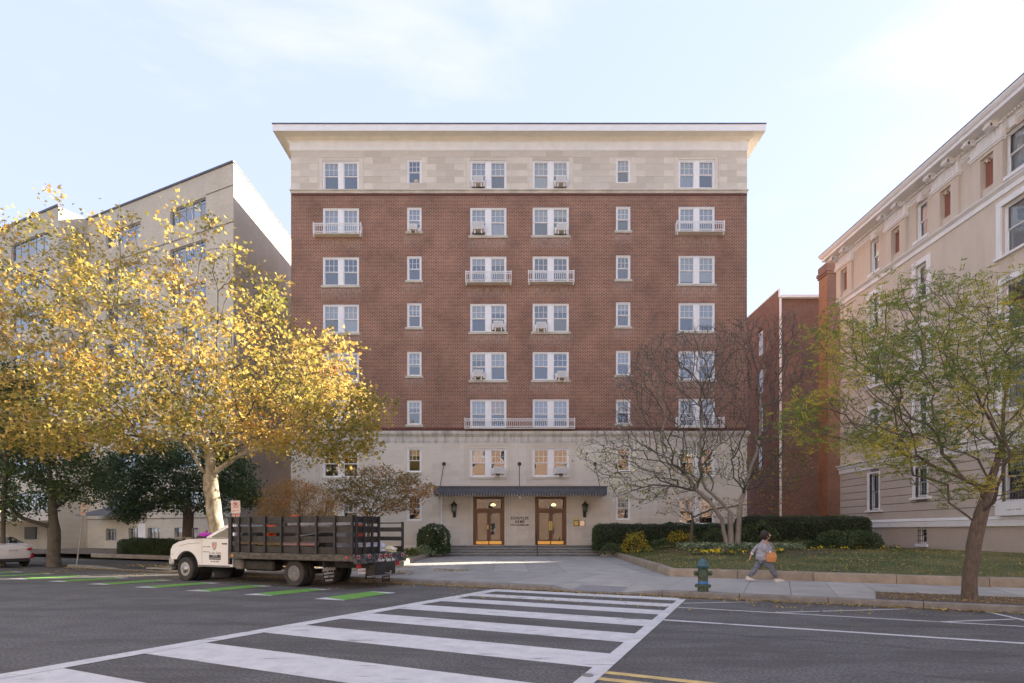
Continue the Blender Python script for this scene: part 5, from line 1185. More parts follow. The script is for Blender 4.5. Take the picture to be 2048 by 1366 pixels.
lseeds = [px(c5([(680,1245),(690,1000),(720,800),(760,640),(810,480),(830,400),(870,280),(900,170)])+[(2003,880),(2010,800),(2021,722),(1971,658),(1906,620),(1860,580)], [YL]*8+[YL,YL+.1,YL+.3,YL+.5,YL+.7,YL+.9]),
 px(c5([(815,400),(790,370),(740,270),(660,230),(540,200),(360,110),(200,70),(0,40)])+[(1700,845)], [YL,YL,YL-.1,YL-.2,YL-.3,YL-.5,YL-.7,YL-.9,YL-1]),
 px([(2000,885),(1952,783),(1906,722),(1857,684),(1810,600),(1800,560)], [YL,YL-.2,YL-.4,YL-.6,YL-.8,YL-.9]),
 px([(1952,783),(1900,775),(1849,755),(1769,707),(1724,654),(1682,604)], [YL-.2,YL,YL+.2,YL+.5,YL+.7,YL+.9]),
 px([(1985,940),(2010,925),(2048,900),(2100,870),(2180,800)], [YL,YL+.2,YL+.4,YL+.8,YL+1.2]), px([(2010,850),(2060,800),(2100,700),(2120,600)], [YL,YL-.4,YL-.9,YL-1.3]), px(c5([(740,290),(720,150),(700,0)])+[(1945,780)], [YL-.1,YL+.2,YL+.5,YL+.7])]
LA = np.vstack([la, la2])
def loc_leaf(P, par, tips, r):
    # compound leaves: leaflets in rows along short stalks
    C = np.vstack([spread(la[la[:,2] < 6.6], 8, (.22,.22,.16), rgl), spread(la[la[:,2] >= 6.6], 3, (.2,.2,.16), rgl), spread(la2, 8, (.18,.18,.12), rgl)])
    d = rgl.normal(0,1,(len(C),3)); d[:,2] = d[:,2]*.3-.5; d /= np.linalg.norm(d,axis=1)[:,None]; s = np.cross(d, [0,0,1.]); s /= np.linalg.norm(s,axis=1)[:,None]+1e-6
    C, d, s = (lambda k: (C[k], d[k], s[k]))(nz(C,.9,3)+rgl.normal(0,.12,len(C)) > -.02); out = []
    for i in range(7):
        for sg in (-1,1): out.append(C+d*(i-3)*.034+s*sg*.026)
    return np.vstack(out)
make_tree('street_tree', 'honey locust with dark leaning trunk and feathery green yellow leaves at right', 'tree', lseeds, LA,
    [dict(C=loc_leaf, size=.068, shape='slim', mat=mt['leaf_locust'], flat=.4, tint=lambda C: .45+nz(C,.8)*.75+rgl.normal(0,.13,len(C)))], mt['bark_dark'], mt['bark_dark'], seg=.26, r_tip=.0050, r_base=.145, power=.38, thick=.035, wob=.13, curve=.2)
# --- hedges and shrubs
def hedge(name, label, cat, loc, size, rot=0, n=6000, leaf=.075, mat=None, rnd=.35, seed=1, group=None, flowers=None, core=True):
    """size = (length, depth, height); surface shell of leaves over a solid core coloured dark for the inner shade"""
    rg = np.random.default_rng(seed); t = thing(name, label, cat, loc, rot, group); sx, sy, sz = size; ins_ = .14 if rnd < .45 else .38
    P = rg.uniform(-1, 1, (n*2, 3)); P[:,2] = (P[:,2]+1)/2
    f = rg.integers(0, 4, len(P))
    P[f==0,1] = -1; P[f==1,2] = 1; P[f==2,0] = np.sign(P[f==2,0]); P[f==3,1] = -1
    ax = P[:,0].copy(); L = np.array([sx/2, sy/2, sz])
    # round the box: superellipse squash
    Q = P*L; ex = min(sx, sy, sz)*rnd
    for a_, b_, la_, lb_ in ((0,1,sx/2,sy/2),):
        dx = np.clip(np.abs(Q[:,a_])-(la_-ex),0,None); dy = np.clip(np.abs(Q[:,b_])-(lb_-ex),0,None); r_ = np.hypot(dx,dy); k = np.where(r_ > ex, ex/np.maximum(r_,1e-6), 1)
        Q[:,a_] = np.sign(Q[:,a_])*(np.minimum(np.abs(Q[:,a_]),la_-ex)+dx*k); Q[:,b_] = np.sign(Q[:,b_])*(np.minimum(np.abs(Q[:,b_]),lb_-ex)+dy*k)
    ins = np.clip((Q[:,2]-(sz-ex))/ex,0,1); sh = 1-(1-np.sqrt(np.clip(1-ins**2,0,1)))*ex/np.array(min(sx,sy)/2)
    edge = np.clip(np.minimum(sx/2, sy/2),.1,None)
    Q[:,1] *= sh; Q[:,0] = np.sign(Q[:,0])*(np.abs(Q[:,0])-(1-sh)*min(sx,sy)/2*.9).clip(0)
    nn = nz(Q, 1.6, seed*7); Q[:,1] -= nn*.12; Q[:,2] += nn*.10*(Q[:,2]/sz)+nz(Q,.5,seed)*.10*(Q[:,2]/sz); Q += rg.normal(0,.035,Q.shape)
    Q = Q[Q[:,2] > .02][:n]
    leaves('foliage', Q, leaf, 'oval', mat or mt['leaf_hedge'], t, .25, np.clip(.35+nz(Q,1.1,5)*.5+rg.normal(0,.22,len(Q)),0,1), rng=rg)
    if core: obj('stems', MB().box(-sx/2+ins_, sx/2-ins_, -sy/2+ins_, sy/2-ins_+.1, 0, sz-(.03 if rnd < .45 else .3)).mesh('core', bevel=.12), mt_core, t)  # near-black box standing in for the shaded inside, no modelled stems
    if flowers:
        k = rg.choice(len(Q), flowers); leaves('flowers', Q[k]+np.array([0,-.05,.03]), .11, 'oval', mt['petal_white'], t, .3, rng=rg)
    return t
mt_core = M('hedge inner shade', (.022,.026,.014), (.012,.014,.009), scale=9, rough=.95)
def hx(u0, u1, Y): return (u0-CX)/F*Y, (u1-CX)/F*Y
a, b = hx(1190, 1500, 34.5); hedge('hedge', 'long clipped dark hedge along the front of the brick building, right of the steps', 'hedge', ((a+b)/2, 35.2, .5), (b-a, 1.3, 1.62), n=13000, seed=2)
a, b = hx(1490, 1755, 31.5); hedge('hedge', 'tall loose dark hedge between the brick and the tan buildings', 'hedge', ((a+b)/2, 32.6, .5), (b-a, 1.8, 2.0), n=14000, seed=3, rnd=.3)
a, b = hx(1652, 1770, 28.8); hedge('shrub', 'rounded green shrub at the right end of the tall hedge', 'shrub', ((a+b)/2, 29.4, .45), (b-a, 1.7, 1.2), n=7000, leaf=.085, seed=4, rnd=.5)
a, b = hx(828, 893, 33.5); hedge('shrub', 'glossy green camellia with a few white flowers left of the steps', 'shrub', ((a+b)/2, 35.0, .3), (b-a, 1.8, 1.75), n=5500, leaf=.12, seed=5, rnd=.45, flowers=26)
c_ = SC((kx0+kx1)/2-.2, 22.3, .28); hedge('hedge', 'clipped box hedge between the parking sign and the truck bonnet', 'hedge', c_, (kx1-kx0, 1.5, .85), ST_ROT, n=8000, leaf=.07, seed=6, rnd=.3)
tA, tB = to_sc(G(25,1120,SZ))[0], to_sc(G(158,1120,SZ))[0]
hedge('hedge', 'clipped box hedge behind the white car and the left street tree', 'hedge', SC((tA+tB)/2, 22.4, .28), (tB-tA, 1.6, .95), ST_ROT, n=7000, leaf=.07, seed=7, rnd=.35)
def bush(u, v, Y, sz, label, mat, n=900, leaf=.09, seed=1, cat='shrub', name='shrub', zb=None, shape='oval', droop=0, flat=.3):
    rg = np.random.default_rng(seed+100); p = at(u, v, Y); p.z = zb if zb is not None else lawn_z(p.x, p.y)
    t = thing(name, label, cat, p); d = rg.normal(0,1,(n,3)); d /= np.linalg.norm(d,axis=1)[:,None]; d *= rg.uniform(.55,1,(n,1))**.5; d[:,2] = np.abs(d[:,2])
    Q = d*np.array(sz)/2*np.array([1,1,2]); Q += (nz(Q,2.2,seed)*.25)[:,None]*d
    leaves('foliage', Q, leaf, shape, mat, t, flat, rng=rg, droop=droop)
    st_ = MB()
    for k in range(7): a_ = k*.9; st_.tube([(0,0,-.05),(math.cos(a_)*sz[0]*.18,math.sin(a_)*sz[1]*.18,sz[2]*.4),(math.cos(a_)*sz[0]*.3,math.sin(a_)*sz[1]*.3,sz[2]*.75)], [.02,.013,.006], 4, cap=False)
    obj('stems', st_, mt['bark_twig'], t, stuff=True); return t
bush(1272,1090,32.5,(1.8,1.2,1.2),'yellow leaved shrub in front of the hedge, nearest the steps',mt['leaf_yel'],1100,seed=1)
bush(1362,1090,32.8,(2.1,1.2,.95),'yellow and gold shrub beside the young tree',mt['leaf_yel'],1100,seed=2)
bush(1325,1095,32.6,(1.6,1.1,.6),'low dark green shrub between the two yellow shrubs',mt['leaf_hedge'],900,seed=3)
bush(1432,1095,32.0,(2.3,1.4,1.15),'mid green shrub just left of the magnolia stems',mt['leaf_hedge'],1500,seed=4)
bush(1515,1095,31.5,(2.6,1.4,1.5),'loose green shrub right of the magnolia stems',mt['leaf_hedge'],1900,seed=5)
bush(1225,1098,33.5,(1.6,1.2,.7),'dark low shrub touching the right stone block',mt['leaf_hedge'],900,seed=6)
bush(845,1100,33.2,(1.6,1.1,.55),'low pale leaved shrub at the foot of the camellia',mt['leaf_pale'],900,seed=7,zb=.32)
bush(815,1105,31.0,(1.2,.9,.45),'grassy clump behind the open end of the truck bed',mt['grass'],900,.16,seed=8,zb=.32,shape='slim')
bush(1600,1096,30.4,(2.4,1.0,.5),'low green plants under the tall hedge',mt['leaf_hedge'],1100,.1,seed=9)
bush(1570,1098,30.0,(2.0,.9,.42),'grassy green clump behind the walking person',mt['grass'],1100,.18,seed=10,shape='slim')
# ground cover round the magnolia, flowers, grass, fallen leaves
def scatter(name, n, poly, zf, size, shape, mat, flat, label, cat, rg, clump=None, dz=(.0,.1), tint=None, up=False, droop=0):
    xs = [p[0] for p in poly]; ys = [p[1] for p in poly]; out = np.zeros((0,2))
    while len(out) < n:
        q_ = np.column_stack([rg.uniform(min(xs),max(xs),n*2), rg.uniform(min(ys),max(ys),n*2)]); q_ = q_[in_poly(poly, q_)]
        if clump: q_ = q_[np.array([mnoise.noise(Vector((a*clump[0], b*clump[0], 3))) for a, b in q_])+rg.normal(0,.15,len(q_)) > clump[1]]
        out = np.vstack([out, q_])
    out = out[:n]; z = np.array([zf(a, b) for a, b in out])+rg.uniform(dz[0], dz[1], n); C = np.column_stack([out, z])
    if up:
        a = rg.uniform(0, 2*math.pi, n); s = size*(1+rg.uniform(-.4,.4,n)); lean = rg.normal(0,.35,(n,2))*s[:,None]
        wv = np.column_stack([np.cos(a), np.sin(a)])*.007
        V = np.zeros((n,3,3)); V[:,0,:2] = C[:,:2]-wv; V[:,1,:2] = C[:,:2]+wv; V[:,2,:2] = C[:,:2]+lean; V[:,0,2] = V[:,1,2] = C[:,2]-.01; V[:,2,2] = C[:,2]+s
        me = np_mesh(name, V.reshape(-1,3), 3, tint(C) if tint else rg.random(n)); o = obj(name, me, mat, stuff=True)
    else: o = leaves(name, C, size, shape, mat, None, flat, tint(C) if tint else None, rng=rg, droop=droop)
    o['label'] = label; o['category'] = cat; return o
rgf = np.random.default_rng(61)
mx_ = at(1462,1090,30).x
scatter('ground_cover', 5200, [(mx_-3.2,27.6),(mx_+2.6,27.3),(mx_+3.3,30.6),(mx_+.3,31.6),(mx_-2.6,31.2)], lambda x,y: lawn_z(x,y), .12, 'oval', mt['leaf_pale'], .8, 'pale variegated ground cover round the magnolia stems', 'ground cover', rgf, clump=(.8,-.15), dz=(.02,.32))
scatter('ground_cover', 5000, [(7,30.8),(15,29.6),(19.5,28.6),(20,31),(14,34),(7,34.4)], lambda x,y: lawn_z(x,y), .11, 'oval', mt['leaf_hedge'], .6, 'low dark green ground cover in front of the hedges', 'ground cover', rgf, clump=(.9,-.1), dz=(.0,.22))
mulch = struct('mulch_bed', None); sheetp = [(8.2,25.2),(12.2,24.4),(16.4,26.4),(19.8,28.2),(20,31.2),(13,32),(7.4,32)]
bpy.data.objects.remove(mulch)
sheet(sheetp, lambda x,y: lawn_z(x,y)+.012, M('mulch', (.07,.045,.032), (.13,.09,.062), scale=5, rough=.95, bump=.8, fine=.3), 'mulch_bed', .7)
for i, (poly_, n_) in enumerate(((([(8.0,25.0),(12,24.8),(12.4,26.4),(8.2,26.8)]), 200), ([(6.8,31.0),(12,30.2),(12,31),(7,32)], 160), ([(13,28),(19.5,28),(19.5,28.8),(13,29)], 70))):
    scatter('flowers', n_, poly_, lambda x,y: lawn_z(x,y), .10, 'oval', mt['petal'], .2, ['yellow pansies in the bed nearest the pavement','yellow and orange flowers near the dark hedge','scattered yellow flowers in front of the rounded shrub'][i], 'flowers', rgf, clump=(2.1,.30), dz=(.08,.2))
    scatter('flower_leaves', n_*5, poly_, lambda x,y: lawn_z(x,y), .09, 'oval', mt['leaf_hedge'], .5, ['low green leaves of the pansies nearest the pavement','low green leaves of the flowers near the dark hedge','low green leaves of the flowers in front of the rounded shrub'][i], 'plants', rgf, clump=(1.6,.0), dz=(.0,.12))
scatter('flowers', 60, [(-7.6,31),(-5.4,29),(-5.2,34.5),(-7,34.5)], lambda x,y: .34, .10, 'oval', mt['petal'], .2, 'yellow flowers at the foot of the camellia', 'flowers', rgf, dz=(.08,.25))
gp = [(Aw.x+.3, Aw.y+.3), tuple(SC(9.6,20.42))[:2], (21,20.6), (20.9,33), (12,33.5), (6.5,35), (6.45,33)]
def gmask(C): return np.clip(.40+nz(C,.6)*1.2+rgf.normal(0,.2,len(C)),0,1)
scatter('grass', 60000, gp, lawn_z, .055, 'dia', mt['grass'], 0, 'short front lawn grass at right', 'grass', rgf, up=True, dz=(0,0), tint=gmask)
scatter('grass', 9000, [tuple(p) for p in lb[:5]]+[(-9,35),(-9,30)], lambda x,y: .36, .07, 'dia', mt['grass'], 0, 'grass in the planting bed left of the forecourt', 'grass', rgf, up=True, dz=(0,0), tint=gmask)
kerb_strip = lambda t0, t1, c0, c1: [tuple(SC(t0,c0))[:2], tuple(SC(t1,c0))[:2], tuple(SC(t1,c1))[:2], tuple(SC(t0,c1))[:2]]
scatter('fallen_leaves', 5200, kerb_strip(-30,12.5,KC-.28,KC-.01), lambda x,y: .012, .06, 'oval', mt['fallen'], 2.5, 'yellow leaves gathered in the gutter along the kerb', 'fallen leaves', rgf, dz=(0,.012))
scatter('fallen_leaves', 2200, kerb_strip(-30,12.5,KC-2.6,KC-.2), lambda x,y: .01, .055, 'oval', mt['fallen'], 2.5, 'yellow leaves strewn over the road near the kerb', 'fallen leaves', rgf, clump=(.6,.05), dz=(0,.01))
scatter('fallen_leaves', 3000, kerb_strip(-27,-11,KC+.2,20), lambda x,y: SZ+.008, .09, 'oval', mt['fallen'], 2.5, 'fallen leaves on the pavement behind the truck', 'fallen leaves', rgf, clump=(.5,.0), dz=(0,.012))
scatter('fallen_leaves', 3500, kerb_strip(pit_t+.2,12.5,KC+.22,17.1), lambda x,y: SZ+.02, .045, 'oval', mt['fallen'], 2.5, 'small yellow leaves on the soil of the tree pit at right', 'fallen leaves', rgf, dz=(0,.012))
scatter('fallen_leaves', 3200, gp, lambda x,y: lawn_z(x,y)+.05, .08, 'oval', mt['fallen'], 2, 'scattered dry leaves on the lawn', 'fallen leaves', rgf, dz=(0,.02))
# ---------------------------------------------------------------- vehicles, street furniture, person
mt['tyre'] = M('tyre rubber', (.028,.028,.028), (.05,.048,.045), scale=5, rough=.85)
mt['chrome'] = M('wheel steel', (.55,.55,.56), (.4,.4,.41), scale=5, rough=.3, metallic=.8)
mt['rim'] = M('dusty rim', (.20,.20,.20), (.12,.12,.12), scale=6, rough=.6)
mt['truckwhite'] = M('truck paint', (.78,.78,.79), (.70,.70,.69), scale=1.2, rough=.35)
mt['truckwhite'].node_tree.nodes['Principled BSDF'].inputs['Coat Weight'].default_value = .4
mt['steelblack'] = M('worn black steel', (.013,.013,.014), (.034,.032,.030), scale=5, rough=.6, fine=.3)
mt['deck'] = M('scuffed deck rail', (.05,.048,.042), (.16,.145,.12), scale=7, rough=.75, lo=.4, hi=.75, mapping=(1,1,2))
mt['red'] = M('red lens', (.45,.02,.03), rough=.25)
mt['amberlens'] = M('amber lens', (.7,.3,.03), rough=.25)
mt['carglass'] = glass_mat('vehicle glass', .35, tint=(.35,.38,.38))
mt['letterwhite'] = M('white lettering', (.75,.75,.74), rough=.7)
mt['orange'] = M('traffic cone orange', (.80,.12,.03), (.7,.10,.03), scale=4, rough=.6)
def bevel_obj(o, w_=.02, seg=2):
    m = o.modifiers.new('b', 'BEVEL'); m.width = w_; m.segments = seg; m.limit_method = 'ANGLE'; m.angle_limit = R(35)
    o.data.polygons.foreach_set('use_smooth', [True]*len(o.data.polygons)); 
    if hasattr(o.data,'set_sharp_from_angle'): o.data.set_sharp_from_angle(angle=R(50))
    return o
TR = (G(590,1173)+N_DIR*1.03); truck = thing('stake_truck', 'white flatbed truck with black stake sides full of salvage, parked at the kerb', 'truck', (TR.x, TR.y, 0), math.atan2(S_DIR.y, S_DIR.x)+R(.6))
def wheel(parent, x, y, r, w_, side, dual=False, front=False):
    wl = obj('wheel', MB().lathe([(r*.58,-w_/2),(r*.93,-w_/2),(r,-w_*.38),(r,w_*.38),(r*.93,w_/2),(r*.58,w_/2),(r*.56,0)], 36, axis='y').mesh('tyre', smooth=True), mt['tyre'], parent, (x, y, r), label='black tyre')
    if front: obj('rim', MB().lathe([(r*.585,.12*side),(r*.55,.10*side),(r*.5,.02*side),(r*.36,.06*side),(r*.3,.16*side),(r*.19,.2*side),(0,.2*side)], 32, axis='y').mesh('rim', smooth=True), mt['chrome'], wl)
    else: obj('rim', MB().lathe([(r*.585,.11*side),(r*.55,.11*side),(r*.52,-.02*side),(r*.3,-.08*side),(r*.28,.02*side),(0,.02*side)], 32, axis='y').mesh('rim', smooth=True), mt['rim'], wl)
    obj('hub', MB().lathe([(r*.2,.0),(r*.2,.16*side if front else .06*side),(r*.12,.2*side if front else .09*side),(0,.2*side)], 16, axis='y').mesh('hub', smooth=True), mt['chrome'], wl)
    if front:
        hb = MB()
        for k in range(8): a = k*math.pi/4+.2; hb.lathe([(r*.075,.07*side),(r*.07,.085*side)], 8, (math.cos(a)*r*.43, 0, math.sin(a)*r*.43), 'y')
        obj('vent_hole', hb, mt['tyre'], wl, stuff=True)
    return wl
wheel(truck, 5.0, .93, .40, .24, 1, front=True); wheel(truck, 5.0, -.93, .40, .24, -1, front=True)
wheel(truck, 0, .98, .41, .22, 1); wheel(truck, 0, .70, .41, .22, 1); wheel(truck, 0, -.98, .41, .22, -1); wheel(truck, 0, -.70, .41, .22, -1)
arch = [(4.43+0*k,.5) for k in range(1)]+[(5.0-.55*math.cos(a), .42+.55*math.sin(a)) for a in np.linspace(.05, math.pi-.3, 10)]
body_side = [(2.76,.52),(2.76,1.38),(3.0,1.42),(4.2,1.45),(4.9,1.42),(5.4,1.34),(5.72,1.22),(5.84,1.05),(5.86,.80),(5.80,.72)]+[(5.0+.56*math.cos(a), .44+.56*math.sin(a)) for a in np.linspace(.52, math.pi-.06, 10)]+[(4.43,.50)]
cabm = MB().side(body_side, -.99, .99); cab = bevel_obj(obj('cab', cabm, mt['truckwhite'], truck, label='white cab with long bonnet'), .05, 3)
# greenhouse, tapered inwards
gp_ = [(2.78,1.40),(2.80,1.90),(3.25,1.93),(4.28,1.44)]
def taper(poly, ylo, yhi, z0, z1):
    n = len(poly); V = []
    for s in (-1,1):
        for x, z in poly: k = (z-z0)/(z1-z0); V.append((x, s*(ylo+(yhi-ylo)*k), z))
    return MB().add(V, [tuple(range(n)), tuple(range(n,2*n))[::-1]]+[(i,n+i,n+(i+1)%n,(i+1)%n) for i in range(n)])
bevel_obj(obj('cab_roof', taper(gp_, .95, .80, 1.40, 1.93), mt['truckwhite'], truck), .05, 3)
for s in (-1, 1):
    yf = lambda z: s*(.95+(.80-.95)*(z-1.40)/.53+.006)
    dg_ = [(2.92,1.48),(2.94,1.79),(3.2,1.80),(3.86,1.51),(3.84,1.48)]
    obj('side_window', MB().add([(x,yf(z),z) for x,z in dg_], [tuple(range(5))]), mt['carglass_dark'] if 'carglass_dark' in mt else mt.setdefault('carglass_dark', (lambda m: m)(M('dark vehicle glass', (.03,.035,.035), rough=.02, spec=.5))), truck)
    obj('window_trim', MB().tube([(2.9,yf(1.46),1.46),(4.02,yf(1.46),1.46)], .012, 4), mt['black'], truck)
    d_ = obj('door', MB().side([(2.98,.60),(2.98,1.40),(3.6,1.425),(4.22,1.43),(4.22,.66),(4.14,.56)], s*.985, s*.998), mt['truckwhite'], truck)
    obj('door_handle', MB().box(3.02,3.24,s*1.0-.02,s*1.0+.03,1.26,1.30).mesh('h', bevel=.01), mt['black'], d_)
    for x in (2.965, 4.235): obj('door_gap', MB().box(x-.004,x+.004,s*.9905-.002,s*.9905+.002,.6,1.41), mt['black'], d_)
    mr = obj('mirror', MB().box(4.34,4.46,s*1.12-.10,s*1.12+.10,1.44,1.80).mesh('m', bevel=.03), mt['black'], truck); obj('mirror_glass', MB().box(4.33,4.339,s*1.12-.07,s*1.12+.07,1.48,1.76), mt['chrome'], mr)
    obj('mirror_arm', MB().tube([(4.1,s*.94,1.48),(4.38,s*1.1,1.52)], .035, 6), mt['black'], mr)
    obj('wheel_well', MB().lathe([(.56,s*.4),(.56,s*.93),(.1,s*.4)], 24, (5.0,0,.44), 'y'), mt['black'], truck)
    obj('headlight', MB().box(5.66,5.875,s*.72-.12,s*.72+.22,.92,1.12).mesh('hl', bevel=.03), mt['chrome'], truck)
obj('windscreen', MB().quad((3.30,-.76,1.90),(3.30,.76,1.90),(4.25,.86,1.475),(4.25,-.86,1.475)), mt['carglass_dark'], truck)
bevel_obj(obj('front_bumper', MB().box(5.72,5.97,-.98,.98,.50,.76), mt['chrome'], truck), .04); obj('bumper_skirt', MB().box(5.66,5.9,-.95,.95,.33,.50).mesh('s', bevel=.04), mt['black'], truck)
obj('grille', MB().box(5.84,5.90,-.6,.6,.78,1.1), mt['black'], truck); obj('aerial', MB().tube([(3.05,.6,1.92),(3.12,.6,2.25)], .01, 5), mt['black'], truck)
obj('chassis_rail', MB().box(-2.3,5.6,-.45,-.35,.58,.80).box(-2.3,5.6,.35,.45,.58,.80).box(1.0,1.15,-.35,.35,.6,.78).box(-1.5,-1.35,-.35,.35,.6,.78).box(-.12,.12,-.9,.9,.34,.48), mt['steelblack'], truck, stuff=True)
obj('fuel_tank', MB().box(1.1,2.4,.42,.86,.42,.78).mesh('t', bevel=.06), mt['steelblack'], truck); obj('step_box', MB().box(2.4,2.75,.5,.93,.45,.78).mesh('t', bevel=.04), mt['rim'], truck)
obj('exhaust', MB().tube([(1,-.6,.42),(3.2,-.55,.4),(4.6,-.4,.42)], .05, 8), mt['rim'], truck)
obj('bonnet_seam', MB().tube([(4.3,.992,1.30),(4.9,.994,1.27),(5.4,.985,1.18),(5.78,.96,1.05)], .007, 4), mt['black'], truck); obj('sill_trim', MB().box(2.9,4.4,.985,1.0,.50,.56), mt['rim'], truck); obj('arch_liner', MB().tube([(5.0+.57*math.cos(a), .985, .44+.57*math.sin(a)) for a in np.linspace(.55, math.pi-.1, 14)], .018, 5), mt['black'], truck)
obj('side_marker', MB().box(5.70,5.80,.965,.99,.86,.92), mt['amberlens'], truck)
# bed
BL, BF, BW, DZ = -2.42, 2.62, 1.22, 1.02
obj('deck', MB().box(BL, BF, -BW+.02, BW-.02, DZ-.06, DZ-.004), mt['deck'], truck)
for s in (-1, 1): obj('deck_rail', MB().box(BL, BF, s*BW-.03, s*BW+.03, DZ-.20, DZ).mesh('r', bevel=.01), mt['deck'], truck)
rearb = obj('rear_beam', MB().box(BL-.07, BL, -BW-.03, BW+.03, DZ-.27, DZ).mesh('r', bevel=.01), M('paint scarred beam', (.03,.03,.035), (.30,.30,.29), scale=9, rough=.7, lo=.45, hi=.78), truck)
for yy in (1.12,.62,.08,-.16,-.40,-1.02): obj('marker_light', MB().box(BL-.09,BL-.07,-.04,.04,-.035,.035).mesh('l', bevel=.005), mt['red'], truck, (0, yy, DZ-.075)); obj('light_bezel', MB().box(BL-.075,BL-.069,-.065,.065,-.06,.06), mt['chrome'], bpy.data.objects[-1] if False else truck, (0, yy, DZ-.075))
obj('marker_light', MB().box(-.045,.045,BW+.03,BW+.045,-.03,.03), mt['amberlens'], truck, (2.45,0,DZ-.1)); obj('marker_light', MB().box(-.045,.045,BW+.03,BW+.045,-.03,.03), mt['red'], truck, (-2.2,0,DZ-.08))
obj('cab_guard', MB().box(BF+.0,BF+.07,-BW,-BW+.1,.62,2.16).box(BF,BF+.07,BW-.1,BW,.62,2.16).box(BF,BF+.07,-BW+.1,BW-.1,2.06,2.16).box(BF+.002,BF+.068,-BW+.1,BW-.1,.9,1.1), mt['steelblack'], truck)
mesh_ = MB()
for i in range(34):
    y0 = -BW+.1+(i)*.068
    for z0 in (1.15,):
        mesh_.tube([(BF+.03,y0,z0),(BF+.03,y0+.45,z0+.9)], .009, 3, cap=False) if y0+.45 < BW-.1 else None
        mesh_.tube([(BF+.03,y0,z0+.9),(BF+.03,y0+.45,z0)], .009, 3, cap=False) if y0+.45 < BW-.1 else None
obj('cab_guard_mesh', mesh_, mt['steelblack'], truck, stuff=True)
slatm = {}
def rack(x0, x1, y, ztop=2.14, posts=None, ax='x', nm='side'):
    """a row of stake panels: posts and four corrugated slats"""
    bands = [(DZ+.02,DZ+.21),(1.36,1.54),(1.65,1.84),(1.95,ztop)] if nm == 'side' else [(DZ+.03,DZ+.19),(1.39,1.52),(1.68,1.82),(1.94,ztop)]
    L_ = x1-x0
    for a, b in bands:
        h = b-a; sl = MB().box(0, L_, -.014, .014, 0, h*.27).box(0, L_, -.010, .004, h*.27, h*.36).box(0, L_, -.014, .014, h*.36, h*.63).box(0, L_, -.010, .004, h*.63, h*.72).box(0, L_, -.014, .014, h*.72, h)
        o = obj('slat', sl, mt['steelblack'], truck, (x0, y, a) if ax == 'x' else (y, x0, a)); 
        if ax != 'x': o.rotation_euler = (0,0,R(90))
    for p in posts:
        o = obj('stake', cached(('stake',ztop,ax), lambda: MB().box(-.035,.035,-.034,.034,DZ-.04,ztop+.02).mesh('stake', bevel=.006)), mt['steelblack'], truck, (p, y+(.04 if y > 0 else -.04), 0) if ax == 'x' else (y-.04, p, 0))
rack(BL+.02, BF-.02, BW-.04, 2.14, [BL+.06,-1.72,-1.02,-.32,.38,1.06,1.72,2.2,BF-.07])
rack(BL+.02, BF-.02, -BW+.04, 1.98, [BL+.06,-1.4,-.4,.6,1.6,BF-.07], nm='far')
rack(.06, BW-.06, BL+.03, 2.13, [BW-.1,.78,.42,.10], 'y')
for yy, lab in ((1.0,'tail_light'),(-.86,'tail_light')): obj(lab, MB().box(BL-.02,BL+.03,-.09,.09,-.09,.09).mesh('tl', bevel=.02), mt['red'], truck, (0, yy, .70))
obj('number_plate', MB().box(BL-.06,BL-.045,.78,1.08,.46,.61), M('plate', (.62,.58,.55), rough=.5), truck)
pt = obj('plate_text', text_mesh('1EV 7482', .085, .002), M('plate text', (.25,.08,.08)), truck, (BL-.064, .93, .535)); pt.rotation_euler = (0,0,R(-90))
obj('hitch_box', MB().box(BL-.1,BL+.25,-.62,.42,.36,.74).mesh('hb', bevel=.015), mt['steelblack'], truck); obj('rear_step', MB().box(BL-.22,BL-.06,-.98,.72,.34,.375), mt['rim'], truck); obj('hitch_ball', MB().tube([(BL-.1,-.1,.42),(BL-.3,-.1,.42),(BL-.3,-.1,.5)], .03, 8), mt['chrome'], truck)
mf = obj('mudflap', MB().box(-1.27,-1.25,.72,1.2,.14,.86), mt['tyre'], truck); bt = None
for s_, z_, h_ in (('DEJANA',.56,.15),('EQUIPMENT',.44,.08),('NEW YORK',.34,.08),('7-05-2021',.23,.08)):
    o = obj('lettering', text_mesh(s_, h_, .002, bold=.002), mt['letterwhite'], mf, (-1.275, .96, z_)); o.rotation_euler = (0,0,R(-90))
obj('mudflap', MB().box(-1.27,-1.25,-1.2,-.72,.14,.86), mt['tyre'], truck)
lf2 = obj('lettering', text_mesh('Ev Air Tight, Inc.', .125, .002, bold=.003), mt['letterwhite'], truck, (BL-.075, -.22, DZ-.20)); lf2.rotation_euler = (0,0,R(-90))
mf3 = obj('mudflap', MB().box(BL-.03,BL-.01,-.42,-.05,.14,.36), mt['tyre'], truck); o = obj('lettering', text_mesh('7-05-2021', .075, .002), mt['letterwhite'], mf3, (BL-.035, -.23, .26)); o.rotation_euler = (0,0,R(-90))
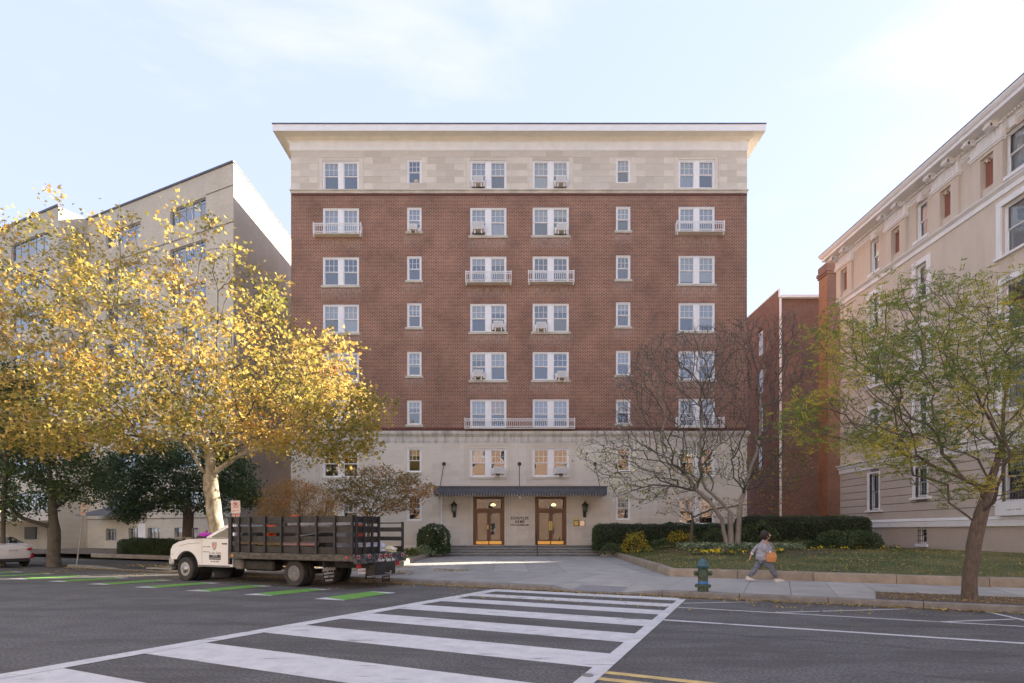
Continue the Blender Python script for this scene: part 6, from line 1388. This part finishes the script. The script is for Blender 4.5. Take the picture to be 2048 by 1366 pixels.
# door signs on the near side (local +y)
def dsign(s_, x, z, h_, m_, sx=1.0, bold=0): o = obj('lettering', text_mesh(s_, h_, .0015, sx=sx, bold=bold), m_, truck, (x, 1.0015, z)); o.rotation_euler = (0,0,R(180)); return o
inkm = M('door lettering', (.03,.03,.035), rough=.6)
obj('door_sign', MB().box(3.30,3.88,.999,1.0035,.73,1.02), mt['letterwhite'], truck); obj('sign_band', MB().box(3.31,3.87,1.0035,1.0045,.745,.905), inkm, truck)
o = dsign('Ev-Air-Tight', 3.59, .965, .115, inkm); o.location.y = 1.0045
for s_, z_ in (('SINCE 1978',.865),('COMMERCIAL RESTORATION',.79)): o = dsign(s_, 3.59, z_, .052, mt['letterwhite'], sx=.8); o.location.y = 1.0055
dsign('301 565 9330', 3.6, .68, .07, inkm, 1.0); dsign('SCOTT T MASON', 4.0, 1.17, .055, inkm, .85); dsign('ROCKVILLE MD', 4.03, 1.0, .045, inkm, .9)
sh = [(0,.13),(.05,.10),(.10,.12),(.10,0),(.06,-.09),(0,-.14),(-.06,-.09),(-.10,0),(-.10,.12),(-.05,.10)]
obj('shield_emblem', MB().side([(3.62+x*1.12, 1.20+z*1.1) for x, z in sh], .999, 1.002), M('emblem grey', (.35,.34,.34)), truck); obj('shield_emblem', MB().side([(3.62+x*.85, 1.205+z*.85) for x, z in sh], 1.002, 1.005), M('emblem red', (.50,.16,.12), (.62,.5,.45), scale=14), truck)
# load in the bed
TM = Matrix.Translation(truck.location) @ Matrix.Rotation(truck.rotation_euler.z, 4, 'Z')
def on_truck(x, y, z): v = TM @ Vector((x, y, z)); return v
def load(name, label, cat, loc, mb, mat, rz=0, group=None, pn='body', tilt=(0,0)):
    t = thing(name, label, cat, on_truck(*loc), truck.rotation_euler.z+rz, group); t.rotation_euler = (tilt[0], tilt[1], truck.rotation_euler.z+rz)
    obj(pn, mb, mat, t); return t
cone = lambda: MB().lathe([(.15,.0),(.13,.03),(.025,.5),(.02,.5)], 16)
for loc, ti, lab in (((1.3,.75,1.72),(0,-1.45),'orange traffic cone lying in the front of the truck bed'),((.35,.7,2.02),(0,1.45),'faded orange cone under the top slat in the middle of the bed'),((-2.1,.55,1.72),(0,1.4),'orange plastic tub end behind the rear gate')):
    t = load('traffic_cone', lab, 'traffic cone', loc, cone(), mt['orange'], 0, None, 'cone', ti); obj('base', MB().box(-.18,.18,-.18,.18,-.03,0).mesh('b', bevel=.01), mt['orange'], t)
wm = M('raw timber', (.42,.32,.20), (.30,.22,.13), scale=2, rough=.8, mapping=(.4,6,6))
for k, (x, y, z, L_) in enumerate(((1.1,.95,1.28,2.6),(.9,.8,1.24,2.4),(1.2,.62,1.30,2.5))): load('plank', ['pale plank lying nearest the near side slats','short pale plank lying second from the near side','pale plank lying furthest in on the bed'][k], 'plank', (x,y,z), MB().box(-L_/2,L_/2,-.06,.06,0,.07), wm, .03*k)
pk = M('pink insulation', (.62,.42,.48), (.5,.33,.4), scale=6, rough=.9)
load('foam_roll', 'pink and white foam pipe lagging bundle low in the bed', 'insulation', (-.1,.95,1.26), MB().tube([(-.7,0,.05),(.7,0,.05)], .07, 8).tube([(-.65,.02,.17),(.65,0,.17)], .055, 8), pk)
gm = M('grey sheet metal', (.45,.46,.48), (.3,.31,.33), scale=3, rough=.45, metallic=.3)
load('sheet_metal', 'long grey metal trunking lying across the top of the load', 'sheet metal', (-.8,.6,1.86), MB().box(-1.3,1.3,-.25,.25,0,.16).mesh('s', bevel=.02), gm, .03)
load('sheet_metal', 'bent pale sheet leaning in the middle of the load', 'sheet metal', (-.6,.55,1.55), MB().box(-1.0,1.0,-.3,.3,0,.03).box(-.9,.9,-.3,-.27,.03,.12), gm, -.05, tilt=(.2,.12))
load('crate', 'black plastic crate standing at the front of the bed', 'crate', (2.1,.3,DZ), MB().box(-.35,.35,-.6,.6,0,.75).mesh('c', bevel=.03), mt['steelblack'])
load('rubble_box', 'dark equipment box in the middle of the bed', 'box', (.4,-.2,DZ), MB().box(-.9,.9,-.6,.5,0,.72).mesh('c', bevel=.03), M('dark plywood', (.06,.05,.04), (.10,.085,.07), scale=3))
load('barrel', 'grey blue plastic barrel behind the slats near the rear gate', 'barrel', (-1.5,.5,DZ), MB().lathe([(.0,0),(.28,0),(.3,.3),(.3,.6),(.27,.86),(.0,.88)], 20).mesh('b', smooth=True), M('grey blue plastic', (.25,.28,.34), rough=.5))
def bag(loc, s, label, mat, seed):
    bm = bmesh.new(); bmesh.ops.create_icosphere(bm, subdivisions=3, radius=1)
    for v in bm.verts:
        n_ = mnoise.noise(v.co*2.4+Vector((seed,0,0)))*.35+mnoise.noise(v.co*6+Vector((seed,0,0)))*.12; v.co *= 1+n_; v.co.x *= s[0]; v.co.y *= s[1]; v.co.z = max(-.6, v.co.z)*s[2]+s[2]*.6
    me = bpy.data.meshes.new('bag'); bm.to_mesh(me); bm.free()
    t = thing('rubbish_bag', label, 'bag', on_truck(*loc), seed); obj('bag', me, mat, t); obj('knot', MB().lathe([(.03,0),(.02,.04),(.05,.1)], 7, (0,0,s[2]*1.5)), mat, t)
wb = M('white plastic bag', (.55,.56,.62), (.38,.38,.45), scale=7, rough=.4)
bag((-2.1,-.2,DZ), (.28,.30,.22), 'white rubbish bag at the open rear of the bed', wb, 1); bag((-2.15,.35,DZ), (.26,.24,.2), 'white rubbish bag just behind the closed half gate', wb, 2); bag((-1.75,-.05,DZ), (.3,.3,.25), 'grey white rubbish bag deeper inside the bed', wb, 3)
bag((-2.2,-.75,DZ), (.22,.22,.13), 'small yellow and white bag at the far rear corner of the bed', M('yellow sack', (.6,.5,.1), (.6,.6,.62), scale=9, rough=.5), 4)
bag((4.85,.35,1.42), (.26,.34,.13), 'magenta jacket crumpled on the truck bonnet', M('magenta cloth', (.50,.05,.42), (.38,.04,.34), scale=5), 5)
# --- white car at the left edge
car0 = SC(0,0,0); cr_ = Vector((-23.1, 26.4, 0)); car = thing('parked_car', 'white saloon car parked at the left edge, seen from behind', 'car', cr_, math.atan2(S_DIR.y, S_DIR.x)+R(-1))
cw_ = M('white car paint', (.78,.78,.79), (.76,.76,.77), scale=1, rough=.2); cw_.node_tree.nodes['Principled BSDF'].inputs['Coat Weight'].default_value = 1
st_ = [(-.0,.42,.86,.98,.74,.80),( .12,.30,.98,1.06,.80,.84),(.5,.22,1.0,1.10,.85,.82),(.9,.22,.98,1.22,.88,.72),(1.5,.22,.95,1.40,.90,.62),(2.2,.22,.93,1.43,.90,.62),(2.8,.22,.92,1.32,.90,.66),(3.4,.22,.92,.98,.90,.78),(4.1,.24,.84,.88,.86,.74),(4.5,.34,.70,.72,.76,.6)]
V = []
for x, zb, zbelt, zr, hw, rw_ in st_:
    V += [(x,-hw*.9,zb),(x,-hw,zb+.12),(x,-hw*1.0,(zb+zbelt)/2),(x,-hw*.95,zbelt),(x,-rw_,max(zbelt+.005,zr-.05)),(x,-rw_*.8,zr),(x,0,zr+.02),(x,rw_*.8,zr),(x,rw_,max(zbelt+.005,zr-.05)),(x,hw*.95,zbelt),(x,hw,(zb+zbelt)/2),(x,hw,zb+.12),(x,hw*.9,zb)]
n_ = 13; fs = [(i*n_+j, i*n_+(j+1)%n_, (i+1)*n_+(j+1)%n_, (i+1)*n_+j) for i in range(len(st_)-1) for j in range(n_)]+[tuple(range(n_)), tuple((len(st_)-1)*n_+j for j in range(n_))]
cb_ = obj('body', MB().add(V, fs), cw_, car); sb_ = cb_.modifiers.new('s','SUBSURF'); sb_.levels = sb_.render_levels = 2; cb_.data.polygons.foreach_set('use_smooth', [True]*len(cb_.data.polygons))
dgl = mt['carglass_dark']
obj('rear_window', MB().add([(.50,-.66,1.135),(.50,.66,1.135),(1.38,.54,1.42),(1.38,-.54,1.42)], [(0,1,2,3)]), dgl, car)
for s in (-1,1):
    obj('side_window', MB().add([(.95,s*.845,1.02),(1.35,s*.70,1.32),(2.6,s*.70,1.32),(3.2,s*.82,1.04)], [(0,1,2,3)]), dgl, car)
    obj('tail_light', MB().add([(-.02,s*.52,.80),(-.02,s*.74,.80),(.16,s*.845,.84),(.32,s*.86,.92),(.16,s*.82,.98),(.0,s*.66,.93),(-.03,s*.5,.86)], [tuple(range(7))]).add([(-.035,s*.62,.42),(-.035,s*.70,.40),(.08,s*.83,.44),(.08,s*.84,.66),(-.0,s*.74,.66)], [tuple(range(5))]), mt['red'], car)
    wheel(car, .85, s*.78, .32, .2, s); wheel(car, 3.55, s*.78, .32, .2, s)
obj('rear_diffuser', MB().box(-.05,.2,-.62,.62,.26,.42).mesh('d', bevel=.03), mt['black'], car); obj('number_plate', MB().box(-.035,-.022,-.2,.2,.72,.86), mt['letterwhite'], car)
o = obj('plate_text', text_mesh('GF-9384', .1, .002), M('plate blue', (.1,.12,.3)), car, (-.04, 0, .79)); o.rotation_euler = (0,0,R(-90))
# --- hydrant
hy = G(1406,1183,SZ); hy = thing('fire_hydrant', 'dark green fire hydrant with a bright blue band at the kerb', 'fire hydrant', hy)
hg = M('hydrant green', (.035,.075,.055), (.07,.10,.06), scale=9, rough=.55, fine=.3); hb_ = M('hydrant blue', (.03,.16,.42), rough=.45); hbl = M('hydrant bonnet', (.035,.085,.11), (.05,.12,.14), scale=8, rough=.5)
obj('standpipe', MB().lathe([(.135,0),(.135,.12),(.20,.125),(.205,.17),(.13,.18),(.125,.27),(.125,.36),(.125,.62),(.14,.64)], 24).mesh('h', smooth=True), hg, hy)
obj('blue_band', MB().lathe([(.127,.185),(.129,.19),(.129,.265),(.127,.27)], 24).mesh('h', smooth=True), hb_, hy)
obj('bonnet', MB().lathe([(.14,.60),(.17,.66),(.16,.675),(.14,.70),(.12,.76),(.07,.82),(.035,.84),(.035,.89),(.0,.89)], 24).mesh('h', smooth=True), hbl, hy)
for k, (dx, dy, r_) in enumerate(((-1,0,.055),(1,0,.055),(-.35,-.94,.085))):
    d_ = Vector((dx,dy,0)).normalized(); p0 = Vector((0,0,.47)); obj('nozzle', MB().tube([p0+d_*.08, p0+d_*.17], r_, 12).tube([p0+d_*.17, p0+d_*.215], r_*1.25, 6).tube([p0+d_*.215, p0+d_*.245], .018, 5), hg, hy)
obj('chain', MB().tube([(-.17,-.02,.44),(-.14,-.08,.33),(-.1,-.1,.42)], .008, 4), mt['rim'], hy); bolts = MB()
for k in range(8): a = k*math.pi/4; bolts.lathe([(.015,.1),(.015,.19)], 6, (math.cos(a)*.18, math.sin(a)*.18, 0))
obj('flange_bolts', bolts, hg, hy, stuff=True)
# --- parking signs
sgw = M('sign face', (.66,.58,.54), (.60,.52,.48), scale=3, rough=.5); sgr = M('sign red', (.50,.05,.05), rough=.5); galv = M('galvanised post', (.30,.31,.31), (.22,.23,.23), scale=6, rough=.55, metallic=.4)
def psign(p0, lean, ph, w_, h_, label, rz, zoff=0, two=True):
    t = thing('parking_sign', label, 'sign', p0, rz); t.rotation_euler = (lean[1], lean[0], rz)
    obj('post', MB().box(-.025,.025,-.0,.035,0,ph), galv, t)
    f = obj('sign_panel', MB().box(-w_/2,w_/2,-.012,-.004,ph-h_,ph).mesh('s', bevel=.003), sgw, t)
    rg_ = MB(); r_ = w_*.32
    for i in range(24): 
        a, b = 2*math.pi*i/24, 2*math.pi*(i+1)/24; rg_.add([(math.cos(q)*rr,-.0145,ph-h_*.36+math.sin(q)*rr) for q, rr in ((a,r_),(b,r_),(b,r_*.8),(a,r_*.8))], [(0,1,2,3)])
    rg_.add([(-r_*.62,-.0165,ph-h_*.36+r_*.5),(-r_*.5,-.0165,ph-h_*.36+r_*.62),(r_*.62,-.0165,ph-h_*.36-r_*.5),(r_*.5,-.0165,ph-h_*.36-r_*.62)], [(0,1,2,3)])
    obj('prohibition_ring', rg_, sgr, f); obj('letter', text_mesh('P', w_*.52, .001, bold=.004), inkm, f, (0,-.0145,ph-h_*.37))
    obj('arrow', MB().box(-w_*.3,w_*.3,-.0145,-.0125,ph-h_*.84,ph-h_*.80).add([(-w_*.38,-.0135,ph-h_*.82),(-w_*.24,-.0135,ph-h_*.77),(-w_*.24,-.0135,ph-h_*.87)], [(0,1,2)]), sgr, f)
    if two:
        g_ = obj('sign_panel', MB().box(-w_*.42,w_*.42,-.012,-.004,ph-h_*1.5,ph-h_-.02).mesh('s', bevel=.003), sgw, t)
        obj('red_band', MB().box(-w_*.4,w_*.4,-.0145,-.0125,ph-h_*1.16,ph-h_-.04), sgr, g_)
        for k_, s_ in enumerate(('TOW AWAY','NO PARKING')): obj('lettering', text_mesh(s_, w_*.16, .001), sgr, g_, (0,-.0145,ph-h_*(1.25+.11*k_)))
    return t
p1 = G(153,1129,SZ); psign(Vector((p1.x,p1.y,SZ)), (R(6.5),0), 2.9, .25, .40, 'leaning no parking sign on a galvanised post near the white car', R(-25)+R(40), two=True)
Y2 = 22.6; p2 = at(476,1128,Y2); psign(Vector((p2.x,p2.y,SZ)), (R(-2),0), H+(HV-1001)/F*Y2-SZ, .37, .50, 'red and white no parking sign rising behind the truck cab', 0)
obj_p = thing('utility_pipe', 'thin pipe standing by the buff building near the parking sign', 'pipe', SC(to_sc(G(168,1118,.2))[0], 25.5, .2)); obj('pipe', MB().tube([(0,0,0),(0,0,1.9)], .05, 8), mt['black'], obj_p)
pier = thing('brick_pier', 'low buff brick pier showing above the truck bonnet', 'pier', SC(to_sc(at(355,1100,33))[0]-.3, 22.6, .12), ST_ROT); obj('pier', MB().box(-.9,.5,-.3,.3,0,1.15), mt['buff'], pier); obj('cap', MB().box(-.94,.54,-.34,.34,1.152,1.22), mt['trimstone'], pier)
# --- the walking person
def skin_mesh(nodes, edges, sub=2, folds=0):
    me = bpy.data.meshes.new('s'); me.from_pydata([n[0] for n in nodes], edges, []); o = bpy.data.objects.new('s', me); COL.objects.link(o)
    m_ = o.modifiers.new('k','SKIN'); m_.use_smooth_shade = True
    for i, n in enumerate(nodes): r_ = n[1]; me.skin_vertices[0].data[i].radius = (r_, r_) if not hasattr(r_,'__len__') else r_
    me.skin_vertices[0].data[0].use_root = True
    s_ = o.modifiers.new('u','SUBSURF'); s_.levels = sub; s_.render_levels = sub; bpy.context.view_layer.update()
    out = bpy.data.meshes.new_from_object(o.evaluated_get(bpy.context.evaluated_depsgraph_get())); bpy.data.objects.remove(o); out.materials.clear()
    if folds:
        for v in out.vertices: k_ = mnoise.noise(Vector((v.co.x*9+v.co.z*7, v.co.y*9, v.co.z*13-v.co.x*6)))*folds; v.co += v.normal*k_
    return out
pp = Vector(((1528-CX)/F*17.6, 17.6, SZ)); per = thing('person', 'person in grey jacket and trousers walking right with an orange shoulder bag', 'person', pp)
skin = M('skin', (.46,.27,.18), (.42,.24,.16), scale=5, rough=.5); jac = M('grey patterned jacket', (.36,.37,.42), (.27,.28,.33), scale=22, rough=.9, bump=.3); trs = M('grey trousers', (.17,.19,.24), (.12,.135,.17), scale=6, rough=.9, bump=.4, bscale=14, mapping=(1,1,.4)); hairm = M('dark hair', (.022,.014,.011), (.035,.02,.016), scale=14, rough=.6, bump=.5)
# body: pelvis root, spine, head, arms, legs in one surface
N_ = [((-.04,0,.72),.10),((.03,0,.95),.11),((.0,0,1.15),.10),((.03,0,1.25),.05),((.075,0,1.36),.075),((.09,0,1.45),.07),
      ((-.05,-.15,1.15),.06),((-.08,-.20,.99),.05),((.06,-.20,.90),.038),((.17,-.17,.90),.028),
      ((-.06,.15,1.14),.06),((-.20,.20,.96),.048),((-.30,.20,.83),.036),((-.34,.20,.74),.026),
      ((.06,-.08,.62),.085),((.23,-.09,.36),.06),((.38,-.09,.09),.04),((.47,-.09,.05),.03),
      ((-.10,.08,.62),.085),((-.24,.09,.36),.06),((-.44,.09,.13),.04),((-.40,.09,.055),.03)]
E_ = [(0,1),(1,2),(2,3),(3,4),(4,5),(2,6),(6,7),(7,8),(8,9),(2,10),(10,11),(11,12),(12,13),(0,14),(14,15),(15,16),(16,17),(0,18),(18,19),(19,20),(20,21)]
obj('body', skin_mesh(N_, E_), skin, per)
def fingers(c, d, up, side):
    mb = MB(); c, d, up, side = map(Vector, (c, d, up, side))
    mb.tube([c-d*.05, c, c+d*.03], [.022,.030,.026], 8)
    for k, (o_, L_) in enumerate(((-.026,.058),(-.009,.068),(.009,.064),(.026,.05))):
        a = c+side*o_+d*.025; mb.tube([a, a+d*L_*.5-up*.006, a+d*L_*.85-up*.026, a+d*L_*.8-up*.045], [.010,.0095,.0085,.006], 6)
    a = c-side*.03; mb.tube([a-d*.02, a-side*.016+d*.012-up*.014, a-side*.010+d*.036-up*.028], [.012,.011,.008], 6); return mb.mesh('hand', smooth=True)
obj('hand', fingers((.19,-.17,.90), (.95,0,-.1), (0,0,1), (0,1,0)), skin, per); obj('hand', fingers((-.345,.20,.72), (-.2,0,-.95), (1,0,0), (0,1,0)), skin, per)
obj('jacket', skin_mesh([((-.04,0,.57),(.23,.26)),((.01,0,.78),(.25,.27)),((.05,0,1.0),(.225,.245)),((.0,0,1.15),(.15,.20)),((.03,0,1.235),(.07,.075))], [(0,1),(1,2),(2,3),(3,4)], 3, .035), jac, per)
obj('sleeve', skin_mesh([((-.03,-.16,1.15),.085),((-.09,-.225,1.0),.078),((.05,-.215,.905),.062)], [(0,1),(1,2)], 3, .02), jac, per); obj('sleeve', skin_mesh([((-.05,.16,1.14),.085),((-.20,.21,.97),.072),((-.275,.205,.86),.058)], [(0,1),(1,2)]), jac, per)
wc_ = M('white cuff', (.72,.70,.74), rough=.9); obj('cuff', MB().tube([(.04,-.215,.912),(.10,-.205,.902)], [.055,.05], 10), wc_, per); obj('cuff', MB().tube([(-.27,.205,.865),(-.295,.205,.835)], [.052,.048], 10), wc_, per)
obj('trousers', skin_mesh([((-.04,0,.78),(.17,.17)),((.05,-.085,.60),(.125,.12)),((.22,-.09,.36),(.095,.09)),((.37,-.09,.10),(.088,.08)),((-.09,.085,.60),(.125,.12)),((-.24,.09,.36),(.095,.09)),((-.43,.09,.12),(.088,.08))], [(0,1),(1,2),(2,3),(0,4),(4,5),(5,6)], 3, .04), trs, per)
shm = M('white shoe', (.62,.60,.58), (.5,.48,.47), scale=9, rough=.6)
for x, y, ang, nm in ((.40,-.09,8,'shoe'),(-.42,.09,-14,'shoe')):
    sho = MB(); prof = [(-.13,.0,.10,.036),(-.10,.0,.115,.044),(-.03,.0,.10,.046),(.05,.0,.075,.05),(.12,.0,.055,.044),(.16,.005,.035,.024)]; V = []
    for px_, zl, zh, hw in prof: V += [(px_,-hw,zl),(px_,-hw,zh*.5),(px_,-hw*.6,zh),(px_,hw*.6,zh),(px_,hw,zh*.5),(px_,hw,zl)]
    fs = [(i*6+j,i*6+(j+1)%6,(i+1)*6+(j+1)%6,(i+1)*6+j) for i in range(5) for j in range(6)]+[tuple(range(6)),tuple(30+j for j in range(6))]
    o = obj(nm, sho.add(V, fs).mesh('shoe', smooth=True), shm, per, (x+.02, y, .004 if ang > 0 else .03)); o.rotation_euler = (0, R(-ang*.6 if ang > 0 else 12), 0)
def blob(c, s, name, mat, parent, seed=0, amp=.1, clip=None):
    bm = bmesh.new(); bmesh.ops.create_icosphere(bm, subdivisions=3, radius=1)
    for v in bm.verts:
        v.co *= 1+mnoise.noise(v.co*2.5+Vector((seed,0,0)))*amp
        if clip: clip(v)
        v.co = Vector((v.co.x*s[0]+c[0], v.co.y*s[1]+c[1], v.co.z*s[2]+c[2]))
    me = bpy.data.meshes.new(name); bm.to_mesh(me); bm.free(); me.polygons.foreach_set('use_smooth', [True]*len(me.polygons)); return obj(name, me, mat, parent)
blob((.105,0,1.395),(.088,.078,.112),'head',skin,per,0,.02); blob((.03,0,1.415),(.128,.125,.145),'hair',hairm,per,3,.6); obj('collar', MB().tube([(.0,0,1.20),(.025,0,1.285)], [.10,.062], 12).mesh('collar', smooth=True), jac, per)
obj('nose', MB().add([(.178,-.012,1.375),(.178,.012,1.375),(.205,0,1.378),(.18,0,1.42)], [(0,1,2),(0,2,3),(1,3,2),(0,3,1)]), skin, per)
obj('mouth', MB().box(.168,.180,-.022,.022,1.338,1.346), M('lips', (.34,.12,.10)), per); obj('ear', MB().lathe([(.0,-.008),(.024,-.004),(.02,.008),(.0,.008)], 10, (.07,-.079,1.395), 'y'), skin, per)
gl_ = MB().tube([(.07,-.082,1.425),(.175,-.058,1.425)], .006, 5).tube([(.07,.082,1.425),(.175,.058,1.425)], .006, 5); gl_.box(.172,.184,-.06,-.01,1.405,1.44); gl_.box(.172,.184,.01,.06,1.405,1.44); obj('glasses', gl_, M('pale glasses', (.7,.68,.6), rough=.3), per)
bg_ = thing('shoulder_bag', 'orange tan leather bag held against the hip by the walking person', 'bag', pp+Vector((.115,-.245,.62)))
om = M('orange leather', (.58,.27,.10), (.48,.20,.07), scale=7, rough=.5, bump=.2)
obj('bag_body', MB().add([(-.14,-.03,0),(.13,-.03,-.01),(.15,-.05,.15),(.125,-.03,.29),(-.12,-.03,.28),(-.145,-.05,.14),(-.14,.04,0),(.13,.04,-.01),(.15,.06,.15),(.125,.04,.29),(-.12,.04,.28),(-.145,.06,.14)], [(0,1,2,5),(5,2,3,4),(6,11,8,7),(11,10,9,8),(0,6,7,1),(1,7,8,2),(2,8,9,3),(3,9,10,4),(4,10,11,5),(5,11,6,0)]).mesh('b', bevel=.012), om, bg_)
obj('strap', MB().tube([(.10,-.02,.28),(.06,-.03,.45),(-.02,.03,.60),(-.09,.12,.61)], .012, 6), M('patterned strap', (.25,.10,.10), (.5,.4,.35), scale=30), bg_)
